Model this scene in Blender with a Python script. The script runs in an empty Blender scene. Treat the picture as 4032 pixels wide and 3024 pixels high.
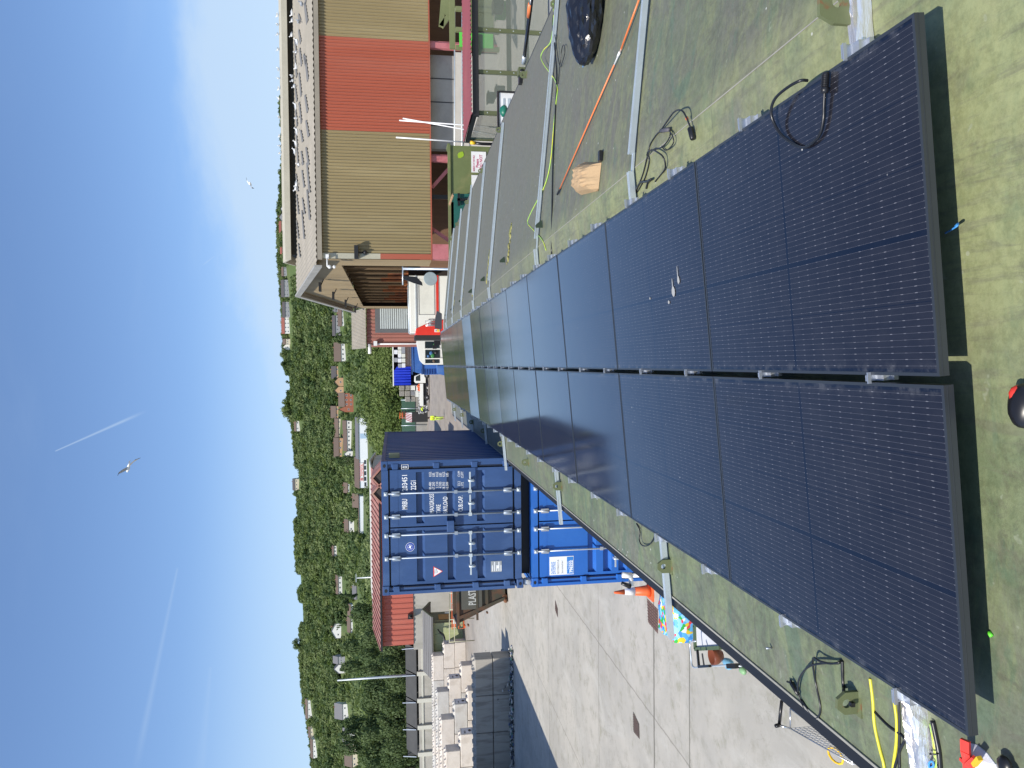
import bpy, bmesh, math, random
import numpy as np
from mathutils import Vector, Matrix
R = math.radians
random.seed(7); rng = np.random.default_rng(7)
scene = bpy.context.scene
# ---------------------------------------------------------------- camera
CAMZ = 5.1
TH, PS, RO, F = 0.15516, 0.02749, 0.01374, 2958.0
_f = Vector((-math.sin(PS)*math.cos(TH), math.cos(PS)*math.cos(TH), -math.sin(TH)))
_r0 = Vector((math.cos(PS), math.sin(PS), 0)); _u0 = _r0.cross(_f)
_r = _r0*math.cos(RO) - _u0*math.sin(RO); _u = _u0*math.cos(RO) + _r0*math.sin(RO)
cam_d = bpy.data.cameras.new('camera'); cam = bpy.data.objects.new('camera', cam_d)
scene.collection.objects.link(cam)
X_, Y_, Z_ = -_u, _r, -_f           # the phone was held upright: the picture is turned by 90 degrees
cam.matrix_world = Matrix(((X_.x, Y_.x, Z_.x, 0), (X_.y, Y_.y, Z_.y, 0), (X_.z, Y_.z, Z_.z, CAMZ), (0, 0, 0, 1)))
cam_d.sensor_width = 36; cam_d.sensor_fit = 'HORIZONTAL'; cam_d.lens = 36*F/4032
cam_d.clip_start = 0.05; cam_d.clip_end = 6000
scene.camera = cam
def at(x, y, Y):
    d = _f*F + _r*(1512-y) - _u*(x-2016)
    t = Y/d.y; return Vector((d.x*t, Y, CAMZ+d.z*t))
def gp(x, y, z=0.0):
    d = _f*F + _r*(1512-y) - _u*(x-2016)
    t = (z-CAMZ)/d.z; return Vector((d.x*t, d.y*t, z))
def pl(x, y, z0, b, x0=0.0):
    d = _f*F + _r*(1512-y) - _u*(x-2016)
    t = (z0-b*x0-CAMZ)/(d.z-b*d.x); return Vector((d.x*t, d.y*t, CAMZ+d.z*t))
# ---------------------------------------------------------------- world and sun
L_DIR = Vector((0.47, 0.60, -1.0)).normalized()          # direction the sunlight travels
SUN_EL = math.asin(-L_DIR.z); SUN_AZ = math.atan2(-L_DIR.x, -L_DIR.y)
w = bpy.data.worlds.new('World'); scene.world = w; w.use_nodes = True
class NT:
    def __init__(s, tree): s.t = tree; s.n = tree.nodes; s.l = tree.links
    def new(s, typ, **k):
        n = s.n.new(typ)
        for a, b in k.items(): setattr(n, a, b)
        return n
    def put(s, sock, v):
        if isinstance(v, bpy.types.NodeSocket): s.l.new(v, sock)
        elif v is not None: sock.default_value = v
    def m(s, op, a, b=None, c=None, clamp=False):
        n = s.new('ShaderNodeMath', operation=op); n.use_clamp = clamp
        s.put(n.inputs[0], a)
        if b is not None: s.put(n.inputs[1], b)
        if c is not None: s.put(n.inputs[2], c)
        return n.outputs[0]
    def ramp(s, v, lo, hi, a=0.0, b=1.0):
        n = s.new('ShaderNodeMapRange'); n.interpolation_type = 'SMOOTHSTEP'
        s.put(n.inputs['Value'], v)
        for k, x in zip(('From Min', 'From Max', 'To Min', 'To Max'), (lo, hi, a, b)): n.inputs[k].default_value = x
        return n.outputs['Result']
    def mix(s, fac, a, b, typ='MIX'):
        n = s.new('ShaderNodeMix', data_type='RGBA', blend_type=typ)
        s.put(n.inputs[0], fac)
        for i, v in ((6, a), (7, b)):
            if isinstance(v, tuple) and len(v) == 3: v = (*v, 1)
            s.put(n.inputs[i], v)
        return n.outputs[2]
    def noise(s, vec, scale, detail=4.0, rough=0.55, dist=0.0):
        n = s.new('ShaderNodeTexNoise'); n.inputs['Scale'].default_value = scale
        n.inputs['Detail'].default_value = detail; n.inputs['Roughness'].default_value = rough
        n.inputs['Distortion'].default_value = dist
        if vec is not None: s.l.new(vec, n.inputs['Vector'])
        return n.outputs['Fac']
    def vmath(s, op, a, b=None):
        n = s.new('ShaderNodeVectorMath', operation=op); s.put(n.inputs[0], a)
        if b is not None: s.put(n.inputs[1], b)
        return n.outputs['Value'] if op in ('DOT_PRODUCT', 'LENGTH') else n.outputs['Vector']
    def scale(s, vec, v3, rot=(0, 0, 0)):
        n = s.new('ShaderNodeMapping'); n.inputs['Scale'].default_value = v3; n.inputs['Rotation'].default_value = rot
        s.l.new(vec, n.inputs['Vector']); return n.outputs['Vector']
N = NT(w.node_tree)
for n in list(N.n): N.n.remove(n)
sky = N.new('ShaderNodeTexSky'); sky.sky_type = 'NISHITA'; sky.sun_disc = False
sky.sun_elevation = SUN_EL; sky.sun_rotation = SUN_AZ; sky.altitude = 50
sky.air_density = 1.0; sky.dust_density = 0.6; sky.ozone_density = 2.5
tc = N.new('ShaderNodeTexCoord'); G = tc.outputs['Generated']
sep = N.new('ShaderNodeSeparateXYZ'); N.l.new(G, sep.inputs[0])
gx, gy, gz = sep.outputs
# cloud deck seen flat: x/z, y/z
zc = N.m('MAXIMUM', N.m('ADD', gz, 0.06), 0.03)
comb = N.new('ShaderNodeCombineXYZ'); N.put(comb.inputs[0], N.m('DIVIDE', gx, zc)); N.put(comb.inputs[1], N.m('DIVIDE', gy, zc))
cv = comb.outputs[0]
wisp = N.ramp(N.noise(N.scale(cv, (0.55, 1.0, 1), (0, 0, 0.5)), 0.75, 8, 0.6, 0.35), 0.46, 0.86)
wisp = N.m('MULTIPLY', wisp, 0.24)
# bank of cirrostratus low in front, thicker to the right
az = N.m('ARCTAN2', gx, gy)
el = N.m('ARCSINE', gz)
edge = N.noise(N.scale(G, (3.0, 3.0, 9.0)), 1.6, 6, 0.6, 0.2)
top = N.m('ADD', N.ramp(az, -0.16, 0.36, 0.165, 0.245), N.m('MULTIPLY', N.m('SUBTRACT', edge, 0.5), 0.10))
bank = N.ramp(N.m('SUBTRACT', top, el), -0.012, 0.05)
bank = N.m('MULTIPLY', bank, N.ramp(az, -0.5, 0.20, 0.42, 0.80))
low = N.ramp(el, 0.10, 0.26, 0.50, 0.0)
cl = N.m('MAXIMUM', N.m('MAXIMUM', wisp, bank), low)
def trail(p0, p1, wd, st, fade):
    a = (_f*F + _r*(1512-p0[1]) - _u*(p0[0]-2016)).normalized(); b = (_f*F + _r*(1512-p1[1]) - _u*(p1[0]-2016)).normalized()
    nrm = a.cross(b).normalized(); t = (b-a); L = t.length; t.normalize()
    d = N.m('ABSOLUTE', N.vmath('DOT_PRODUCT', G, tuple(nrm)))
    s = N.m('DIVIDE', N.m('SUBTRACT', N.vmath('DOT_PRODUCT', G, tuple(t)), a.dot(t)), L)
    wdt = N.m('MULTIPLY', N.m('ADD', N.m('MULTIPLY', s, 0.8), 0.35), wd)
    k = N.m('SUBTRACT', 1.0, N.m('DIVIDE', d, wdt), clamp=True)
    k = N.m('MULTIPLY', k, N.ramp(s, 0.0, 0.02)); k = N.m('MULTIPLY', k, N.ramp(s, 1.0-fade, 1.0, 1.0, 0.0))
    return N.m('MULTIPLY', k, st)
for tr in (((214, 1778), (590, 1612), 0.0026, 0.45, 0.35), ((700, 2230), (520, 3100), 0.005, 0.16, 0.3), ((845, 1008), (788, 1052), 0.0012, 0.35, 0.5), ((830, 2620), (790, 3100), 0.014, 0.16, 0.2)):
    cl = N.m('MAXIMUM', cl, trail(*tr))
skyc = N.mix(1.0, sky.outputs[0], (1.02, 1.12, 1.26), 'MULTIPLY')
col = N.mix(cl, skyc, (4.3, 5.5, 6.9))
bg = N.new('ShaderNodeBackground'); N.l.new(col, bg.inputs[0]); bg.inputs[1].default_value = 0.125
wo = N.new('ShaderNodeOutputWorld'); N.l.new(bg.outputs[0], wo.inputs[0])
sd = bpy.data.lights.new('sun', 'SUN'); sd.energy = 4.9; sd.angle = R(0.53); sd.color = (1.0, 0.94, 0.84)
so = bpy.data.objects.new('sun', sd); scene.collection.objects.link(so)
so.rotation_euler = (-L_DIR).to_track_quat('Z', 'Y').to_euler()
so.location = (-20, -20, 60)
scene.view_settings.view_transform = 'Standard'; scene.view_settings.look = 'None'
scene.view_settings.exposure = 0.14; scene.view_settings.gamma = 1
scene.render.resolution_x = 1024; scene.render.resolution_y = 768
scene.render.engine = 'CYCLES'
# ---------------------------------------------------------------- materials
MATS = {}
def mat(name, col, rough=0.7, metal=0.0, var=0.12, scale=1.5, col2=None, f2=0.0, s2=0.6, bump=0.0, bscale=30.0, stretch=(1, 1, 1), spec=0.5, alpha=1.0, trans=0.0, objvar=0.0, coord='Object', emis=None, edge2=(0.45, 0.65)):
    if name in MATS: return MATS[name]
    m = bpy.data.materials.new(name); m.use_nodes = True; K = NT(m.node_tree)
    b = K.n['Principled BSDF']
    tcn = K.new('ShaderNodeTexCoord'); O = tcn.outputs[coord]
    v = K.scale(O, stretch)
    n1 = K.noise(v, scale, 6, 0.6)
    n3 = K.noise(v, scale*9.3, 3, 0.6)
    k = K.m('ADD', K.m('MULTIPLY', K.m('SUBTRACT', n1, 0.5), var*3.2), K.m('MULTIPLY', K.m('SUBTRACT', n3, 0.5), var*1.6))
    if objvar:
        oi = K.new('ShaderNodeObjectInfo'); k = K.m('ADD', k, K.m('MULTIPLY', K.m('SUBTRACT', oi.outputs['Random'], 0.5), objvar))
    k = K.m('ADD', k, 1.0)
    base = (*col, 1)
    if col2 is not None:
        n2 = K.ramp(K.noise(K.scale(v, (1, 1, 1), (0.3, 0.2, 0.9)), s2, 7, 0.62, 0.4), edge2[0], edge2[1])
        base = K.mix(K.m('MULTIPLY', n2, f2), base, (*col2, 1))
    hs = K.new('ShaderNodeVectorMath', operation='SCALE')
    K.put(hs.inputs[0], base if isinstance(base, bpy.types.NodeSocket) else tuple(col)); K.l.new(k, hs.inputs['Scale'])
    K.l.new(hs.outputs[0], b.inputs['Base Color'])
    b.inputs['Roughness'].default_value = rough; b.inputs['Metallic'].default_value = metal
    b.inputs['Specular IOR Level'].default_value = spec
    if rough > 0.15:
        rr = K.m('ADD', K.m('MULTIPLY', K.m('SUBTRACT', n1, 0.5), 0.35), rough, clamp=True); K.l.new(rr, b.inputs['Roughness'])
    if alpha < 1: b.inputs['Alpha'].default_value = alpha
    if trans: b.inputs['Transmission Weight'].default_value = trans
    if bump:
        bn = K.new('ShaderNodeBump'); bn.inputs['Strength'].default_value = bump; bn.inputs['Distance'].default_value = 0.02
        K.l.new(K.noise(v, bscale, 4, 0.65), bn.inputs['Height']); K.l.new(bn.outputs[0], b.inputs['Normal'])
    if emis: b.inputs['Emission Color'].default_value = (*emis, 1); b.inputs['Emission Strength'].default_value = 0
    MATS[name] = m; return m
# ---------------------------------------------------------------- building helpers
COL = scene.collection
def tag(o, label=None, cat=None, group=None, kind=None):
    if label: o['label'] = label
    if cat: o['category'] = cat
    if group: o['group'] = group
    if kind: o['kind'] = kind
    return o
def thing(name, label, cat, loc=(0, 0, 0), rotz=0.0, group=None, rot=None):
    o = bpy.data.objects.new(name, None); o.empty_display_size = 0.2; COL.objects.link(o)
    o.location = loc; o.rotation_euler = rot if rot else (0, 0, rotz)
    return tag(o, label, cat, group)
class MB:
    """collects shapes in one bmesh"""
    def __init__(s): s.v = []; s.f = []; s.sm = []
    def add(s, vs, fs, smooth=False):
        o = len(s.v); s.v += [tuple(p) for p in vs]; s.f += [tuple(i+o for i in f) for f in fs]; s.sm += [smooth]*len(fs); return s
    def box(s, c, d, rz=0.0, rot=None):
        x, y, z = d[0]/2, d[1]/2, d[2]/2
        P = [Vector((a*x, b*y, e*z)) for a in (-1, 1) for b in (-1, 1) for e in (-1, 1)]
        M = rot if rot is not None else Matrix.Rotation(rz, 3, 'Z')
        P = [M @ p + Vector(c) for p in P]
        return s.add(P, [(0, 1, 3, 2), (4, 6, 7, 5), (0, 4, 5, 1), (2, 3, 7, 6), (0, 2, 6, 4), (1, 5, 7, 3)])
    def bb(s, a, b):
        return s.box([(p+q)/2 for p, q in zip(a, b)], [abs(q-p) for p, q in zip(a, b)])
    def bar(s, a, b, w, h=None, up=(0, 0, 1)):
        a, b = Vector(a), Vector(b); h = h or w; d = b-a; L = d.length; d.normalize(); u = Vector(up)
        if abs(d.dot(u)) > 0.98: u = Vector((0, 1, 0))
        x = d.cross(u).normalized(); u = x.cross(d)
        M = Matrix((x, d, u)).transposed()
        return s.box((a+b)/2, (w, L, h), rot=M)
    def tube(s, pts, r, n=8, cap=True, closed=False):
        P = [Vector(p) for p in pts]; m = len(P); rr = r if isinstance(r, (list, tuple)) else [r]*m
        vs = []; fs = []; pu = None
        for i, p in enumerate(P):
            d = (P[(i+1) % m]-P[i-1]) if closed else (P[min(i+1, m-1)]-P[max(i-1, 0)])
            d.normalize()
            if pu is None: pu = Vector((0, 0, 1)) if abs(d.z) < 0.9 else Vector((1, 0, 0))
            x = d.cross(pu).normalized(); pu = x.cross(d).normalized()
            for k in range(n):
                a = 2*math.pi*k/n; vs.append(p + (x*math.cos(a)+pu*math.sin(a))*rr[i])
        M_ = m if closed else m-1
        for i in range(M_):
            for k in range(n):
                j = (i+1) % m; fs.append((i*n+k, i*n+(k+1) % n, j*n+(k+1) % n, j*n+k))
        if cap and not closed: fs += [tuple(range(n-1, -1, -1)), tuple((m-1)*n+k for k in range(n))]
        return s.add(vs, fs, True)
    def prism(s, poly, ax, lo, hi):
        """poly: 2-D outline; ax: extrusion axis 0/1/2"""
        def P(p, t): q = list(p); q.insert(ax, t); return q
        n = len(poly); vs = [P(p, lo) for p in poly]+[P(p, hi) for p in poly]
        fs = [tuple(range(n)), tuple(range(2*n-1, n-1, -1))]+[(i, i+n, (i+1) % n+n, (i+1) % n) for i in range(n)]
        return s.add(vs, fs)
    def lathe(s, prof, c=(0, 0, 0), n=20, rot=None):
        vs = []; fs = []; m = len(prof); rot = rot if rot is not None else Matrix.Identity(3)
        for r, z in prof:
            for k in range(n):
                a = 2*math.pi*k/n; vs.append(rot @ Vector((r*math.cos(a), r*math.sin(a), z)) + Vector(c))
        for i in range(m-1):
            for k in range(n): fs.append((i*n+k, i*n+(k+1) % n, (i+1)*n+(k+1) % n, (i+1)*n+k))
        fs += [tuple(range(n-1, -1, -1)), tuple((m-1)*n+k for k in range(n))]
        return s.add(vs, fs, True)
    def ico(s, c, r, sub=2, sc=(1, 1, 1), jit=0.0, rnd=random, smooth=True):
        bm = bmesh.new(); bmesh.ops.create_icosphere(bm, subdivisions=sub, radius=1)
        vs = []
        for v in bm.verts:
            k = 1+rnd.uniform(-jit, jit); vs.append((c[0]+v.co.x*r*sc[0]*k, c[1]+v.co.y*r*sc[1]*k, c[2]+v.co.z*r*sc[2]*k))
        bm.verts.index_update(); fs = [tuple(v.index for v in f.verts) for f in bm.faces]; bm.free()
        return s.add(vs, fs, smooth)
    def corr(s, a, b, h, pitch, depth, nrm, prof='trap', thick=0.0, z1=None):
        """corrugated sheet standing on line a-b, height h (list for sloping top), ribs vertical"""
        a, b = Vector(a), Vector(b); L = (b-a).length; d = (b-a)/L; nv = Vector(nrm)
        n = max(1, round(L/pitch)); pts = []
        for i in range(n):
            for t, q in (((0, 0), (0.28, 0), (0.42, 1), (0.80, 1), (0.94, 0)) if prof == 'trap' else ((0, 0), (0.17, .25), (0.33, .75), (0.5, 1), (0.67, .75), (0.83, .25))):
                pts.append(((i+t)*L/n, q*depth))
        pts.append((L, 0))
        vs = []; fs = []
        for t, q in pts:
            p = a+d*t+nv*q
            hh = h(t/L) if callable(h) else h
            vs += [p, (p.x, p.y, p.z+hh)]
        for i in range(len(pts)-1): fs.append((2*i, 2*i+2, 2*i+3, 2*i+1))
        return s.add(vs, fs)
    def build(s, name, m, parent=None, world=False, bevel=0.0, smooth=None):
        me = bpy.data.meshes.new(name); vs = s.v
        if world and parent is not None:
            inv = Matrix.LocRotScale(parent.location, parent.rotation_euler, None).inverted()
            vs = [tuple(inv @ Vector(v)) for v in vs]
        me.from_pydata([tuple(v) for v in vs], [], s.f)
        bm = bmesh.new(); bm.from_mesh(me)
        if not getattr(s, 'open', False): bmesh.ops.recalc_face_normals(bm, faces=bm.faces)
        if bevel: bmesh.ops.bevel(bm, geom=list(bm.edges), offset=bevel, segments=1, affect='EDGES', clamp_overlap=True)
        bm.to_mesh(me); bm.free()
        if not bevel:
            me.polygons.foreach_set('use_smooth', [bool(x) for x in s.sm] if smooth is None else [smooth]*len(s.sm))
        me.materials.append(m)
        o = bpy.data.objects.new(name, me); COL.objects.link(o)
        if parent is not None: o.parent = parent
        return o
def single(mb, name, m, label, cat, loc, group=None, bevel=0.0, kind=None):
    """thing that is one mesh; mb in world coordinates, origin moved to loc"""
    loc = Vector(loc); mb.v = [tuple(Vector(v)-loc) for v in mb.v]
    o = mb.build(name, m, bevel=bevel); o.location = loc
    return tag(o, label, cat, group, kind)
def copy_tree(o, parent=None):
    c = o.copy(); COL.objects.link(c)
    if parent is not None: c.parent = parent
    for ch in list(o.children): copy_tree(ch, c)
    return c
def relabel(o, label): o['label'] = label; return o
def text(s, size, m, parent, loc, rot, name='lettering', sx=1.0, ext=0.0, align='LEFT', bold=0.0, shear=0.0):
    cu = bpy.data.curves.new('t', 'FONT'); cu.body = s; cu.size = size; cu.extrude = ext; cu.align_x = align; cu.offset = bold; cu.shear = shear
    cu.resolution_u = 2
    o = bpy.data.objects.new('t', cu); COL.objects.link(o)
    dg = bpy.context.evaluated_depsgraph_get(); me = bpy.data.meshes.new_from_object(o.evaluated_get(dg))
    COL.objects.unlink(o); bpy.data.objects.remove(o)
    for v in me.vertices: v.co.x *= sx
    me.materials.clear(); me.materials.append(m)
    t = bpy.data.objects.new(name, me); COL.objects.link(t); t.parent = parent; t.location = loc; t.rotation_euler = rot
    return t
def smooth_pts(P, n=6):
    P = [Vector(p) for p in P]; out = []
    for i in range(len(P)-1):
        p0, p1, p2, p3 = P[max(i-1, 0)], P[i], P[i+1], P[min(i+2, len(P)-1)]
        for k in range(n):
            t = k/n; out.append(0.5*((2*p1)+(-p0+p2)*t+(2*p0-5*p1+4*p2-p3)*t*t+(-p0+3*p1-3*p2+p3)*t**3))
    return out+[P[-1]]
def ordinal(i): return ['first','second','third','fourth','fifth','sixth','seventh','eighth','ninth','tenth','eleventh','twelfth','thirteenth','fourteenth','fifteenth','sixteenth','seventeenth','eighteenth','nineteenth','twentieth','twenty-first','twenty-second','twenty-third','twenty-fourth','twenty-fifth','twenty-sixth','twenty-seventh','twenty-eighth','twenty-ninth','thirtieth','thirty-first','thirty-second','thirty-third','thirty-fourth','thirty-fifth','thirty-sixth','thirty-seventh','thirty-eighth','thirty-ninth','fortieth'][i]
# ================================================================ ground, yard, hill
M_grass = mat('rough_grass', (0.075, 0.115, 0.03), 0.95, var=0.25, scale=0.05, col2=(0.11, 0.13, 0.04), f2=0.8, s2=0.02)
def terr(X, Y):
    pts = ((130, 0), (200, .012), (320, .05), (500, .15), (700, .285), (850, .58), (1050, 1.0), (1250, 1.04), (2500, 1.0))
    if Y <= 130: f = 0.0
    else:
        f = 1.0
        for (a, fa), (b_, fb) in zip(pts, pts[1:]):
            if a <= Y < b_: t = (Y-a)/(b_-a); f = fa+(fb-fa)*t; break
    R_ = 146+0.040*max(-700, min(X, 80))
    wob = 3.0*math.sin(X*0.013+Y*0.006)+2.0*math.sin(X*0.031-Y*0.011+1.3)
    return f*R_+wob*max(0, min(1, (f-0.1)*3))-0.35*(f < 1e-9)
xs = np.unique(np.concatenate([np.linspace(-1600, 1600, 101), np.linspace(-400, 400, 60)])); ys = np.unique(np.concatenate([np.linspace(-600, 130, 10), np.linspace(130, 1300, 70), np.linspace(1300, 3500, 10)]))
vs = [(float(x), float(y), terr(x, y)) for y in ys for x in xs]; nx = len(xs)
fs = [(j*nx+i, j*nx+i+1, (j+1)*nx+i+1, (j+1)*nx+i) for j in range(len(ys)-1) for i in range(nx-1)]
k = MB(); k.add(vs, fs, True); k.open = True; o = k.build('hillside', M_grass); tag(o, kind='structure')
def yard_mat():
    m = bpy.data.materials.new('yard_concrete'); m.use_nodes = True; K = NT(m.node_tree); b = K.n['Principled BSDF']
    O = K.new('ShaderNodeTexCoord').outputs['Object']; sp = K.new('ShaderNodeSeparateXYZ'); K.l.new(O, sp.inputs[0])
    n1 = K.noise(O, 0.35, 8, 0.65, 0.4); n2 = K.noise(K.scale(O, (1, 1, 1)), 2.2, 8, 0.7); n3 = K.noise(O, 24, 5, 0.7)
    c = K.mix(K.ramp(n1, 0.35, 0.65), (0.43, 0.405, 0.355, 1), (0.345, 0.33, 0.295, 1))
    c = K.mix(K.m('MULTIPLY', K.ramp(n2, 0.47, 0.66), 0.6), c, (0.26, 0.25, 0.205, 1))
    n4 = K.noise(K.scale(O, (1, .5, 1), (0, 0, .5)), 0.9, 9, 0.75, 1.0); c = K.mix(K.m('MULTIPLY', K.ramp(n4, 0.50, 0.68), 0.45), c, (0.47, 0.46, 0.42, 1))
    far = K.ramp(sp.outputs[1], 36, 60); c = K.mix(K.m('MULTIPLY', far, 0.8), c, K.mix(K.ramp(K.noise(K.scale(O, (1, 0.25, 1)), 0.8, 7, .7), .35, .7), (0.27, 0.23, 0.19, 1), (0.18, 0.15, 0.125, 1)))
    vor = K.new('ShaderNodeTexVoronoi'); vor.feature = 'DISTANCE_TO_EDGE'; vor.inputs['Scale'].default_value = 0.16; K.l.new(K.vmath('ADD', O, K.scale(O, (0, 0, 0))), vor.inputs['Vector'])
    dv = K.m('ADD', vor.outputs['Distance'], K.m('MULTIPLY', K.m('SUBTRACT', n2, .5), .12))
    nc = K.noise(O, 0.22, 7, .6, .3); crack = K.ramp(K.m('ABSOLUTE', K.m('SUBTRACT', nc, 0.5)), 0.0, 0.0022, 1, 0)
    c = K.mix(K.m('MULTIPLY', crack, 0.28), c, (0.13, 0.125, 0.095, 1))
    def joint(coord, off, wd):
        d = K.m('ABSOLUTE', K.m('SUBTRACT', K.m('ADD', coord, K.m('MULTIPLY', K.m('SUBTRACT', n2, .5), 0.10)), off)); return K.ramp(d, wd*0.5, wd, 1, 0)
    for off, wd in ((14.4, .05), (12.55, .03), (18.6, .02), (25.0, .02)):
        c = K.mix(K.m('MULTIPLY', joint(sp.outputs[1], off, wd), 0.72), c, (0.10, 0.095, 0.075, 1))
    for off, wd in ((-7.2, .025), (-11.5, .02)):
        c = K.mix(K.m('MULTIPLY', joint(sp.outputs[0], off, wd), 0.5), c, (0.13, 0.12, 0.10, 1))
    spk = K.ramp(n3, 0.66, 0.74); c = K.mix(K.m('MULTIPLY', spk, 0.35), c, (0.16, 0.155, 0.13, 1))
    moss = K.m('MULTIPLY', K.ramp(K.noise(O, 1.1, 8, 0.75), 0.58, 0.7), 0.4); c = K.mix(moss, c, (0.24, 0.24, 0.15, 1))
    K.l.new(c, b.inputs['Base Color']); b.inputs['Roughness'].default_value = 0.85
    bn = K.new('ShaderNodeBump'); bn.inputs['Strength'].default_value = 0.25; bn.inputs['Distance'].default_value = 0.01; K.l.new(n3, bn.inputs['Height']); K.l.new(bn.outputs[0], b.inputs['Normal'])
    return m
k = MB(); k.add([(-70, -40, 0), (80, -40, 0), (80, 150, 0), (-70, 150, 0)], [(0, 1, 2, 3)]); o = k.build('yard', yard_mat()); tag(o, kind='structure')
def hit(x, y, Y0_=150):
    d = _f*F + _r*(1512-y) - _u*(x-2016); d = d/d.y; Y = Y0_
    while Y < 1600:
        if CAMZ+d.z*Y < terr(d.x*Y, Y): break
        Y += 4
    return Vector((d.x*Y, Y, terr(d.x*Y, Y)))
def proj(P):
    d = Vector(P)-Vector((0, 0, CAMZ)); z = d.dot(_f); return 2016-F*d.dot(_u)/z, 1512-F*d.dot(_r)/z
# ---------------------------------------------------------------- houses
WC = dict(white=(.72, .70, .66), cream=(.62, .54, .40), grey=(.30, .30, .31), orange=(.50, .30, .17), brick=(.33, .115, .065), pale=(.58, .60, .64))
RC = dict(brown=(.115, .080, .062), grey=(.13, .13, .14), dark=(.065, .06, .062), red=(.22, .07, .05))
M_win = mat('window_glass', (.03, .04, .05), .15); M_wf = mat('window_frame_white', (.75, .75, .74), .5)
HR = []
def house(v0, v1, y0, y1, wall, roof, gable=False, rows=1, ncol=3, kind='house', rf=0.42):
    Pm = hit(v1, (y0+y1)/2, 300); Y = Pm.y; sc = Y/F
    Wd = (y1-y0)*sc; Ht = (v1-v0)*sc; D = max(7.0, min(10, Wd*0.6)); hw = Ht*(1-rf)
    t = thing(kind, 'x', 'house', (Pm.x, Y, Pm.z-1.5)); z0 = 0; hw += 1.5; Ht += 1.5
    k = MB(); a = Wd/2
    if gable: k.prism([(-a, 0), (a, 0), (a, hw), (0, Ht-.15), (-a, hw)], 1, 0, D)
    else: k.prism([(0, 0), (D, 0), (D, hw), (D/2, Ht-.15), (0, hw)], 0, -a, a)
    k.build('wall', mat('render_'+wall, WC[wall], .8, var=.06, objvar=.12), t)
    k = MB(); th = 0.28
    if gable:
        for s in (-1, 1): k.prism([(0, Ht), (s*(a+.4), hw-.25), (s*(a+.4), hw-.25+th), (0, Ht+th)], 1, -.4, D+.4)
    else: k.prism([(-.4, hw-.2), (D/2, Ht), (D+.4, hw-.2), (D+.4, hw-.2+th), (D/2, Ht+th), (-.4, hw-.2+th)], 0, -a-.3, a+.3)
    ro = k.build('roof', mat('roof_tiles_'+roof, RC[roof], .75, var=.12, scale=.8, objvar=.2), t)
    if Wd > 9 and kind != 'showroom':
        k = MB(); k.bb((a*.5-.4, D/2-.4, Ht-.5), (a*.5+.4, D/2+.4, Ht+1.1)); k.build('chimney', mat('brick_chimney', (.28, .12, .08), .8), ro)
    for r in range(rows):
        for c in range(ncol):
            xc = -a+(c+.5)*Wd/ncol; zc = 1.5+(hw-1.5)*((r+.55)/rows); w_ = min(1.5, Wd/ncol*.5); h_ = min(1.3, (hw-1.5)/rows*.5)
            k = MB(); k.bb((xc-w_/2-.12, -.05, zc-h_/2-.12), (xc+w_/2+.12, -.01, zc+h_/2+.12)); f_ = k.build('window', M_wf, t)
            k = MB(); k.bb((xc-w_/2, -.08, zc-h_/2), (xc-0.05, -.055, zc+h_/2)); k.bb((xc+0.05, -.08, zc-h_/2), (xc+w_/2, -.055, zc+h_/2)); k.build('pane', M_win, f_)
    HR.append((v0, v1, y0, y1, Y, t, wall, roof)); return t
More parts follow.
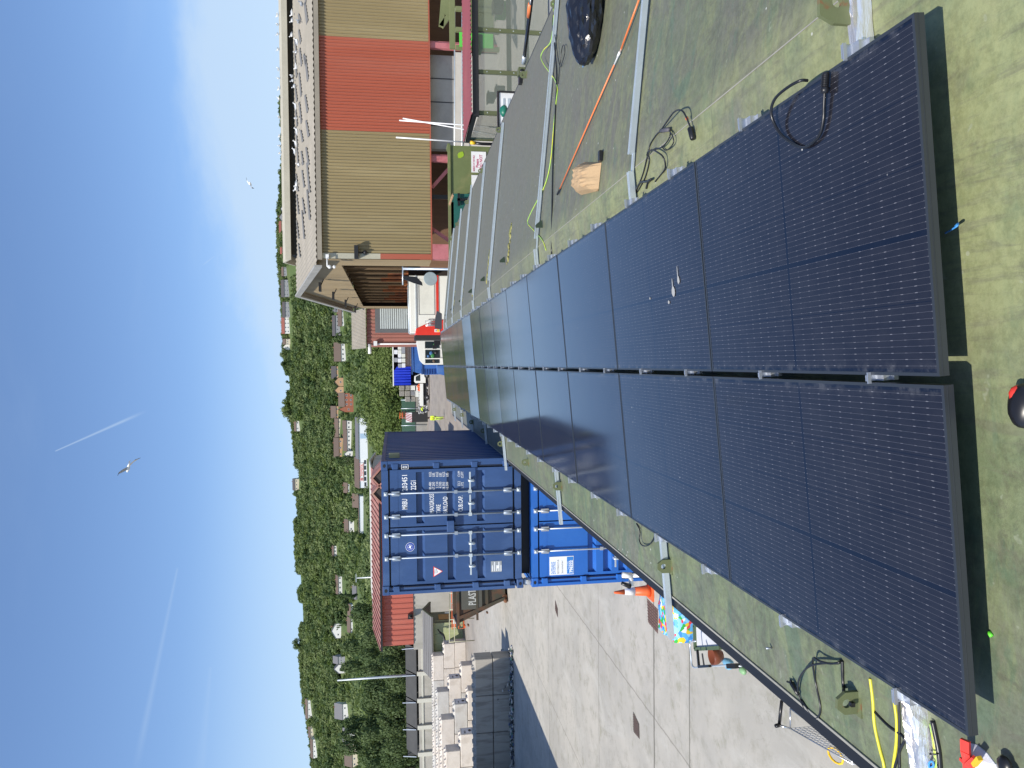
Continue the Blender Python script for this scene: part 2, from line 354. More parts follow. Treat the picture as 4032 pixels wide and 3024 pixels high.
for a_ in [  # ridge
    (1107, 1137, 1103, 1167, 'grey', 'dark', False, 2, 4, 'terraced_house'), (1113, 1141, 1190, 1248, 'grey', 'dark', False, 2, 4, 'terraced_house'), (1111, 1142, 1250, 1312, 'white', 'red', False, 2, 4, 'terraced_house'),
    (1115, 1144, 1335, 1355, 'cream', 'brown'), (1117, 1143, 1357, 1377, 'white', 'dark', True, 1, 1), (1122, 1136, 1478, 1500, 'white', 'grey', True, 1, 1), (1122, 1136, 1512, 1536, 'white', 'grey', True, 1, 1),
    (1160, 1181, 1655, 1697, 'white', 'brown', False, 1, 2), (1150, 1172, 1847, 1884, 'grey', 'grey'), (1153, 1177, 1887, 1930, 'cream', 'dark'), (1131, 1160, 1957, 1990, 'grey', 'grey'), (1133, 1164, 1996, 2034, 'white', 'grey', False, 2, 5, 'terraced_house'),
    (1131, 1152, 2058, 2102, 'white', 'dark'), (1134, 1149, 2156, 2204, 'white', 'grey'), (1136, 1149, 2211, 2248, 'white', 'grey'), (1136, 1150, 2262, 2300, 'grey', 'grey'), (1135, 1158, 2312, 2348, 'white', 'grey'), (1137, 1158, 2352, 2376, 'orange', 'red', True, 1, 1),
    (1164, 1182, 2264, 2304, 'white', 'grey'), (1169, 1191, 2372, 2450, 'white', 'brown', False, 1, 5), (1203, 1226, 2756, 2830, 'white', 'brown'), (1214, 1234, 2860, 2905, 'cream', 'brown'), (1222, 1246, 2912, 2985, 'white', 'brown', False, 1, 4),
    (1165, 1216, 3008, 3060, 'brick', 'brown', True, 2, 2),
    # houses just above the shed roof
    (1108, 1124, 812, 835, 'white', 'grey', True, 1, 1), (1102, 1124, 842, 872, 'grey', 'dark', True, 1, 2), (1100, 1124, 872, 915, 'cream', 'red'), (1104, 1122, 972, 998, 'brick', 'red'), (1110, 1130, 1052, 1085, 'grey', 'brown'),
    # valley belt
    (1311, 1339, 1196, 1227, 'grey', 'grey', False, 2, 2), (1312, 1341, 1243, 1320, 'grey', 'dark', False, 1, 5, 'terraced_house'), (1331, 1353, 1216, 1282, 'white', 'brown', False, 1, 3, 'house', .7), (1317, 1361, 1350, 1421, 'white', 'brown', False, 1, 4, 'house', .62),
    (1305, 1332, 1443, 1489, 'orange', 'dark', False, 1, 2, 'house', .7), (1321, 1355, 1488, 1520, 'orange', 'dark', True, 1, 1), (1321, 1355, 1523, 1553, 'orange', 'dark', True, 1, 1), (1337, 1394, 1548, 1600, 'brick', 'brown', False, 2, 3, 'brick_house'), (1336, 1394, 1601, 1622, 'brick', 'brown', True, 1, 1, 'brick_house'),
    (1305, 1334, 1600, 1645, 'orange', 'brown', False, 1, 2, 'house', .7), (1318, 1340, 1650, 1722, 'cream', 'brown', False, 1, 3, 'house', .7), (1318, 1352, 1726, 1800, 'orange', 'brown', False, 1, 3, 'house', .6),
    (1353, 1388, 1657, 1690, 'white', 'brown', False, 1, 2), (1353, 1384, 1694, 1775, 'white', 'brown', False, 1, 5, 'terraced_house', .48), (1357, 1390, 1777, 1800, 'white', 'grey', True, 1, 1),
    (1353, 1376, 1902, 1940, 'white', 'brown', False, 1, 2, 'house', .7), (1389, 1417, 1946, 1998, 'white', 'brown', False, 1, 2, 'house', .8), (1357, 1396, 2046, 2094, 'white', 'brown', False, 1, 2), (1309, 1327, 2150, 2190, 'white', 'brown'), (1325, 1350, 2267, 2340, 'white', 'brown', False, 1, 4),
    (1370, 1392, 2381, 2425, 'pale', 'brown', False, 1, 2, 'house', .6), (1370, 1392, 2432, 2492, 'white', 'brown', False, 1, 2, 'house', .6), (1308, 1344, 2456, 2512, 'white', 'grey', True, 1, 2), (1388, 1408, 2300, 2360, 'grey', 'grey', False, 1, 1, 'house', .8),
    (1314, 1360, 2585, 2612, 'grey', 'grey'), (1320, 1362, 2616, 2650, 'white', 'grey', True, 2, 1), (1320, 1372, 2772, 2832, 'white', 'grey', False, 1, 2, 'house', .6), (1352, 1398, 2870, 2925, 'white', 'grey', False, 1, 3, 'house', .6), (1358, 1408, 2930, 3020, 'cream', 'brown', False, 1, 4, 'house', .6)]: house(*a_)
zones = {'ridge': [h for h in HR if h[4] > 930], 'valley': [h for h in HR if h[4] <= 930]}
for zn, L_ in zones.items():
    L_.sort(key=lambda h: -h[2])
    from collections import Counter
    cnt = Counter(); tot = Counter((h[6], h[7]) for h in L_)
    for h in L_:
        key = (h[6], h[7]); i = cnt[key]; cnt[key] += 1
        wn = {'white': 'white', 'cream': 'cream', 'grey': 'grey', 'orange': 'orange', 'brick': 'red-brick', 'pale': 'pale blue'}[h[6]]
        where = 'on the skyline' if zn == 'ridge' else 'below the wood'
        h[5]['label'] = '%s house with %s roof %s%s' % (wn, h[7], where, '' if tot[key] == 1 else ', %s such from the left' % ordinal(i))
        h[5]['group'] = 'houses on the skyline' if zn == 'ridge' else 'houses below the wooded slope'
# white showroom and sheds
def lowbuild(v0, v1, y0, y1, wallm, roofm, label, nm='industrial_building', rf=.35, D=18):
    P = hit(v1, (y0+y1)/2, 250); sc = P.y/F; a = (y1-y0)*sc/2; H_ = (v1-v0)*sc+1.5; hw = H_-(v1-v0)*sc*rf
    t = thing(nm, label, 'building', (P.x, P.y, P.z-1.5)); k = MB(); k.bb((-a, 0, 0), (a, D, hw)); k.build('wall', wallm, t)
    k = MB(); k.prism([(-.5, hw+.02), (D/2, H_), (D+.5, hw+.02), (D+.5, hw+.3), (D/2, H_+.3), (-.5, hw+.3)], 0, -a-.4, a+.4); k.build('roof', roofm, t)
    HR.append((v0, v1, y0, y1, P.y, t, '', '')); return t, a, hw, P
M_wc = mat('white_cladding', (.74, .76, .80), .5, var=.03); M_bc = mat('blue_cladding', (.38, .50, .66), .5, var=.03)
t, a, hw, P = lowbuild(1396, 1445, 1806, 1920, M_wc, mat('roof_tiles_brown', RC['brown']), 'white car showroom with a brown roof and a red lettered sign', 'showroom', .42)
k = MB(); k.bb((-a*.55, -.35, hw-2.6), (a*.72, -.05, hw-.7)); s_ = k.build('sign', M_wf, t); k = MB()
for q_ in ((-a*.55, hw-2.75, a*.72, hw-2.6), (-a*.55, hw-.7, a*.72, hw-.55)): k.bb((q_[0], -.37, q_[1]), (q_[2], -.03, q_[3]))
k.build('sign_border', M_wred if 'M_wred' in globals() else mat('signal_red', (.75, .06, .03), .5), s_)
text('TOYOTA', 1.9, mat('signal_red', (.75, .06, .03), .5), s_, (-a*.18, -.40, hw-2.35), (R(90), 0, 0), 'lettering', 1.05, .02, 'LEFT', .03)
k = MB(); ex = -a*.40
for rx_, rz_ in ((.95, .62), (.42, .60), (.75, .26)):
    k.tube([(ex+rx_*math.cos(i*math.pi/8), -.42, hw-1.62+rz_*math.sin(i*math.pi/8)+(.25 if rz_ == .26 else 0)) for i in range(16)], .09, 5, closed=True)
k.build('logo', mat('signal_red', (.75, .06, .03), .5), s_)
for i in range(5): 
    k = MB(); k.bb((-a+1+i*a*.38, -.05, 2.0), (-a+1+i*a*.38+a*.28, -.01, hw-3.2)); k.build('window', M_win, t)
t, a, hw, P = lowbuild(1400, 1447, 1648, 1805, M_wc, mat('roof_tiles_grey', RC['grey']), 'long white industrial unit with a grey roof behind the near trees', rf=.3)
k = MB(); k.bb((-a*.0, -.05, 1.5), (a*.25, -.01, hw-1)); k.build('door', M_bc, t)
t, a, hw, P = lowbuild(1412, 1432, 1955, 2100, M_wc, mat('roof_tiles_brown', RC['brown']), 'low white unit behind the trees left of the showroom', rf=.2)
# radio mast on the skyline
P = hit(1108, 411, 400); k = MB(); Hm = (1112-1078)*P.y/F; k.tube([(P.x, P.y, P.z-2), (P.x, P.y, P.z+Hm)], [.9, .4], 6); k.tube([(P.x, P.y, P.z+Hm-5), (P.x, P.y, P.z+Hm-2)], 1.3, 6)
single(k, 'radio_mast', M_galv if 'M_galv' in globals() else mat('galvanised_steel', (.6, .66, .7), .38, .55), 'thin radio mast standing above the trees on the skyline', 'mast', (P.x, P.y, P.z))
# ---------------------------------------------------------------- trees
def leaf_mat(name, c1, c2, ov=0.5):
    m = bpy.data.materials.new(name); m.use_nodes = True; K = NT(m.node_tree); b = K.n['Principled BSDF']
    g = K.new('ShaderNodeNewGeometry'); oi = K.new('ShaderNodeObjectInfo')
    O = g.outputs['Position']
    n1 = K.noise(O, 0.045, 5, .65); n2 = K.noise(O, 0.9, 4, .6)
    f = K.m('ADD', K.m('MULTIPLY', K.ramp(n1, .42, .58), .75), K.m('MULTIPLY', K.m('ADD', K.m('MULTIPLY', oi.outputs['Random'], ov), K.m('MULTIPLY', n2, .4)), .6), clamp=True)
    c = K.mix(f, (*c1, 1), (*c2, 1)); K.l.new(c, b.inputs['Base Color']); b.inputs['Roughness'].default_value = .65; b.inputs['Specular IOR Level'].default_value = .25
    tr = K.new('ShaderNodeBsdfTranslucent'); K.l.new(K.mix(.5, c, (.10, .14, .02, 1)), tr.inputs[0])
    mx = K.new('ShaderNodeMixShader'); mx.inputs[0].default_value = .42
    out = [n for n in K.n if n.type == 'OUTPUT_MATERIAL'][0]; K.l.new(b.outputs[0], mx.inputs[1]); K.l.new(tr.outputs[0], mx.inputs[2]); K.l.new(mx.outputs[0], out.inputs[0]); return m
M_leaf = leaf_mat('leaves', (0.115, 0.175, 0.06), (0.25, 0.305, 0.125)); M_leafd = leaf_mat('dark_leaves', (0.065, 0.115, 0.042), (0.135, 0.19, 0.075)); M_leafb = leaf_mat('bright_leaves', (0.095, 0.15, 0.035), (0.19, 0.25, 0.075))
M_bark = mat('bark', (.09, .07, .05), .9, var=.25, scale=3)
def crown(n, size, seed, shape=(1, 1, .85), nl=9, tall=0.0, droop=0.0):
    """leaf quads over lobes; unit crown radius 1, centre z=0"""
    g = np.random.default_rng(seed); C_ = []; r_ = []
    for i in range(nl):
        d = g.normal(size=3); d /= np.linalg.norm(d); q = d*g.uniform(.25, .72)*np.array(shape); q[2] = q[2]*(1+tall); C_.append(q); r_.append(g.uniform(.28, .48)*(1-.3*abs(q[2])*(1 if tall else 0)))
    C_ = np.array(C_); r_ = np.array(r_); li = g.integers(0, nl, n); d = g.normal(size=(n, 3)); d /= np.linalg.norm(d, axis=1)[:, None]
    rad = r_[li]*g.uniform(.72, 1.06, n)*(1+.16*np.sin(d[:, 0]*9+li)*np.cos(d[:, 2]*8)); P = C_[li]+d*rad[:, None]
    nn = d+g.normal(scale=.55, size=(n, 3)); nn[:, 2] += .25; nn /= np.linalg.norm(nn, axis=1)[:, None]
    t = np.cross(nn, g.normal(size=(n, 3))); t /= np.linalg.norm(t, axis=1)[:, None]; b_ = np.cross(nn, t); s = size*g.uniform(.6, 1.3, n)[:, None]
    V = np.stack([P-t*s, P-b_*s*.55, P+t*s, P+b_*s*.55], 1)
    return V.reshape(-1, 3)
def mesh_np(name, V, m, nv=4):
    me = bpy.data.meshes.new(name); n = len(V)//nv; me.vertices.add(len(V)); me.vertices.foreach_set('co', np.ascontiguousarray(V, dtype=np.float32).ravel())
    me.loops.add(n*nv); me.loops.foreach_set('vertex_index', np.arange(n*nv, dtype=np.int32)); me.polygons.add(n)
    me.polygons.foreach_set('loop_start', np.arange(0, n*nv, nv, dtype=np.int32)); me.polygons.foreach_set('loop_total', np.full(n, nv, dtype=np.int32)); me.materials.append(m); me.update(); me.validate(); return me
def trunk_mesh(seed, h=1.0):
    q = MB(); rr = random.Random(seed); q.tube([(0, 0, -1.2), (.02, 0, -.6), (0, .03, 0), (.03, 0, .4)], [.075, .055, .04, .02], 7)
    for i in range(6):
        a = rr.uniform(0, 6.28); z = rr.uniform(-.5, .1); q.tube([(0, 0, z), (.25*math.cos(a), .25*math.sin(a), z+.25), (.5*math.cos(a), .5*math.sin(a), z+.45)], [.03, .02, .008], 5)
    me = bpy.data.meshes.new('trunk'); me.from_pydata(q.v, [], q.f); me.materials.append(M_bark); return me
CR_near = [mesh_np('crown', crown(5200, .052, i, nl=11), M_leaf) for i in range(3)]+[mesh_np('crown', crown(5200, .052, 10+i, nl=11), M_leafb) for i in range(2)]
CR_hedge = [mesh_np('crown', crown(7000, .045, 20+i, (1, 1, 1.0), 14, .6), M_leafd) for i in range(3)]
CR_far = [mesh_np('crown', crown(900, .11, 30+i, nl=8), m_) for i, m_ in enumerate((M_leaf, M_leafd, M_leafb, M_leaf, M_leaf))]
CR_con = [mesh_np('crown', crown(1500, .09, 50, (.5, .5, 1.2), 12, .7), M_leafd)]
TR = [trunk_mesh(i) for i in range(3)]
TREES = []
def tree(P, r, meshes, kind, hs=1.0, lift=1.0, trunk=True):
    r_ = random.Random(int(P[0]*13+P[1]*7))
    t = thing(kind, 'x', 'tree', P); c = bpy.data.objects.new('crown', meshes[r_.randrange(len(meshes))]); COL.objects.link(c); c.parent = t
    c.location = (0, 0, r*lift); c.scale = (r, r*r_.uniform(.9, 1.1), r*hs); c.rotation_euler = (0, 0, r_.uniform(0, 6.28))
    if trunk: tt = bpy.data.objects.new('trunk', TR[r_.randrange(3)]); COL.objects.link(tt); tt.parent = t; tt.location = (0, 0, r*lift*.95); tt.scale = (r, r, r*lift*.85)
    TREES.append((t, P)); return t
# near wood behind the yard, between showroom and container
rr = random.Random(11)
def top_at(y):                      # picture height of the near tree line
    pts = ((1180, 1400), (1300, 1395), (1440, 1385), (1500, 1392), (1600, 1386), (1700, 1408), (1770, 1445), (1850, 1440), (1880, 1470), (2000, 1455), (2200, 1440), (2330, 1425), (2450, 1420), (2600, 1400), (2800, 1390), (3100, 1385))
    for (a, va), (b_, vb) in zip(pts, pts[1:]):
        if a <= y <= b_: return va+(vb-va)*(y-a)/(b_-a)
    return 1400
for Yt, n_, lo_, hi_, cr in ((160, 34, 1180, 2700, CR_near), (146, 28, 1340, 2500, CR_near[2:]), (133, 19, 1360, 1900, CR_near[3:])):
    for i in range(n_):
        y = lo_+(hi_-lo_)*(i+rr.uniform(.1, .9))/n_; Y = Yt+rr.uniform(-5, 5)
        drop = {160: rr.uniform(-4, 22), 146: rr.uniform(15, 50), 133: rr.uniform(60, 95)}[Yt]
        p = at(top_at(y)+drop, y, Y); g = terr(p.x, Y); H_ = max(3, p.z-g); r = min(H_*.52, rr.uniform(5.0, 7.2))
        tree((p.x, Y, g), r, cr, 'broadleaf_tree', hs=min(1.6, H_*.5/r*1.02), lift=max(.9, H_*.5/r))
# tall dark hedge at the left
for i in range(15):
    y = 2390+i*52+rr.uniform(-12, 12); Y = 84+rr.uniform(-3, 4); p = at(1388+rr.uniform(-6, 14)+(30 if i < 3 else 0), y, Y); H_ = p.z; r = 3.1
    tree((p.x, Y, -.3), r, CR_hedge, 'hedge_tree', hs=H_*.5/r*1.05, lift=H_*.5/r, trunk=True)
for i in range(12):
    y = 2520+i*48+rr.uniform(-12, 12); Y = 76+rr.uniform(-2, 2); p = at(1470+rr.uniform(-14, 14), y, Y); H_ = p.z; r = 2.5
    tree((p.x, Y, -.3), r, CR_hedge, 'hedge_tree', hs=H_*.5/r*1.08, lift=H_*.5/r)
# dark conifers in the belt
for (y, v0, v1, Y) in ((1805, 1325, 1400, 560), (1822, 1330, 1400, 565), (1350, 1330, 1360, 560), (2345, 1330, 1395, 520)):
    p = at(v1, y, Y); H_ = (v1-v0)*Y/F; tree((p.x, Y, p.z-1), H_*.32, CR_con, 'conifer_tree', hs=1.5, lift=1.5)
for (y, v0, v1) in ((1392, 1100, 1142), (1362, 1102, 1130), (1440, 1102, 1140), (1690, 1120, 1150), (1725, 1118, 1165), (1620, 1105, 1160), (1590, 1112, 1160), (1650, 1130, 1160), (745, 1090, 1122), (680, 1092, 1122), (640, 1095, 1122), (700, 1098, 1122), (600, 1100, 1122), (960, 1092, 1124), (925, 1098, 1124), (410, 1100, 1124), (850, 1108, 1124), (320, 1112, 1126), (160, 1112, 1126), (2455, 1140, 1185), (2480, 1135, 1190), (2500, 1136, 1192), (2535, 1150, 1195)):
    P = hit(v1, y, 700); H_ = (v1-v0)*P.y/F; tree((P.x, P.y, P.z-1), H_*.55, CR_far, 'broadleaf_tree', hs=.95, lift=1.0)
# the wooded slope: the largest as trees of their own, the rest as one wood
cand = []; rr = random.Random(21)
for Y in np.arange(185, 1120, 1.0):
    step = 8.0 if Y > 600 else 9.5
    if rr.random() > 1/ (step*.50): continue
    x = -0.62*Y
    while x < 0.62*Y:
        x += step*rr.uniform(.6, 1.5); cand.append((x, Y+rr.uniform(-3, 3), rr.choice((rr.uniform(3.2, 5), rr.uniform(5, 8.5))) if Y < 1000 else rr.uniform(3, 5.5)))
keep = []
for x, Y, r in cand:
    z = terr(x, Y); v, y = proj((x, Y, z+r*1.0))
    if y < 380 or y > 3120: continue
    if y < 1090 and v > 1130: continue
    rp = r*F/Y; ok = True
    for h in HR:
        if Y < h[4]+6 and v-rp*.75 < h[1]-3 and v+rp > h[0] and y+rp*.6 > h[2] and y-rp*.6 < h[3]: ok = False; break
    if not ok: continue
    # open grass patches on the slope and the road belt
    if 860 < Y < 960 and math.sin(x*.021+1.7)*math.sin(Y*.03+x*.004) > .93: continue
    keep.append((x, Y, z, r, rp))
keep.sort(key=lambda q_: -q_[4])
NI = 150
for x, Y, z, r, rp in keep[:NI]: tree((x, Y, z-.5), r, CR_far, 'broadleaf_tree', hs=rr.uniform(.8, 1.05), lift=.95, trunk=False)
base = [crown(230, .19, 60+i, nl=7) for i in range(8)]
for mi, mm in enumerate((M_leaf, M_leafd, M_leafb)):
    out = []
    for j, (x, Y, z, r, rp) in enumerate(keep[NI:]):
        if (0 if (j*7) % 10 < 5 else 1 if (j*7) % 10 < 8 else 2) != mi: continue
        a = rr.uniform(0, 6.28); B = base[rr.randrange(8)]; c_, s_ = math.cos(a), math.sin(a)
        V = np.empty_like(B); V[:, 0] = (B[:, 0]*c_-B[:, 1]*s_)*r*rr.uniform(.85, 1.2)+x; V[:, 1] = (B[:, 0]*s_+B[:, 1]*c_)*r+Y; V[:, 2] = B[:, 2]*r*rr.uniform(.75, 1.1)+z+r*.62; out.append(V)
    o = bpy.data.objects.new('wood', mesh_np('wood', np.concatenate(out), mm)); COL.objects.link(o)
    tag(o, ['dense green wood covering the hillside', 'darker trees scattered through the hillside wood', 'bright young trees scattered through the hillside wood'][mi], 'wood', kind='stuff')
# undergrowth under the near wood
V = []; g = np.random.default_rng(4); n = 26000
X_a = g.uniform(-60, 25, n); Y_a = g.uniform(124, 150, n); Z_a = g.uniform(-.2, 2.4, n)*g.uniform(.3, 1, n)
q_ = np.stack([X_a, Y_a, Z_a], 1); t = g.normal(size=(n, 3)); t /= np.linalg.norm(t, axis=1)[:, None]; u_ = np.cross(t, g.normal(size=(n, 3))); u_ /= np.linalg.norm(u_, axis=1)[:, None]; s = g.uniform(.15, .45, n)[:, None]
V = np.stack([q_-t*s, q_-u_*s*.5, q_+t*s, q_+u_*s*.5], 1).reshape(-1, 3)
o = bpy.data.objects.new('undergrowth', mesh_np('undergrowth', V, M_leafb)); COL.objects.link(o); tag(o, 'bramble and nettle undergrowth below the near trees', 'undergrowth', kind='stuff')
from collections import defaultdict
byk = defaultdict(list)
for t, P in TREES: byk[t.name.split('.')[0]].append((t, P))
LB = {'broadleaf_tree': ('leafy green tree of the wood beyond the yard and up the hill', 'broadleaf trees of the wood and hillside'), 'hedge_tree': ('tall dark dense tree of the screen behind the concrete bays', 'dark screen trees behind the bays'), 'conifer_tree': ('dark narrow conifer between the houses of the valley', 'dark conifers among the houses')}
for kk, L_ in byk.items():
    for t, P in L_: t['label'] = LB[kk][0]; t['group'] = LB[kk][1]
# ================================================================ green flat-gabled steel building under the camera
RX, RZ = 1.41, 3.235+0.087*1.41
SL, SR = 0.087, 0.10
def rz(X): return RZ-SL*(RX-X) if X < RX else RZ-SR*(X-RX)
XL, XR, Y0, Y1 = -1.745, 4.52, -6.0, 26.75
def roof_mat(name, g1, g2, g3, seed):
    m = bpy.data.materials.new(name); m.use_nodes = True; K = NT(m.node_tree); b = K.n['Principled BSDF']
    O = K.new('ShaderNodeTexCoord').outputs['Object']
    sp = K.new('ShaderNodeSeparateXYZ'); K.l.new(O, sp.inputs[0])
    st = K.noise(K.scale(O, (0.9, 2.4, 1)), 1.6+seed, 9, 0.72, 1.2)
    blo = K.noise(K.scale(O, (1, 0.8, 1)), 0.7+seed, 6, 0.65, 0.5)
    fine = K.noise(K.scale(O, (1, 1, 1)), 22, 7, 0.8)
    far = K.ramp(K.m('ADD', sp.outputs[1], K.m('MULTIPLY', sp.outputs[0], 1.2)), 7.0, 15.0)
    c = K.mix(K.ramp(blo, 0.40, 0.62), (*g1, 1), (*g2, 1))
    c = K.mix(K.m('MULTIPLY', K.ramp(st, 0.45, 0.60), 0.85), c, (*g3, 1))
    mot = K.noise(K.scale(O, (1, 1.3, 1), (0, 0, .6)), 3.7, 9, 0.78, 0.8); c = K.mix(K.m('MULTIPLY', K.ramp(mot, 0.50, 0.62), K.m('SUBTRACT', 0.6, K.m('MULTIPLY', far, .38))), c, (0.125, 0.125, 0.095, 1))
    blot = K.noise(K.scale(O, (.5, 1.4, 1), (0, 0, .25)), 1.35, 8, 0.7, 1.5); c = K.mix(K.m('MULTIPLY', K.ramp(blot, 0.53, 0.60), 0.45), c, (0.10, 0.17, 0.115, 1))
    c = K.mix(K.m('MULTIPLY', far, 0.85), c, (0.178, 0.170, 0.145, 1))
    near = K.m('MAXIMUM', K.ramp(sp.outputs[1], 1.9, 3.0, 1.0, 0.0), K.m('MULTIPLY', K.ramp(K.m('ABSOLUTE', K.m('SUBTRACT', sp.outputs[0], 1.2)), 0.15, 0.45, 1.0, 0.0), K.ramp(sp.outputs[1], 5, 14, .8, 0.25)))
    yel = K.m('MULTIPLY', near, K.m('MULTIPLY', K.ramp(sp.outputs[0], -0.7, 0.4), K.ramp(K.noise(O, 2.1, 7, 0.7), 0.3, 0.6)))
    c = K.mix(K.m('MULTIPLY', yel, 0.72), c, (0.40, 0.405, 0.20, 1))
    scr = K.noise(K.scale(O, (7, .8, 1), (0, 0, -.75)), 2.6, 7, .7, .3); c = K.mix(K.m('MULTIPLY', K.ramp(scr, 0.50, 0.64), 0.5), c, (0.17, 0.165, 0.12, 1))
    spots = K.ramp(K.noise(O, 17, 2, 0.5), 0.70, 0.74)
    c = K.mix(K.m('MULTIPLY', spots, 0.35), c, (0.40, 0.42, 0.33, 1))
    v = K.new('ShaderNodeTexVoronoi'); v.inputs['Scale'].default_value = 6.5; K.l.new(O, v.inputs['Vector'])
    drop = K.m('MULTIPLY', K.ramp(v.outputs['Distance'], 0.045, 0.06, 1, 0), K.ramp(K.noise(O, 1.1, 2), 0.44, 0.50))
    c = K.mix(drop, c, (0.62, 0.62, 0.58, 1))
    c = K.mix(K.m('MULTIPLY', K.ramp(fine, 0.38, 0.66), 0.55), c, K.mix(1.0, c, (0.55, 0.56, 0.5, 1), 'MULTIPLY'))
    # weld seams
    ys = K.m('ABSOLUTE', K.m('SUBTRACT', K.m('FRACT', K.m('DIVIDE', K.m('ADD', sp.outputs[1], 0.62), 3.05)), 0.5))
    seam = K.ramp(ys, 0.0, 0.0035, 1, 0)
    c = K.mix(K.m('MULTIPLY', seam, 0.45), c, (0.10, 0.10, 0.08, 1))
    c = K.mix(1.0, c, (0.86, 0.88, 0.84, 1), 'MULTIPLY')
    K.l.new(c, b.inputs['Base Color'])
    K.l.new(K.m('ADD', K.m('MULTIPLY', st, 0.3), 0.38), b.inputs['Roughness'])
    bn = K.new('ShaderNodeBump'); bn.inputs['Strength'].default_value = 0.35; bn.inputs['Distance'].default_value = 0.012
    K.l.new(K.m('ADD', K.m('MULTIPLY', fine, 0.35), blo), bn.inputs['Height']); K.l.new(bn.outputs[0], b.inputs['Normal'])
    return m
RM_L = roof_mat('green_roof_paint', (0.155, 0.195, 0.115), (0.215, 0.215, 0.165), (0.23, 0.265, 0.15), 0.0)
RM_R = roof_mat('worn_roof_paint', (0.165, 0.185, 0.115), (0.17, 0.165, 0.13), (0.225, 0.24, 0.135), 0.6)
M_gsteel = mat('dark_green_steel', (0.05, 0.075, 0.045), 0.6, var=0.2, col2=(0.16, 0.08, 0.04), f2=0.4)
M_lugg = mat('lug_green', (0.13, 0.15, 0.07), 0.6, var=0.2, col2=(0.20, 0.09, 0.04), f2=0.9, s2=9, edge2=(0.52, 0.62))
M_galv = mat('galvanised_steel', (0.60, 0.66, 0.70), 0.38, 0.55, var=0.06, scale=8)
M_black = mat('black_plastic', (0.012, 0.012, 0.014), 0.35, var=0.1)
M_blacksteel = mat('black_steel', (0.012, 0.012, 0.013), 0.5, var=0.1)
bd = thing('green_steel_building', 'long low green steel building with a worn mossy roof carrying the solar panels', 'building', (RX, 10, 0))
def roof_side(xa, xb, name, m):
    nY = 90; nX = 10; vs = []; fs = []
    for j in range(nY+1):
        for i in range(nX+1):
            X = xa+(xb-xa)*i/nX; Y = Y0+(Y1-Y0)*j/nY
            dz = 0.006*math.sin(Y*2.2+X)*math.sin(X*2.7+0.6*Y) if 0 < i < nX else 0
            vs.append((X, Y, rz(X)+dz))
    for j in range(nY):
        for i in range(nX): a = j*(nX+1)+i; fs.append((a, a+1, a+nX+2, a+nX+1))
    q = MB(); q.add(vs, fs, True); q.open = True
    o = q.build(name, m); o.parent = bd
    o.matrix_parent_inverse = Matrix.Translation(-Vector(bd.location)); return o
roof_side(XL, RX, 'roof', RM_L); roof_side(RX, XR, 'roof', RM_R)
q = MB(); q.bb((XL+0.03, Y0+0.02, 0), (XL+0.06, Y1-0.03, rz(XL)-0.03)); q.bb((XR-0.06, Y0+0.02, 0), (XR-0.03, Y1-0.03, rz(XR)-0.03))
q.prism([(XL+0.06, 0), (XR-0.06, 0), (XR-0.06, rz(XR)-0.03), (RX, RZ-0.03), (XL+0.06, rz(XL)-0.03)], 1, Y1-0.06, Y1-0.03)
q.build('wall', M_gsteel, bd, world=True)
q = MB()
q.bb((XL-0.075, Y0, rz(XL)-0.13), (XL-0.001, Y1, rz(XL)-0.012)); q.bb((XR+0.001, Y0, rz(XR)-0.13), (XR+0.03, Y1, rz(XR)-0.004))
q.build('gutter', M_blacksteel, bd, world=True)  # black steel puts the shade on the roof-edge fascia into its colour
q = MB(); q.bar((XL, Y1+0.016, rz(XL)-0.03), (RX, Y1+0.016, RZ-0.03), 0.03, 0.075); q.bar((RX, Y1+0.016, RZ-0.03), (XR, Y1+0.016, rz(XR)-0.03), 0.03, 0.075)
q.build('verge_trim', mat('pale_trim', (0.6, 0.62, 0.6), 0.4), bd, world=True)
q = MB(); q.bb((XL+0.002, Y0, rz(XL)+0.001), (XL+0.014, Y1, rz(XL)+0.010)); q.bb((RX-0.003, Y0, RZ+0.000), (RX+0.003, Y1, RZ+0.003))
q.build('edge_strip', mat('worn_edge', (0.30, 0.29, 0.25), 0.6, var=0.25), bd, world=True)
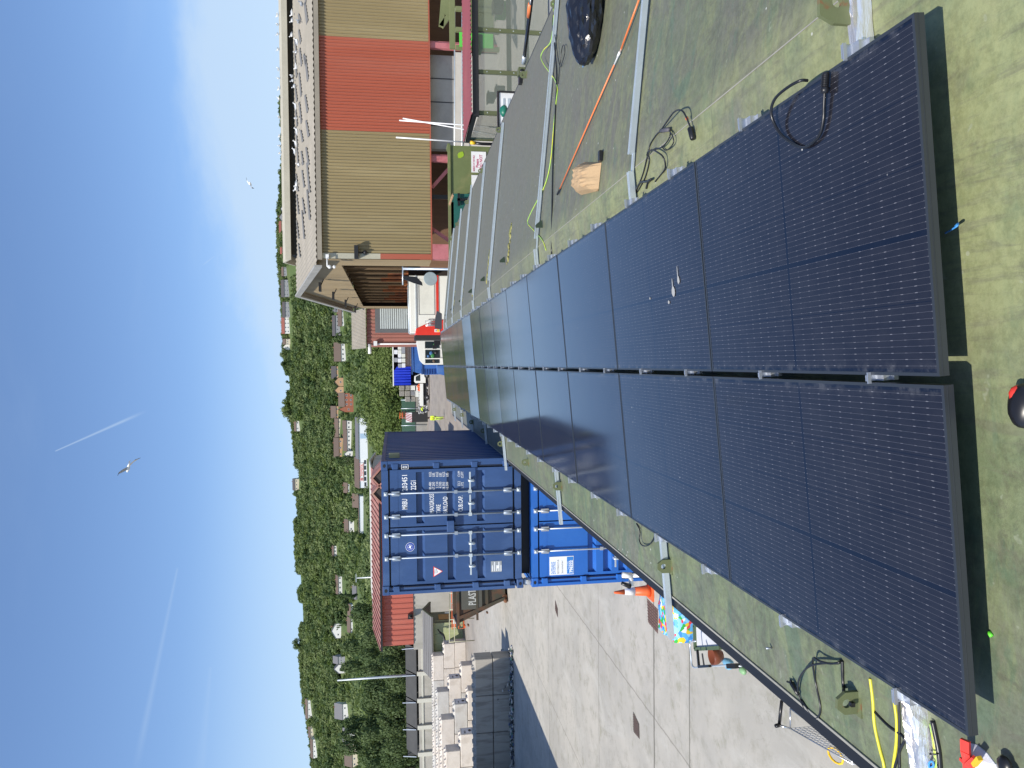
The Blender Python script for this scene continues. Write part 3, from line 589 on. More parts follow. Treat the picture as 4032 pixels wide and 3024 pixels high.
# lifting lugs
def lug(x, y, right=False, s=1.0):
    z = rz(x); k = MB(); W = 0.10*s; H = 0.105*s
    out = [(-W/2, 0), (W/2, 0), (W/2, H*0.66), (W/2-0.028, H), (-W/2+0.028, H), (-W/2, H*0.66)]
    # plate with hole
    n = 16; ring = [(0.0+0.020*math.cos(2*math.pi*i/n), H*0.58+0.020*math.sin(2*math.pi*i/n)) for i in range(n)]
    def ray_out(a):
        d = (math.cos(a), math.sin(a)); best = 9
        for i in range(6):
            p, r2 = out[i], out[(i+1) % 6]; ex, ey = r2[0]-p[0], r2[1]-p[1]; den = d[0]*ey-d[1]*ex
            if abs(den) < 1e-9: continue
            px, py = p[0], p[1]-H*0.58; t = (px*ey-py*ex)/den; u = (px*d[1]-py*d[0])/den
            if t > 0 and -1e-6 <= u <= 1+1e-6: best = min(best, t)
        return (d[0]*best, H*0.58+d[1]*best)
    angs = sorted([2*math.pi*i/n for i in range(n)]+[math.atan2(p[1]-H*0.58, p[0]) % (2*math.pi) for p in out])
    ri = [(0.020*math.cos(a), H*0.58+0.020*math.sin(a)) for a in angs]; ro = [ray_out(a) for a in angs]; m_ = len(angs)
    vs = [(p[0], t, p[1]) for t in (-0.009, 0.009) for p in ri+ro]; fs = []
    for i in range(m_):
        j = (i+1) % m_
        fs += [(i, j, m_+j, m_+i), (2*m_+i, 3*m_+i, 3*m_+j, 2*m_+j), (i, 2*m_+i, 2*m_+j, j), (m_+i, m_+j, 3*m_+j, 3*m_+i)]
    k.add(vs, fs)
    k.bb((-W/2-0.012, -0.03, -0.012), (W/2+0.012, 0.03, 0.006))
    o = k.build('lifting_lug', M_lugg, bd); o.location = (x-bd.location.x, y-bd.location.y, z)
    o.rotation_euler = (0, 0, R(random.uniform(-6, 6)))
for y in (2.99, 5.25, 8.93, 11.2, 13.9, 16.7, 19.3, 22.1, 24.9): lug(-1.50, y)
for y in (2.55, 5.45, 9.05, 11.3, 14.0, 17.0, 20.3, 23.5, 26.3): lug(4.36, y)
pq = pl(3372, 18, RZ, -SR, RX); lug(pq.x, pq.y, s=1.6)
for y in (8.9, 11.96, 14.66, 17.08, 19.6, 22.6, 25.2):
    k = MB(); k.prism([(0, 0), (0.10, 0), (0.10, 0.015), (0.03, 0.085), (0, 0.085)], 1, -0.006, 0.006)
    o = k.build('roof_tab', M_gsteel, bd); o.location = (RX+0.20-bd.location.x, y-bd.location.y-0.1, rz(RX+0.2)); o.rotation_euler = (0, 0, R(24))
# lichen patches: raised joints of the ridge with moss
M_moss = mat('yellow_lichen', (0.30, 0.28, 0.10), 0.95, var=0.35, scale=6, col2=(0.13, 0.15, 0.05), f2=1.0, s2=5, bump=0.6)
for y in (11.55, 14.2, 16.8, 19.5, 22.4):
    k = MB()
    for i in range(14):
        a = random.uniform(0, 6.28); X = RX+0.15+i*0.045; k.ico((X-RX, random.uniform(-0.07, 0.07), rz(X)-RZ+0.003), random.uniform(0.03, 0.07), 1, (1, 1, 0.22), 0.2)
    o = k.build('moss_patch', M_moss, bd); o.location = (RX-bd.location.x, y-bd.location.y, RZ)
# ---------------------------------------------------------------- rails across the roof
def rail_mb(k, X0, X1, Y, skew=0.0, w=0.042, h=0.042):
    for xa, xb in ((X0, min(X1, RX-0.03)), (max(X0, RX+0.10), X1)):
        if xb-xa < 0.05: continue
        A = Vector((xa, Y, rz(xa)+h/2+0.012)); B = Vector((xb, Y, rz(xb)+h/2+0.012))
        k.bar(A, B, w, h*0.72)
        k.bar(A+Vector((0, -w/2+0.004, h*0.46)), B+Vector((0, -w/2+0.004, h*0.46)), 0.008, 0.012)
        k.bar(A+Vector((0, w/2-0.004, h*0.46)), B+Vector((0, w/2-0.004, h*0.46)), 0.008, 0.012)
        k.bar(A+Vector((0, 0, h*0.40)), B+Vector((0, 0, h*0.40)), 0.012, 0.008)
rails = [(5.28, -2.05, 4.9), (8.98, -1.98, 4.75), (13.55, -1.95, 4.35), (16.35, -1.95, 4.38), (19.35, -1.92, 4.60), (22.35, -1.9, 4.60), (25.0, -1.9, 4.5)]
for i, (Y, xa, xb) in enumerate(rails):
    k = MB(); rail_mb(k, xa, xb, Y)
    k.bar((RX-0.04, Y, RZ+0.020), (RX+0.11, Y, rz(RX+0.11)+0.020), 0.03, 0.014)
    single(k, 'mounting_rail', M_galv, 'galvanised mounting rail across the green roof, %s uncovered rail from the near end' % ordinal(i), 'rail', (0, Y, rz(0)), 'galvanised rails across the roof')
# the nearest rail is wrapped in foil
M_foil = mat('crumpled_foil', (0.78, 0.77, 0.76), 0.30, 0.75, var=0.10, scale=4, bump=.35, bscale=16, col2=(0.30, 0.25, 0.20), f2=0.9, s2=7, stretch=(.25, 2, 1))
def foil(xa, xb, Y, label):
    k = MB(); n = 34; vs = []; fs = []; prof = [(-0.050, 0.002), (-0.040, 0.042), (-0.026, 0.056), (-0.008, 0.043), (0.008, 0.040), (0.024, 0.054), (0.040, 0.038), (0.054, 0.002)]; wv = [random.uniform(0, 6) for _ in prof]
    for i in range(n+1):
        X = xa+(xb-xa)*i/n
        for (a, b_), w_ in zip(prof, wv): vs.append((X, Y+a+.005*math.sin(X*9+w_)+random.uniform(-.002, .002), rz(X)+b_*(1+.12*math.sin(X*14+w_*2)+random.uniform(-.06, .06))))
    m_ = len(prof)
    for i in range(n):
        for j in range(m_-1): fs.append((i*m_+j, i*m_+j+1, (i+1)*m_+j+1, (i+1)*m_+j))
    k.add(vs, fs, False)
    single(k, 'foil_wrapped_rail', M_foil, label, 'rail', (xa, Y, rz(xa)))
foil(1.0, 2.6, 2.60, 'crumpled silver foil wrapped round the nearest rail right of the panels, under a rusty lug')
foil(-1.74, -0.9, 2.58, 'crumpled silver foil wrapped round the nearest rail at the left roof edge, beside grey cables')
# ---------------------------------------------------------------- solar panels
PW, PL_, PH = 1.134, 1.722, 0.035
def glass_mat():
    m = bpy.data.materials.new('solar_glass'); m.use_nodes = True; K = NT(m.node_tree); b = K.n['Principled BSDF']
    O = K.new('ShaderNodeTexCoord').outputs['Object']; sp = K.new('ShaderNodeSeparateXYZ'); K.l.new(O, sp.inputs[0])
    px = K.m('ADD', sp.outputs[0], 0.545); py = K.m('ADD', sp.outputs[1], 0.0)
    cw = 0.218; st = K.m('DIVIDE', px, cw); fs = K.m('FRACT', st)
    ds = K.m('MULTIPLY', K.m('ABSOLUTE', K.m('SUBTRACT', st, K.m('ROUND', st))), cw)
    # busbars, ten per strip
    fb = K.m('ABSOLUTE', K.m('SUBTRACT', K.m('FRACT', K.m('MULTIPLY', fs, 10.0)), 0.5))
    db = K.m('MULTIPLY', fb, cw/10)
    cy = K.m('DIVIDE', K.m('SUBTRACT', K.m('ABSOLUTE', py), 0.007), 0.0702)
    dy = K.m('MULTIPLY', K.m('ABSOLUTE', K.m('SUBTRACT', cy, K.m('ROUND', cy))), 0.0702)
    pad = K.m('LESS_THAN', dy, 0.0060)
    cellr = K.m('MULTIPLY', K.m('LESS_THAN', K.m('ABSOLUTE', sp.outputs[0]), 0.544), K.m('LESS_THAN', K.m('ABSOLUTE', sp.outputs[1]), 0.848))
    wn = K.new('ShaderNodeTexWhiteNoise', noise_dimensions='2D'); cb = K.new('ShaderNodeCombineXYZ')
    K.put(cb.inputs[0], K.m('FLOOR', K.m('MULTIPLY', st, 10.0))); K.put(cb.inputs[1], K.m('ROUND', cy)); K.l.new(cb.outputs[0], wn.inputs['Vector'])
    br = K.m('MULTIPLY', K.ramp(wn.outputs['Value'], 0.0, 1.0, 0.35, 1.0), 1.0)
    thin = K.m('MULTIPLY', K.m('LESS_THAN', db, 0.00036), 0.55)
    thick = K.m('MULTIPLY', K.m('MULTIPLY', K.m('LESS_THAN', db, 0.00115), pad), br)
    line = K.m('MULTIPLY', K.m('MAXIMUM', thin, thick), cellr)
    gapx = K.m('LESS_THAN', ds, 0.0015)
    thickgap = K.m('LESS_THAN', K.m('ABSOLUTE', K.m('SUBTRACT', px, 2*cw)), 0.010)
    midgap = K.m('LESS_THAN', K.m('ABSOLUTE', py), 0.008)
    gap = K.m('MAXIMUM', K.m('MAXIMUM', gapx, thickgap), K.m('MAXIMUM', midgap, K.m('SUBTRACT', 1.0, cellr)))
    fine = K.m('MULTIPLY', K.m('LESS_THAN', K.m('FRACT', K.m('MULTIPLY', sp.outputs[1], 640.0)), 0.25), 0.0)
    cn = K.noise(K.scale(O, (8, 3, 1)), 3.0, 4, 0.6)
    cell = K.mix(K.ramp(cn, 0.3, 0.7), (0.0095, 0.0100, 0.0160, 1), (0.0140, 0.0142, 0.0205, 1))
    c = K.mix(gap, cell, (0.0025, 0.0045, 0.013, 1))
    lf = K.m('MULTIPLY', line, K.m('SUBTRACT', 1.0, K.m('MAXIMUM', gap, fine)))
    c = K.mix(lf, c, (0.18, 0.18, 0.20, 1))
    # dust along the lower frame edges, dried rain and droppings
    oi = K.new('ShaderNodeObjectInfo')
    offs = K.new('ShaderNodeVectorMath', operation='ADD'); K.l.new(O, offs.inputs[0]); cb2 = K.new('ShaderNodeCombineXYZ'); K.l.new(K.m('MULTIPLY', oi.outputs['Random'], 37.0), cb2.inputs[0]); K.l.new(cb2.outputs[0], offs.inputs[1]); OV = offs.outputs[0]
    ex = K.ramp(K.m('SUBTRACT', 0.557, K.m('ABSOLUTE', sp.outputs[0])), 0.0, 0.05, 1, 0)
    dust = K.m('MULTIPLY', ex, K.ramp(K.noise(OV, 9.0, 6, 0.7), 0.45, 0.7))
    dust = K.m('ADD', K.m('MULTIPLY', dust, 0.16), K.m('MULTIPLY', K.ramp(K.noise(OV, 1.6, 6, 0.7), 0.35, 0.8), 0.022))
    vv = K.new('ShaderNodeTexVoronoi'); vv.inputs['Scale'].default_value = 3.4; K.l.new(K.scale(OV, (1, 1, 1)), vv.inputs['Vector'])
    dr = K.m('MULTIPLY', K.ramp(vv.outputs['Distance'], 0.018, 0.03, 1, 0), K.ramp(K.noise(OV, 1.3, 2), 0.5, 0.56))
    v8 = K.new('ShaderNodeTexVoronoi'); v8.inputs['Scale'].default_value = 11; K.l.new(OV, v8.inputs['Vector']); dr = K.m('MAXIMUM', dr, K.m('MULTIPLY', K.ramp(v8.outputs['Distance'], 0.025, 0.045, .8, 0), K.ramp(K.noise(OV, 2.1, 2), 0.52, 0.6)))
    c = K.mix(dust, c, (0.36, 0.36, 0.36, 1)); c = K.mix(dr, c, (0.75, 0.75, 0.72, 1))
    K.l.new(c, b.inputs['Base Color'])
    b.inputs['IOR'].default_value = 1.45; b.inputs['Coat Weight'].default_value = 0.45; b.inputs['Coat Roughness'].default_value = 0.10; b.inputs['Coat IOR'].default_value = 1.45; b.inputs['Specular Tint'].default_value = (0.90, 0.91, 1.0, 1); b.inputs['Specular IOR Level'].default_value = 0.5
    wob = K.noise(OV, 1.8, 3, 0.5)
    K.l.new(K.m('ADD', K.m('MULTIPLY', dust, 1.2), 0.10), b.inputs['Roughness'])
    bn = K.new('ShaderNodeBump'); bn.inputs['Strength'].default_value = 0.10; bn.inputs['Distance'].default_value = 0.004
    K.l.new(wob, bn.inputs['Height']); K.l.new(bn.outputs[0], b.inputs['Normal'])
    return m
M_glass = glass_mat()
M_frame = mat('black_anodised_frame', (0.045, 0.052, 0.062), 0.34, 0.35, var=0.06, spec=0.6)
M_clampdark = mat('dark_clamp', (0.02, 0.022, 0.03), 0.4, 0.3)
M_alu = mat('bright_aluminium', (0.52, 0.55, 0.60), 0.35, 0.7, var=0.04)
def make_panel(col):
    t = thing('solar_panel', 'x', 'solar panel', (0, 0, 0))
    a, b_ = PW/2, PL_/2
    g = MB(); g.bb((-a+0.011, -b_+0.011, -0.006), (a-0.011, b_-0.011, -0.0015)); g.build('glass_cells', M_glass, t)
    f = MB()
    for s in (-1, 1):
        f.bb((s*a-s*0.0115, -b_, -PH), (s*a, b_, 0)); f.bb((-a+0.0115, s*b_-s*0.0115, -PH), (a-0.0115, s*b_, 0))
        f.bb((s*(a-0.0115), -b_+0.0115, -PH), (s*(a-0.036), b_-0.0115, -PH+0.002))
        f.bb((-a+0.036, s*(b_-0.0115), -PH), (a-0.036, s*(b_-0.036), -PH+0.002))
        # small drip groove on the outer face
        f.bb((-a, s*b_, -0.0135), (a, s*(b_+0.0012), -0.0115))
    f.build('frame', M_frame, t)
    k = MB(); k.bb((-a+0.012, -b_+0.012, -0.010), (a-0.012, b_-0.012, -0.0075)); k.build('backsheet', M_black, t)
    def clamp(x, y, sgn, gap=False):
        c = MB(); w_ = 0.024 if gap else 0.052
        x0 = x+sgn*0.002; x1 = x+sgn*w_
        if gap: x0, x1 = x+sgn*0.001, x+sgn*0.023
        c.bb((x0, y-0.02, -0.060), (x1, y+0.020, -0.030)); c.bb((x0, y-0.040, -0.075), (x1, y-0.020, -0.058))
        c.bb((x0, y+0.020, -0.085), (x1, y+0.026, 0.010)); c.bb((x-sgn*0.010, y+0.005, 0.0008), (x1+(sgn*0.008 if gap else 0), y+0.011, 0.014))
        o = c.build('clamp', M_alu, t); 
        d = MB(); d.bb((x0, y+0.027, -0.085), (x1 if gap else x+sgn*0.05, y+0.058, -0.028)); d.tube([(x+sgn*w_*0.55, y+0.045, -0.030), (x+sgn*w_*0.55, y+0.045, -0.006)], 0.006, 6)
        d.build('clamp_bolt', M_clampdark, o)
    if col == 0:
        for y in (-0.52, 0.30): clamp(-a, y, -1)
    else:
        for y in (-0.52, 0.30): clamp(a, y, 1); clamp(-a, y, -1, True)
    return t
b = 0.085
PZ = CAMZ-1.70
protos = [make_panel(0), make_panel(1)]
pitch = [0.0]*14
tilt = {5: 0.1, 6: 0.2, 7: 0.15, 8: 1.5, 9: -0.1, 10: 0.1}
side = ['left', 'right']
Yc = 2.125+PL_/2
gaps = {6: 0.05}
ylist = []
for r_ in range(14):
    ylist.append(Yc); Yc += PL_+0.014+gaps.get(r_, 0)
for c_ in (0, 1):
    for r_ in range(14):
        o = protos[c_] if r_ == 0 else copy_tree(protos[c_])
        X = (-0.079-PW/2) if c_ == 0 else (-0.055+PW/2)
        o.location = (X, ylist[r_]+(0.0 if c_ == 0 else 0.012), PZ+b*X)
        o.rotation_euler = (R(tilt.get(r_, 0)+random.uniform(-.12, .12)), -math.atan(b)+R(random.uniform(-.12, .12)), R(random.uniform(-.05, .05)))
        near = {0: 'black solar panel at the near end of the %s column', 13: 'black solar panel at the far end of the %s column'}
        lab = near.get(r_, 'black solar panel in the %%s column, %s from the near end' % ordinal(r_)) % side[c_]
        if (c_, r_) == (1, 0): lab = 'near end black solar panel of the right column, a cable lying on it'
        if (c_, r_) == (1, 2): lab = 'black solar panel in the right column splashed with white bird droppings'
        relabel(o, lab); o['group'] = 'solar panels in two columns along the roof'
# droppings on the third right panel
M_drop = mat('bird_dropping', (0.33, 0.33, 0.32), 0.8, var=0.1)
pz = lambda X: PZ+b*X
def on_panel(x, y, dz=0.0): return pl(x, y, PZ+dz, b)
tgt = [o for o in COL.objects if o.get('category') == 'solar panel' and 'splashed' in o.get('label', '')][0]
k = MB()
for (x, y, l, ww) in ((2652, 1147, 0.030, 0.006), (2648, 1118, 0.030, 0.0012), (2672, 1102, 0.022, 0.004), (2668, 1075, 0.04, 0.001), (2634, 1190, 0.010, 0.003), (2560, 1175, 0.008, 0.002)):
    p = on_panel(x, y); n = 10
    vs = [(p.x+math.cos(a)*l*(1+0.2*random.random())+0, p.y+math.sin(a)*ww*3.2*(1+0.5*random.random()), pz(p.x+math.cos(a)*l)+0.0022) for a in [2*math.pi*i/n for i in range(n)]]
    vs = [tuple(v) for v in vs]; k.add(vs+[(v[0], v[1], v[2]-0.0015) for v in vs], [tuple(range(n)), tuple(range(2*n-1, n-1, -1))]+[(i, i+n, (i+1) % n+n, (i+1) % n) for i in range(n)])
k.build('bird_dropping', M_drop, tgt, world=True)
# ---------------------------------------------------------------- loose things on the roof
def RPt(x, y, dz=0.0):            # picture point on the roof surface
    p = pl(x, y, RZ+dz-SL*RX, SL)
    if p.x > RX: p = pl(x, y, RZ+dz, -SR, RX)
    return p
def cable(name, pts, r, m, label, cat='cable', group=None, lift=None, panel=False, n=5):
    P = []
    for i, q in enumerate(pts):
        dz = (q[2] if len(q) > 2 else 0.0)+r
        P.append(on_panel(q[0], q[1], dz) if panel else RPt(q[0], q[1], dz))
    P = smooth_pts(P, n); k = MB(); k.tube(P, r, 7)
    return single(k, name, m, label, cat, P[0], group)
M_cable = mat('black_cable', (0.014, 0.015, 0.018), 0.32, var=0.1)
M_yel = mat('yellow_cable', (0.72, 0.66, 0.05), 0.4); M_gy = mat('earth_cable', (0.35, 0.60, 0.10), 0.4, col2=(0.7, 0.65, 0.05), f2=1.0, s2=4.0)
M_orange = mat('orange_rod', (0.75, 0.20, 0.06), 0.4); M_white = mat('white_paint', (0.78, 0.78, 0.76), 0.45, var=0.05)
M_red = mat('red_plastic', (0.70, 0.045, 0.03), 0.4); M_yelp = mat('yellow_plastic', (0.80, 0.50, 0.02), 0.45)
# cable with plug lying on the first right panel
pts = [(3180, 317, -.02), (3150, 318, .01), (3100, 345, .03), (3052, 388, .04), (3036, 440, .035), (3050, 490, .02), (3080, 535, .01), (3130, 570, .004), (3165, 580, .004), (3200, 562, .004), (3228, 528, .004), (3242, 470, .006), (3244, 420, .008), (3247, 362, .01)]
t = cable('cable', pts, 0.0062, M_cable, 'black cable looping over the near right solar panel with a ribbed plug', 'cable', panel=True)
A = on_panel(3246, 368, 0.018); B = on_panel(3252, 283, 0.018); k = MB(); k.tube([A, A.lerp(B, .28), A.lerp(B, .3), A.lerp(B, .92), B], [0.014, 0.016, 0.013, 0.013, 0.010], 12)
for i in range(7): q_ = A.lerp(B, .36+.08*i); k.tube([q_, q_+(B-A)*0.03], 0.0152, 12)
k.build('plug', M_black, t, world=True)
# tangle at the ridge
cable('cable', [(2505, 750), (2530, 690), (2548, 620), (2560, 570), (2585, 530), (2600, 515, .01), (2625, 480, .03), (2650, 445, .05), (2672, 433, .06), (2690, 440, .05), (2706, 470, .03), (2718, 500, .02)], 0.0052, M_cable, 'black cable rising from the ridge tangle to a fat connector with an orange ring')
A = RPt(2717, 500, 0.025); B = RPt(2729, 550, 0.02); k = MB(); k.tube([A, A.lerp(B, .1), B.lerp(A, .1), B], [0.010, 0.018, 0.017, 0.012], 12)
single(k, 'connector', M_black, 'fat black cable connector lying on the green roof beside the panels', 'connector', A)
k = MB(); q1 = RPt(2703, 462, 0.035); q2 = RPt(2706, 470, 0.033); k.tube([q1, q2], 0.0085, 8); single(k, 'cable_ring', mat('orange_tape', (0.85, 0.16, 0.05), .5), 'small orange ring round the black cable by its connector', 'cable ring', q1)
cable('cable', [(2510, 755), (2540, 700), (2556, 640), (2552, 610, .01), (2565, 590, .03), (2590, 600, .04), (2612, 620, .03), (2620, 660, .01), (2600, 690, .0), (2580, 715)], 0.0055, M_cable, 'black cable hooked in a wide loop at the ridge, ending under the panel edge')
cable('cable', [(2547, 612, .01), (2552, 596, .02), (2575, 590, .03), (2605, 580, .03), (2625, 560, .02), (2638, 535, .02), (2636, 515, .01), (2612, 512, .01)], 0.0045, M_cable, 'thin black cable twisted in a small figure of eight at the ridge')
cable('cable', [(2636, 515, .02), (2648, 535, .02), (2652, 560, .02), (2640, 580, .02), (2620, 592, .01), (2606, 575, .01)], 0.004, M_cable, 'thin dark wire curling right of the knot of cables at the ridge')
A = RPt(2603, 515, 0.02); B = RPt(2635, 510, 0.02); k = MB(); k.tube([A, B], 0.013, 10); single(k, 'cable_joint', mat('grey_joint', (0.09, 0.085, 0.10), .5), 'dark grey joint piece holding the knot of cables at the ridge', 'connector', A)
cable('cable', [(2500, 760), (2520, 720), (2545, 715, .01), (2565, 705, .02), (2552, 718), (2545, 742)], 0.008, M_cable, 'short black cable tail with a plug at the edge of the panels by the ridge')
# bundle along the far side rail and earth wire
cable('cable', [(2172, 1000), (2174, 800), (2178, 620), (2186, 450), (2192, 300), (2184, 180, .02), (2176, 90), (2190, 0), (2200, -60)], 0.009, M_cable, 'black cable bundle running beside the second rail across the roof', 'cable')
cable('cable', [(2196, 0), (2180, 90, .02), (2188, 160, .03), (2198, 230, .02), (2206, 262, .01), (2216, 240, .02), (2224, 205, .03), (2222, 180, .03), (2214, 185, .02), (2205, 250, .01), (2198, 330)], 0.005, M_cable, 'thin black cable with a round loop standing off the second rail')
cable('earth_wire', [(2133, 760), (2155, 700), (2170, 620), (2180, 500), (2190, 400), (2195, 350), (2185, 315), (2160, 280, .03), (2138, 248, .05), (2130, 222, .05), (2142, 195, .04), (2168, 165, .02), (2178, 100), (2180, 40), (2176, 0), (2170, -40)], 0.0065, M_gy, 'green and yellow earth wire snaking past the second rail')
cable('earth_wire', [(2133, 760), (2110, 800), (2085, 850), (2078, 878), (2100, 905), (2135, 945), (2150, 985)], 0.0065, M_gy, 'green and yellow earth wire trailing over the roof left of the paper bag')
# orange rod
A = RPt(2523, -20, 0.02); A0 = RPt(2447, 190, 0.02); B = RPt(2205, 742, 0.02)
k = MB(); k.tube([A, A0], 0.0085, 8); k.tube([A0, A.lerp(B, 0.0).lerp(B, 0) if False else A0.lerp(B, .02)], 0.006, 8); t = single(k, 'cable_rod', M_orange, 'long thin orange cable rod lying across the roof from the right edge', 'rod', A)
k = MB(); a2 = A0.lerp(B, .09); k.tube([a2, B], 0.0075, 8); k.build('rod_section', M_orange, t, world=True)
k = MB(); k.tube([A0.lerp(B, .005), a2], 0.006, 8); k.tube([A0.lerp(B, .02), A0.lerp(B, .045)], 0.011, 8); k.build('white_joint', M_white, t, world=True)
k = MB(); k.tube([B, B+(B-A0).normalized()*0.12], 0.011, 8); k.build('end_ferrule', M_blacksteel, t, world=True)
# paper bag
P0 = RPt(2325, 690, 0); k = MB(); nx, ny = 12, 8; vs = []; fs = []
A1, A2 = RPt(2290, 768), RPt(2300, 638); B1 = RPt(2358, 752); B2 = RPt(2370, 640)
rr = random.Random(3)
for side_ in (0, 1):
    for j in range(ny+1):
        for i in range(nx+1):
            u_, v_ = i/nx, j/ny; p = A1.lerp(A2, u_).lerp(B1.lerp(B2, u_), v_)
            e = max(0, min(u_, 1-u_, v_, 1-v_)); h_ = 0.13*min(1, (e*4.2))**0.6*(1+rr.uniform(-.10, .10)) if side_ else 0.0
            vs.append((p.x, p.y, rz(p.x)+0.004+h_))
m_ = (nx+1)*(ny+1)
for s in (0, 1):
    for j in range(ny):
        for i in range(nx): a_ = s*m_+j*(nx+1)+i; fs.append((a_, a_+1, a_+nx+2, a_+nx+1))
k.add(vs, fs); t = single(k, 'paper_bag', mat('brown_paper', (0.44, 0.30, 0.165), 0.8, var=0.12, bump=0.5, bscale=9), 'crumpled brown paper bag lying on the roof right of the panels', 'paper bag', P0)
p_ = RPt(2368, 640, 0); k = MB(); k.bb((p_.x-.0, p_.y-0.06, rz(p_.x)), (p_.x+0.09, p_.y-0.01, rz(p_.x)+0.035)); single(k, 'bag_shadow_block', M_black, 'black block standing in for the shadow at the right end of the paper bag', 'block', p_, bevel=0.005)  # black block paints in the shadow of the paper bag
# black refuse bag
P0 = RPt(2370, 60, 0); k = MB(); bm = bmesh.new(); bmesh.ops.create_icosphere(bm, subdivisions=4, radius=1)
rr = random.Random(5); rid = [(rr.uniform(0, 6.28), rr.uniform(4, 9), rr.uniform(.02, .06)) for _ in range(6)]
vs = []
for v in bm.verts:
    c = v.co.copy(); a_ = math.atan2(c.z, c.y)
    long_ = (c.x+1)/2
    fold = sum(am*abs(math.sin(a_*fr+ph+c.x*1.5)) for ph, fr, am in rid)
    cr = 0.035*abs(math.sin(7*c.x+4*c.y-3*c.z))-0.05*abs(math.sin(9*c.y-5*c.x+2*c.z+1))+.04*abs(math.sin(13*c.z+8*c.x)); lump = 0.09*math.sin(3.1*c.x+1.2*c.y)+0.06*math.sin(5*c.y+2*c.z)+cr
    s_ = 1-fold*(0.3+0.9*long_)+lump
    neck = 1-0.62*max(0, (c.x-0.45)/0.55)**0.8
    z_ = c.z*s_*neck
    vs.append((c.x*0.34*(1+lump*.5), c.y*0.19*s_*neck, max(z_*0.135, -0.10)+0.10))
bm.verts.index_update(); fs = [tuple(v.index for v in f.verts) for f in bm.faces]; bm.free()
ang = R(-6); M3 = Matrix.Rotation(ang, 3, 'Z') @ Matrix.Diagonal((1.3, 1.35, 1.35)); BC = RPt(2362, 62)
k.add([(M3 @ Vector(v))+Vector((BC.x, BC.y, rz(BC.x))) for v in vs], fs, False)
single(k, 'refuse_bag', mat('black_polythene', (0.010, 0.011, 0.016), 0.22, var=0.1, bump=0.3, bscale=10, spec=0.7), 'shiny black plastic refuse bag slumped on the roof at the right edge', 'bin bag', (3.4, 6.6, rz(3.4)))
for (x, y, x2, y2, i) in ((2302, 200, 2298, 225, 0), (2298, 235, 2295, 265, 1), (2330, 185, 2325, 215, 2)):
    k = MB(); k.tube([RPt(x, y, .004), RPt(x2, y2, .004)], 0.0035, 5); single(k, 'blue_offcut', mat('blue_plastic', (0.06, 0.30, 0.75), .5), ['short blue wire offcut left of the bin bag, nearer the rail', 'short blue wire offcut left of the bin bag, nearer the paper bag', 'short bright blue wire offcut touching the left end of the bin bag'][i], 'wire offcut', RPt(x, y), 'blue wire offcuts on the roof')
# left roof edge: cables
cable('cable', [(3310, 2600), (3303, 2608, .02), (3270, 2613, .03), (3228, 2603, .04), (3205, 2590, .04), (3200, 2610, .03), (3210, 2680), (3230, 2780), (3222, 2823), (3200, 2818), (3155, 2755)], 0.0052, M_cable, 'black cable loop with a two-pronged plug at the left roof edge', 'cable')
cable('cable', [(3309, 2600), (3300, 2612, .02), (3240, 2612, .03), (3185, 2625, .04), (3148, 2670, .03), (3143, 2730, .01), (3170, 2790), (3218, 2832)], 0.0052, M_cable, 'outer black cable of the loop beside the left roof edge', 'cable')
k = MB(); A = RPt(3143, 2735, .02); B = RPt(3118, 2690, .02); C_ = RPt(3100, 2684, .02); D_ = RPt(3112, 2676, .02); k.tube([A, B], [.010, .014], 8); k.tube([B, C_], .006, 6); k.tube([B, D_], .006, 6)
single(k, 'branch_connector', M_black, 'black Y-shaped branch connector at the left roof edge', 'connector', A)
cable('cable', [(3317, 2602), (3318, 2640), (3321, 2700), (3322, 2722, .03)], 0.008, M_cable, 'straight dark cable running from the panel edge to the near left lug', 'cable')
cable('cable', [(3426, 2672), (3430, 2700), (3437, 2760), (3443, 2850), (3462, 2940), (3478, 3000), (3484, 3040)], 0.0068, M_yel, 'yellow cable leaving the near left panel, the one farther from the camera', 'cable', 'yellow cables at the left roof edge')
cable('cable', [(3517, 2735), (3524, 2780), (3531, 2840), (3530, 2920), (3520, 3000), (3515, 3040)], 0.0068, M_yel, 'yellow cable leaving the near left panel, the one nearer the foil', 'cable', 'yellow cables at the left roof edge')
cable('cable', [(3445, 2804), (3500, 2860), (3560, 2905), (3545, 2950), (3520, 3030)], 0.006, M_cable, 'black cable bent sharply under the two yellow cables', 'cable')
cable('cable', [(3540, 2745), (3542, 2850), (3541, 2950), (3542, 3040)], 0.006, M_cable, 'straight black cable between yellow cable and foil', 'cable')
for i, dx in enumerate((0, 7, 14)):
    cable('cable', [(3632+dx, 2815+dx), (3650+dx, 2900), (3672+dx, 2990), (3682+dx, 3040)], 0.005, mat('grey_cable', (0.16, 0.16, 0.18), .45), ['grey cable of the tied bundle, the one against the foil', 'grey cable in the middle of the tied bundle', 'grey cable of the tied bundle, the one against the green wire'][i], 'cable', 'grey cables tied in a bundle')
cable('earth_wire', [(3668, 2850), (3678, 2910), (3684, 2960), (3690, 3040)], 0.0085, M_gy, 'thick green earth wire in the tied bundle near the corner of the panels', 'cable')
cable('cable', [(3672, 2838), (3685, 2900), (3697, 2965), (3702, 3040)], 0.010, M_cable, 'thick black cable at the near side of the tied bundle', 'cable')
k = MB(); A = RPt(3664, 2966, 0.02); B = RPt(3694, 2970, 0.02); k.tube(smooth_pts([A, A.lerp(B, .5)+Vector((0, 0, .018)), B]), 0.003, 6); single(k, 'cable_tie', M_black, 'black cable tie round the grey and green cables', 'cable tie', A)
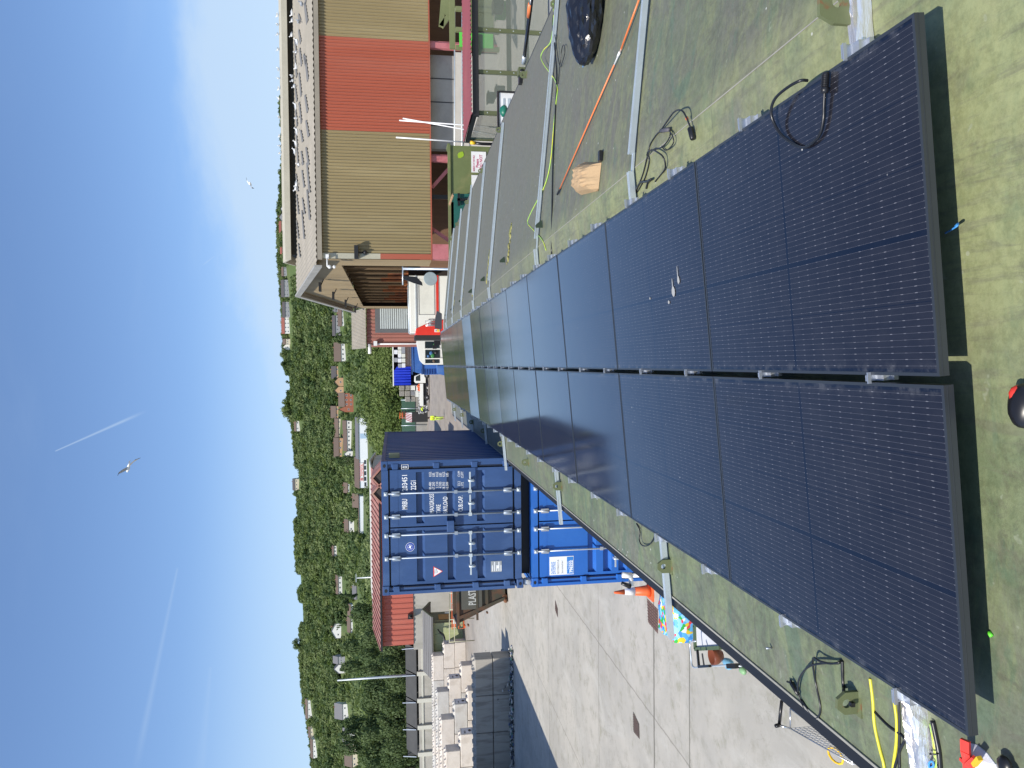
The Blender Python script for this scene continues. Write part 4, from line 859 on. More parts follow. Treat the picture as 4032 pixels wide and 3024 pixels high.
k = MB(); P = [RPt(3660, 3030, .01), RPt(3658, 3005, .03), RPt(3672, 2998, .03), RPt(3676, 3015, .02), RPt(3664, 3022, .01)]; k.tube(smooth_pts(P), 0.004, 6); single(k, 'blue_clip', mat('blue_plastic', (0.06, 0.30, 0.75), .5), 'bright blue bent plastic clip by the grey cables', 'clip', P[0])
# red strap handle, white sack and dark glove at the corner
k = MB(); P = [RPt(3801, 2914, .05), RPt(3802, 2960, .05), RPt(3810, 2995, .03), RPt(3812, 3030, .02)]
for a_, b2 in zip(P, P[1:]): k.bar(a_, b2, 0.012, 0.030, up=(0, 1, .4))
k.bar(RPt(3787, 2986, .02), RPt(3812, 3010, .02), 0.012, 0.02); k.bar(RPt(3812, 3018, .03), RPt(3845, 2990, .05), 0.012, 0.028, up=(0, 1, .3))
t = single(k, 'tool_bag_strap', M_red, 'red strap of a tool bag hooked at the near left corner of the panels', 'strap', P[0])
k = MB(); k.bar(RPt(3836, 3012, .05), RPt(3858, 2985, .06), 0.014, 0.016); k.build('yellow_buckle', M_yelp, t, world=True)
k = MB(); O_ = [(3815, 2925), (3845, 2932), (3885, 2965), (3920, 3010), (3930, 3050), (3840, 3050), (3825, 2985)]; P = [RPt(x, y, .006) for x, y in O_]; cc = sum(P, Vector())/len(P)+Vector((0, 0, .035))
n = len(P); k.add([*P, cc, *[p-Vector((0, 0, .006)) for p in P]], [(i, (i+1) % n, n) for i in range(n)]+[tuple(range(n+1, 2*n+1))]+[(i, (i+1) % n, n+1+(i+1) % n, n+1+i) for i in range(n)], False)
single(k, 'white_sack', mat('white_cloth', (0.70, 0.71, 0.78), .7, bump=.4, bscale=20), 'folded white plastic sack below the red strap', 'sack', cc)
k = MB(); p = RPt(3955, 3012, .03); k.ico(p, 0.032, 2, (1.0, 0.9, 0.5), .05); k.ico(p+Vector((-.035, 0, 0)), 0.03, 2, (1.2, 0.8, 0.5), .05); k.ico(p+Vector((-.03, -.03, 0)), 0.03, 2, (1.2, .6, .5), .05)
single(k, 'dark_pouch', M_black, 'dark rubber pouch end in the left corner nearest the camera', 'pouch', p)
# boot toe / tool at the very near edge (red and black)
k = MB(); rr = random.Random(2); p = RPt(4030, 1600, 0.03); k.ico((p.x, p.y, p.z), 0.05, 3, (1.35, 0.9, 0.75), .03, rr)
t = single(k, 'work_glove', M_black, 'black and red work glove lying nearest the camera at the foot of the picture', 'glove', p)
k = MB(); k.ico((p.x+0.035, p.y+0.012, p.z+0.005), 0.038, 2, (.8, .55, .8), .02); k.build('red_cuff', M_red, t, world=True)
# small litter on the near roof
k = MB(); A = RPt(3893, 2488, .008); B = RPt(3905, 2506, .008); k.tube([A, B], .007, 8); single(k, 'green_plug', mat('green_plastic', (.15, .75, .05), .4), 'tiny bright green wall plug on the near roof', 'wall plug', A)
k = MB(); P = [RPt(3722, 918, .01), RPt(3745, 905, .04), RPt(3768, 890, .05), RPt(3772, 880, .03), RPt(3752, 900, .02)]; k.tube(smooth_pts(P), 0.003, 6); single(k, 'blue_tie', mat('blue_plastic', (0.06, 0.30, 0.75), .5), 'thin blue cable tie poking out under the near right panel', 'cable tie', P[0])
# socket clamped on the near lug
k = MB(); p = at(3355, 2773, 2.975); k.box(p, (0.018, 0.02, 0.018)); t = single(k, 'lug_clip', M_black, 'little black clip on the near left lug', 'clip', p)
k = MB(); p = RPt(3025, 2552, 0.02); k.tube([p-Vector((0, 0, .02)), p+Vector((0, 0, .012))], 0.006, 6); single(k, 'roof_bolt', M_alu, 'loose silver bolt standing on the left strip of roof', 'bolt', p)
cable('cable', [(2506, 2062), (2520, 2090, .01), (2517, 2125, .02), (2530, 2148, .02), (2556, 2145, .02), (2576, 2115, .01), (2578, 2098)], 0.005, M_cable, 'small black cable loop hanging from the left edge of the third panel row')
# ================================================================ shipping containers
M_cblue = mat('faded_navy_container_paint', (0.028, 0.072, 0.195), 0.45, var=0.14, scale=2.2, col2=(0.055, 0.11, 0.245), f2=0.6, s2=1.5, stretch=(1, 1, 0.4), spec=0.5)
M_cblue2 = mat('bright_blue_container_paint', (0.018, 0.125, 0.47), 0.38, var=0.07, scale=1.8, col2=(0.03, 0.14, 0.42), f2=0.5, spec=0.5)
M_seal = mat('door_seal', (0.055, 0.048, 0.045), 0.7, var=0.25, scale=6)
M_rod = mat('lock_rod_steel', (0.30, 0.35, 0.42), 0.45, 0.4, var=0.1)
M_rod2 = mat('lock_rod_galvanised', (0.40, 0.43, 0.47), 0.4, 0.5)
M_wtxt = mat('white_lettering', (0.80, 0.82, 0.84), 0.5, var=0.03)
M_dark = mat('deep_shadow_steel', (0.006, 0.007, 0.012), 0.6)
W, Hh, LL = 2.438, 2.591, 6.058
def container(name, label, loc, paint, rodm, lower=False, group='stacked blue shipping containers'):
    """origin: centre of the door end at the bottom; the doors face -Y"""
    t = thing(name, label, 'shipping container', loc, 0, group)
    a = W/2
    k = MB()
    # corner posts, sills, headers
    for s in (-1, 1):
        k.bb((s*a, 0.0, 0.16), (s*(a-0.055), 0.10, Hh-0.12)); k.bb((s*a, LL-0.1, 0.16), (s*(a-0.055), LL, Hh-0.12))
        k.bb((s*(a-0.055), 0.035, 0.16), (s*(a-0.135), 0.10, Hh-0.12))
        k.bb((s*a, 0.16, 0.03), (s*(a-0.06), LL-0.16, 0.17)); k.bb((s*a, 0.16, Hh-0.075), (s*(a-0.07), LL-0.16, Hh-0.004))
    k.bb((-a+0.17, 0.012, 0.03), (a-0.17, 0.10, 0.15)); k.bb((-a+0.17, 0.012, Hh-0.125), (a-0.17, 0.10, Hh-0.004)); k.bb((-a+0.07, LL-0.1, Hh-0.1), (a-0.07, LL-0.01, Hh-0.01))
    k.build('corner_frame', paint, t)
    for x in (-1, 1):
        for y in (0.089, LL-0.089):
            for z in (0.06, Hh-0.06):
                c = MB(); xc = x*(a-0.081)
                c.bb((xc-0.085, y-0.093, z-0.061), (xc+0.085, y+0.089, z+0.061)); o = c.build('corner_casting', paint, t, bevel=0.008)
                h = MB(); n = 12
                h.prism([(xc+0.034*math.cos(i*math.pi/6)*1.0, z+0.027*math.sin(i*math.pi/6)) for i in range(n)], 1, y-0.0955, y-0.092); h.build('casting_hole', M_dark, o)
    k = MB()
    k.corr((a-0.045, 0.12, 0.17), (a-0.045, LL-0.12, 0.17), Hh-0.24, 0.278, 0.036, (1, 0, 0)); k.corr((-a+0.045, LL-0.12, 0.17), (-a+0.045, 0.12, 0.17), Hh-0.24, 0.278, 0.036, (-1, 0, 0))
    k.corr((a-0.1, LL-0.04, 0.17), (-a+0.1, LL-0.04, 0.17), Hh-0.24, 0.25, 0.036, (0, 1, 0)); k.open = True
    k.build('side_panel', paint, t)
    k = MB(); k.bb((-a+0.07, 0.1, Hh-0.040), (a-0.07, LL-0.1, Hh-0.025))
    for i in range(26): y = 0.25+i*0.222; k.bb((-a+0.12, y, Hh-0.025), (a-0.12, y+0.1, Hh-0.010))
    k.build('roof_panel', paint, t)
    k = MB(); k.bb((-a+0.13, 0.100, 0.15), (a-0.13, 0.112, Hh-0.125)); k.build('door_seal', M_seal, t)
    # two door leaves with pressed recesses
    zt = Hh-0.155; zb = 0.185
    for s in (-1, 1):
        xi, xo = s*0.012, s*(a-0.165)
        x0, x1 = min(xi, xo), max(xi, xo)
        d = MB(); D0, D1 = 0.030, 0.096
        # door skin: horizontal bands, proud and recessed, with sloped lower sides
        if not lower: rec = [(zt-0.47, zt-0.575), (zt-1.03, zt-1.135), (zt-1.58, zt-1.685)]
        else: rec = [(zt-0.93+0.0-i*0.30, zt-1.05-i*0.30) for i in range(4)]
        m_ = 0.05
        zs = [zt]; prev = zt; band = []
        for ra, rb in rec:
            band.append((prev, ra, D0, D0)); band.append((ra, ra-0.012, D0, D1)); band.append((ra-0.012, rb, D1, D1)); band.append((rb, rb-0.045, D1, D0)); prev = rb-0.045
        band.append((prev, zb, D0, D0))
        for (z0, z1, ya, yb) in band:
            d.add([(x0+m_, ya, z0), (x1-m_, ya, z0), (x1-m_, yb, z1), (x0+m_, yb, z1)], [(0, 1, 2, 3)])
            if ya > D0 or yb > D0:
                for X in (x0+m_, x1-m_): d.add([(X, ya, z0), (X, yb, z1), (X, D0, z1), (X, D0, z0)], [(0, 1, 2, 3)])
        for X0_, X1_ in ((x0, x0+m_), (x1-m_, x1)):
            d.add([(X0_, D0, zt), (X1_, D0, zt), (X1_, D0, zb), (X0_, D0, zb)], [(0, 1, 2, 3)])
        for X in (x0, x1): d.add([(X, D0, zt), (X, D0, zb), (X, 0.100, zb), (X, 0.100, zt)], [(0, 1, 2, 3)])
        for Z in (zt, zb): d.add([(x0, D0, Z), (x1, D0, Z), (x1, 0.100, Z), (x0, 0.100, Z)], [(0, 1, 2, 3)])
        d.bb((x0+0.015, D0-0.003, zt-0.145), (x1-0.015, D0-0.0005, zt-0.14))
        d.open = True
        do = d.build('door', paint, t)
        hz = [zt-0.10, 0.5*(zt+zb)+0.28, 0.5*(zt+zb)-0.42, zb+0.12]
        for z in hz:
            h = MB(); xh0, xh1 = s*(a-0.150), s*(a-0.052)
            h.add([(xh0, -0.012, z-0.040), (xh1, -0.012, z-0.050), (xh1, -0.012, z+0.050), (xh0, -0.012, z+0.040), (xh0, 0.033, z-0.060), (xh1, 0.033, z-0.072), (xh1, 0.033, z+0.072), (xh0, 0.033, z+0.060)], [(0, 1, 2, 3), (4, 5, 6, 7), (0, 1, 5, 4), (1, 2, 6, 5), (2, 3, 7, 6), (3, 0, 4, 7)])
            h.build('hinge', paint, do)
        g = MB(); g.bb((s*(a-0.132), 0.030, 0.17), (s*(a-0.118), 0.036, Hh-0.14)); g.build('hinge_gap', M_dark, do)
        # lock rods
        for xr in ((0.21, 0.63) if s > 0 else (-0.13, -0.55)):
            r_ = MB(); r_.tube([(xr, -0.018, 0.07), (xr, -0.018, Hh-0.055)], 0.0165, 10)
            ro = r_.build('lock_rod', rodm, do)
            for z in (zt-0.10, zb+0.10):
                r2 = MB(); r2.bb((xr-0.042, -0.030, z-0.07), (xr+0.042, -0.0375, z+0.07)); r2.tube([(xr, -0.018, z-0.08), (xr, -0.018, z+0.08)], 0.028, 8); r2.bb((xr-0.042, 0.0285, z-0.07), (xr+0.042, -0.03, z-0.062)); r2.bb((xr-0.042, 0.0285, z+0.062), (xr+0.042, -0.03, z+0.07))
                r2.build('rod_bracket', rodm, ro)
            for z, sg in ((0.085, -1), (Hh-0.075, 1)):
                r2 = MB(); r2.bb((xr-0.035, -0.045, z-0.03), (xr+0.035, 0.010, z+0.03)); r2.tube([(xr-0.03, -0.035, z), (xr+0.03, -0.035, z)], 0.022, 8); r2.build('rod_cam', M_galv, ro)
            r2 = MB(); z = zt-1.19; r2.bb((xr-0.032, -0.036, z-0.03), (xr+0.032, 0.0285, z+0.03)); r2.build('rod_guide', rodm, ro)
            z = zt-1.45; h = MB()
            h.bar((xr, -0.045, z), (xr+0.36*s, -0.048, z), 0.012, 0.03); h.bb((xr-0.03, -0.055, z-0.03), (xr+0.03, -0.005, z+0.03))
            xm = xr+0.20*(1 if s > 0 else -1); h.bb((xm-0.022, -0.058, z-0.07), (xm+0.022, 0.0285, z+0.03)); h.tube([(xm, -0.062, z+0.03), (xm, -0.062, z-0.085)], 0.014, 8)
            h.build('lock_handle', M_galv, ro)
    if not lower:
        k = MB(); k.bb((-0.10, -0.085, zt-1.15), (0.11, 0.028, zt-1.02)); k.build('lock_box', paint, t, bevel=0.006)
    return t
CY = 13.72; CXc = -2.965
zlow = 0.02; zup = 5.363-Hh
up = container('shipping_container', 'dark blue shipping container with white markings, on top of the stack', (CXc, CY, zup), M_cblue, M_rod)
lo = container('shipping_container', 'brighter blue shipping container with a storage firm notice, at the bottom of the stack', (CXc, CY+0.01, zlow), M_cblue2, M_rod2, lower=True)
fr = -0.0
def ct(s, y, x, size, sx=0.62, bold=0.0015, par=up):   # y,x: picture position of the start of the line (baseline)
    p = at(x, y, CY+0.029)-Vector(par.location); return text(s, size, M_wtxt, par, (p.x, 0.0265, p.z), (R(90), 0, 0), 'marking', sx, 0.0008, 'LEFT', bold)
z1 = 0
ct('MRBU', 2006, 1604, 0.135, .55); ct('203451', 1934, 1604, 0.135, 0.78); ct('22G1', 1929, 1638, 0.135, 0.62)
ct('0', 1843, 1603, 0.12); 
k = MB(); p = at(1604, 1846, CY)-Vector(up.location)
for (x0, z0, x1, z1) in ((-.01, -.02, .075, -.012), (-.01, .10, .075, .108), (-.01, -.012, -.004, .10), (.069, -.012, .075, .10)): k.bb((p.x+x0, 0.0255, p.z+z0), (p.x+x1, 0.029, p.z+z1))
k.build('marking', M_wtxt, up)
for s, y, x in (('MAXGROSS', 2021, 1709), ('TARE', 2021, 1735), ('PAYLOAD', 2021, 1762), ('CUB.CAP.', 2014, 1822)): ct(s, y, x, 0.115, 0.60, .001)
for s, y, x in (('30.480', 1928, 1699), ('67.200', 1928, 1712), ('  2.130', 1928, 1726), ('  4.700', 1928, 1739), ('28.350', 1928, 1752), ('62.500', 1928, 1765), ('   33.2', 1923, 1812), ('1.172', 1923, 1825)): ct(s, y, x, 0.066, 0.80, .0)
for s, y, x in (('KGS', 1877, 1699), ('LBS', 1877, 1712), ('KGS', 1877, 1726), ('LBS', 1877, 1739), ('KGS', 1877, 1752), ('LBS', 1877, 1765), ('CUM', 1877, 1812), ('CUFT', 1882, 1825)): ct(s, y, x, 0.066, 0.74, .0)
# round emblem, warning triangle, data plate
M_emb = mat('emblem_blue', (0.02, 0.06, 0.35), .5); M_wred = mat('signal_red', (0.75, 0.06, 0.03), .5); M_plate = mat('data_plate_grey', (0.36, 0.38, 0.40), .4, .3, var=.15, scale=20)
p = at(1615, 2155, CY)-Vector(up.location); n = 28
def disc(par, c, r, m, y0, nm, n=28, r0=0):
    k = MB(); k.prism([(c[0]+r*math.cos(2*math.pi*i/n), c[1]+r*math.sin(2*math.pi*i/n)) for i in range(n)], 1, y0-0.001, y0); return k.build(nm, m, par)
disc(up, (p.x, p.z), 0.082, M_wtxt, 0.0285, 'emblem'); disc(up, (p.x, p.z), 0.076, M_emb, 0.0270, 'emblem'); disc(up, (p.x, p.z), 0.050, M_wtxt, 0.0255, 'emblem'); disc(up, (p.x, p.z), 0.046, M_emb, 0.0240, 'emblem')
k = MB(); k.add([(p.x-.035, .0225, p.z-.02), (p.x-.01, .0225, p.z+.03), (p.x+.012, .0225, p.z+.012), (p.x+.036, .0225, p.z+.026), (p.x+.022, .0225, p.z-.005), (p.x+.03, .0225, p.z-.03), (p.x, .0225, p.z-.012)], [(0, 1, 2, 3, 4, 5, 6)]); k.build('emblem', M_wtxt, up)
p = at(1722, 2252, CY)-Vector(up.location)
def tri(sz, m, y0):
    k = MB(); k.prism([(p.x-sz, p.z+sz*0.82-.01), (p.x+sz, p.z+sz*0.82-.01), (p.x, p.z-sz*0.92-.01)], 1, y0-.001, y0); k.build('warning_triangle', m, up)
tri(0.098, M_wred, 0.0285); tri(0.078, M_wtxt, 0.0270)
for i in range(4): text(['CAUTION', 'HIGH CUBE', 'CHECK', 'SIZE'][i] if False else ['ATTENTION', 'CONTAINER', 'MASSE', ''][i], 0.02, M_black, up, (p.x-.05+.012*i, 0.0255, p.z+0.035-0.024*i), (R(90), 0, 0), 'marking', .8, .0005)
p = at(1955, 2232, CY)-Vector(up.location); k = MB(); k.bb((p.x-.10, .0285, p.z-.10), (p.x+.10, .0255, p.z+.10)); k.build('data_plate', M_plate, up)
k = MB()
for i in range(5): k.bb((p.x-.085, .0252, p.z+.08-.04*i), (p.x+.085*(1 if i % 2 else .3), .0245, p.z+.065-.04*i))
k.bb((p.x-.035, .0252, p.z-.045), (p.x+.02, .0243, p.z-.01)); k.build('data_plate_text', M_wtxt, up)
# side vent box and cable on the shaded side of the upper container
k = MB(); p = Vector((W/2+0.03, 0.62, Hh-0.24)); k.box(p, (0.09, 0.16, 0.20)); k.build('vent_box', mat('vent_box_yellow', (.40, .38, .22), .6), up, bevel=.01)
# notice on the lower container
M_nb = mat('notice_blue', (0.04, 0.22, 0.62), .5); M_nw = mat('notice_white', (0.80, 0.82, 0.84), .5, var=.02)
q0 = at(2165, 2267, CY+0.01)-Vector(lo.location); q1 = at(2260, 2190, CY+0.01)-Vector(lo.location)
x0, x1, zt_, zb_ = q0.x, q1.x, q0.z, q1.z
k = MB(); k.bb((x0, .0285, zb_), (x1, .025, zt_)); no = k.build('notice', M_nw, lo)
wn_, hn = x1-x0, zt_-zb_
k = MB(); k.bb((x0+.012, .0248, zb_+.006), (x1-.012, .0235, zb_+hn*.28)); k.build('notice_band', M_nb, lo)
text('ENTERPRISE', 0.115, M_nb, lo, (x0+.02, .0245, zt_-.115), (R(90), 0, 0), 'marking', (wn_-.04)/0.80, .0005, 'LEFT', .001)
text('SELF STORAGE.CO.UK', 0.055, mat('ink_grey', (.12, .13, .16), .6), lo, (x0+.02, .0245, zt_-.185), (R(90), 0, 0), 'marking', (wn_-.04)/0.62, .0005)
text('Store more,4 less!', 0.055, mat('ink_grey', (.12, .13, .16), .6), lo, (x0+.02, .0245, zt_-.262), (R(90), 0, 0), 'marking', .6, .0005, 'LEFT', 0, .3)
text('Tel: (01792)', 0.045, M_wtxt, lo, (x0+.09, .0232, zb_+hn*.19), (R(90), 0, 0), 'marking', .75, .0005)
text('796222', 0.085, M_wtxt, lo, (x0+.03, .0232, zb_+.022), (R(90), 0, 0), 'marking', (wn_-.06)/0.31, .0005, 'LEFT', .004)
p = at(2200, 1980, CY+0.01)-Vector(lo.location); text('CBHU', 0.13, M_wtxt, lo, (p.x, .0265, p.z-.10), (R(90), 0, 0), 'marking', .62, .0008, 'LEFT', .005)
# spacers between the two containers
for i, (x, y) in enumerate(((-W/2+0.09, 0.1), (W/2-0.09, 0.1), (-W/2+0.09, LL-0.1), (W/2-0.09, LL-0.1))):
    k = MB(); zz = zlow+Hh; k.lathe([(0.05, 0.0), (0.072, 0.02), (0.072, zup-zlow-Hh-0.05), (0.05, zup-zlow-Hh)], (0, 0, 0), 12); k.bb((0.03, -0.10, 0.07), (0.05, -0.04, 0.11))
    o = k.build('twist_lock', mat('twistlock_steel', (.55, .57, .6), .4, .5)); o.location = (CXc+x, CY+y, zz)
    tag(o, ['grey twist lock between the stacked containers at their near left corner', 'grey twist lock between the stacked containers at their near right corner', 'grey twist lock between the stacked containers at their far left corner', 'grey twist lock between the stacked containers at their far right corner'][i], 'twist lock', 'twist locks between the containers')
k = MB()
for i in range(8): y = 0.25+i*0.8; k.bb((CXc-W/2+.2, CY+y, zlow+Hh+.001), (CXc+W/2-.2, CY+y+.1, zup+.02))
single(k, 'gap_bars', M_dark, 'dark bearers lying in the gap between the two blue containers', 'bars', (CXc, CY+3, zlow+Hh))  # near-black bars across the gap, in the deep shadow material
# outdoor tap pipe by the container foot
pA = at(2482, 2262, 12.2)
k = MB(); base = Vector((pA.x-0.02, 12.2, 0)); k.tube([base, base+Vector((0, 0, pA.z))], 0.035, 10); k.tube([base+Vector((0, 0, pA.z-0.02)), base+Vector((0.02, 0, pA.z+0.14))], 0.05, 10); k.tube([base+Vector((0, 0, pA.z)), base+Vector((-.17, 0, pA.z-.02))], 0.04, 10)
t = single(k, 'standpipe', mat('lagged_pipe_white', (.75, .77, .78), .5), 'white lagged standpipe with a black lever beside the lower blue container', 'standpipe', base)
k = MB(); k.tube([base+Vector((-.17, -.05, pA.z+.02)), base+Vector((-.10, -.06, pA.z+.17))], [0.045, 0.03], 10); k.build('lever', M_black, t, world=True)
# ================================================================ left yard
def conc(name, c, c2, f2=.6): return mat(name, c, .85, var=.10, scale=1.1, col2=c2, f2=f2, s2=1.3, bump=.25, bscale=18)
M_blk = conc('pale_concrete_block', (.62, .56, .49), (.47, .41, .34)); M_blkg = conc('grey_concrete_block', (.52, .50, .46), (.40, .36, .31)); M_blkd = mat('stained_concrete_block', (.42, .39, .34), .85, var=.12, scale=1.0, col2=(.22, .20, .17), f2=.7, s2=1.6, stretch=(2, 1, .35), bump=.25)
M_sheet = mat('label_sheet', (.55, .57, .62), .5); M_ink = mat('black_ink', (.02, .02, .025), .6)
BL, BH, BD = 1.9, 0.84, 0.84
def block(par, x, y, z, m, L=BL, studs=False, sign=None, face=True):
    k = MB(); g = .012; k.bb((x-L+g, y+g, z+g), (x-g, y+BD-g, z+BH-g)); 
    o = k.build('block', m, par, bevel=.028)
    if studs:
        k = MB(); n = int(round(L/.42))
        for i in range(n):
            for j in (0, 1):
                xc = x-.21-i*.42; yc = y+.21+j*.42; k.add([(xc-.13, yc-.13, z+BH-g), (xc+.13, yc-.13, z+BH-g), (xc+.13, yc+.13, z+BH-g), (xc-.13, yc+.13, z+BH-g), (xc-.06, yc-.06, z+BH+.09), (xc+.06, yc-.06, z+BH+.09), (xc+.06, yc+.06, z+BH+.09), (xc-.06, yc+.06, z+BH+.09)], [(4, 5, 6, 7), (0, 1, 5, 4), (1, 2, 6, 5), (2, 3, 7, 6), (3, 0, 4, 7)])
        k.build('studs', m, o)
    if sign:
        k = MB(); k.bb((x-g, y+.10, z+.12), (x+.004, y+.74, z+.74)); s = k.build('bay_label', M_sheet, o)
        k = MB(); k.prism([(y+.33, z+.36), (y+.51, z+.36), (y+.51, z+.30), (y+.60, z+.30), (y+.42, z+.16), (y+.24, z+.30), (y+.33, z+.30)], 0, x+.005, x+.009); k.build('arrow', M_ink, s)
        text(sign, .13, M_ink, s, (x+.006, y+.14, z+.52), (R(90), 0, R(90)), 'lettering', .8, .001, 'LEFT', .003)
    return o
def wall(label, Yw, ends, hmax, m, top=True, signs=(), xend=-36, name='concrete_block_wall'):
    t = thing(name, label, 'wall', (ends[0], Yw, 0), 0, 'walls of stacked concrete blocks')
    for r in range(hmax):
        x = ends[r]-ends[0]; first = True
        while x+ends[0] > xend:
            L = BL if not (first and False) else BL/2
            covered = r < hmax-1 and x-L <= ends[r+1]-ends[0]-.001+0 and x <= ends[r+1]-ends[0]+.01
            mm = m if random.random() < .7 else M_blkg
            block(t, x, 0, r*BH, mm, L, studs=not covered, sign=signs[r] if first and r < len(signs) and signs[r] else None); first = False; x -= L
    return t
wall('stepped pale concrete block wall three blocks high, farthest of the four behind the litter strip', 56.4, (-21.1, -21.15, -22.0), 3, M_blk, signs=(None, 'GLASS'))
wall('stepped pale concrete block wall three blocks high, second farthest of the four', 51.0, (-20.7, -21.55, -22.4), 3, M_blk, signs=(None, 'PAPER'))
wall('stepped pale concrete block wall three blocks high, second nearest of the four', 46.3, (-20.4, -21.2, -22.1), 3, M_blk, signs=(None, 'CANS'))
wall('stepped pale concrete block wall three blocks high, nearest of the four with a torn label', 42.0, (-20.2, -21.0, -21.9), 3, M_blk, signs=(None, 'MIXED'))
t = thing('concrete_block_wall', 'low dirty grey concrete block wall two blocks high, with litter along its foot', 'wall', (-13.4, 33.6, 0), 0, 'walls of stacked concrete blocks')
for r in range(2):
    x = 0
    while x > -14: block(t, x, 0, r*BH, M_blkd, 1.72, studs=r == 1); x -= 1.72
# litter at the foot and on top
def litter(name, a, b_, n, w_, hgt, label, cols):
    g = random.Random(hash(label) % 99); V = [MB() for _ in cols]
    for i in range(n):
        p = Vector(a).lerp(Vector(b_), g.random()); p += Vector((g.gauss(0, w_*.3), g.gauss(0, w_), 0)); s = g.uniform(.02, .075); z = abs(g.gauss(0, hgt))
        V[g.choice((0, 0, 0, 1, 2, 2, 2, 3))].ico((p.x, p.y, p.z+z+s*.4), s, 1, (g.uniform(.6, 1.4), g.uniform(.6, 1.4), g.uniform(.3, .8)), .25, g, False)
    q = MB(); me_m = []
    obs = []
    for i, v in enumerate(V):
        o = v.build(name, cols[i]); obs.append(o); tag(o, label % ['white', 'blue', 'dark', 'green'][i], 'litter', kind='stuff')
LC = [mat('litter_white', (.50, .49, .46), .5), mat('litter_blue', (.10, .14, .25), .5), mat('litter_dark', (.04, .045, .05), .6), mat('litter_green', (.08, .18, .14), .6)]
litter('litter', (-12.8, 33.2, 0), (-19.5, 33.2, 0), 700, .17, .05, '%s scraps of litter along the foot of the nearest block wall', LC)
litter('litter', (-14.0, 34.6, 0), (-24, 36.3, 0), 700, .9, .4, '%s rubbish heaped behind the nearest block wall', LC)
# unseen neighbour whose shadow falls over the yard: a building left of the view, shaped to cast it
t = thing('yard_building', 'unseen grey building outside the left edge, its shadow falling across the yard', 'building', (-24.2, 24, 0))
k = MB(); k.prism([(0, 0), (9.4-2.6, 0), (9.4-2.6, 8.4), (0, 9.0)], 1, -12, 7.4); k.build('wall', mat('grey_cladding', (.35, .37, .38), .6), t)
k = MB(); k.bar((-.2, -2.3, 9.12), (7.0, -2.3, 8.52), 19.8, .08); k.build('roof', mat('asbestos_roof', (.42, .40, .36), .8), t)
# open skip with the word PLASTI(C)
M_sk = mat('skip_olive_brown', (.055, .050, .032), .6, var=.25, col2=(.12, .055, .028), f2=.9, s2=1.2, scale=2, edge2=(.42, .6)); M_sk2 = mat('skip_panel_grey', (.085, .085, .07), .6, var=.2, col2=(.13, .09, .05), f2=.6); M_rust = mat('rusty_steel', (.17, .075, .035), .8, var=.3, scale=3, col2=(.08, .05, .03), f2=.8)
sa = at(2002, 2415, 34.6); sk = thing('skip', 'rusty brown open skip lettered PLASTI behind the blue containers', 'skip', (-11.35, 34.4, 0), R(9))
Ls, Hs, Ds = 6.2, 2.35, 2.3
k = MB()
sidep = [(.35, .12), (Ls-.1, .12), (Ls, Hs), (-.62, Hs)]
k.prism(sidep, 1, 0, .05); k.prism(sidep, 1, Ds-.05, Ds)
k.add([(.35, .05, .12), (.35, Ds-.05, .12), (-.62, Ds-.05, Hs), (-.62, .05, Hs), (.40, .05, .12), (.40, Ds-.05, .12), (-.57, Ds-.05, Hs), (-.57, .05, Hs)], [(0, 1, 2, 3), (4, 5, 6, 7), (0, 1, 5, 4), (2, 3, 7, 6), (1, 2, 6, 5), (0, 3, 7, 4)]); k.bb((.3, 0.05, .12), (Ls-.1, Ds-.05, .18)); k.bb((Ls-.12, .05, .15), (Ls-.05, Ds-.05, Hs))
k.build('body', M_sk, sk)
k = MB(); k.bar((-.66, -.04, Hs), (Ls, -.04, Hs), .12, .12); k.bar((-.66, Ds+.04, Hs), (Ls, Ds+.04, Hs), .12, .12); k.bar((-.66, 0, Hs), (-.66, Ds, Hs), .12, .12); k.build('top_rail', M_sk, sk)
k = MB()
for x0_, x1_ in ((-.35, -.05), (1.75, 1.75), (3.6, 3.6)): k.bar((x0_ if x0_ == -.35 else x1_, -.05, Hs-.06), (x1_+ (.45 if x0_ == -.35 else 0), -.05, .15), .14, .10, up=(0, 1, 0))
k.bar((-.5, -.05, Hs*.62), (3.6, -.05, Hs*.62), .09, .10); k.bar((.1, -.05, Hs*.42), (Ls-.1, -.05, Hs*.42), .09, .1)
k.build('rib', M_sk, sk)
k = MB(); k.bb((-.0, -.075, Hs*.52), (2.8, -.058, Hs*.93)); pn = k.build('name_panel', M_sk2, sk)
text('PLASTIC', .50, mat('faded_white_paint', (.50, .51, .48), .7), pn, (.18, -.08, Hs*.64), (R(90), 0, 0), 'lettering', .52, .003, 'LEFT', .010)
k = MB(); k.tube([(.45, -.02, .14), (.45, Ds, .14)], .13, 10); k.tube([(.3, -.12, .12), (.3, .2, .12)], .10, 10); k.build('roller', M_rust, sk)
k = MB(); k.bar((-.72, -.1, Hs*.80), (-.72, .25, Hs*.80), .07); k.bar((-.2, -.1, Hs*.42), (-.2, .2, Hs*.42), .07); k.build('hook', M_rust, sk)
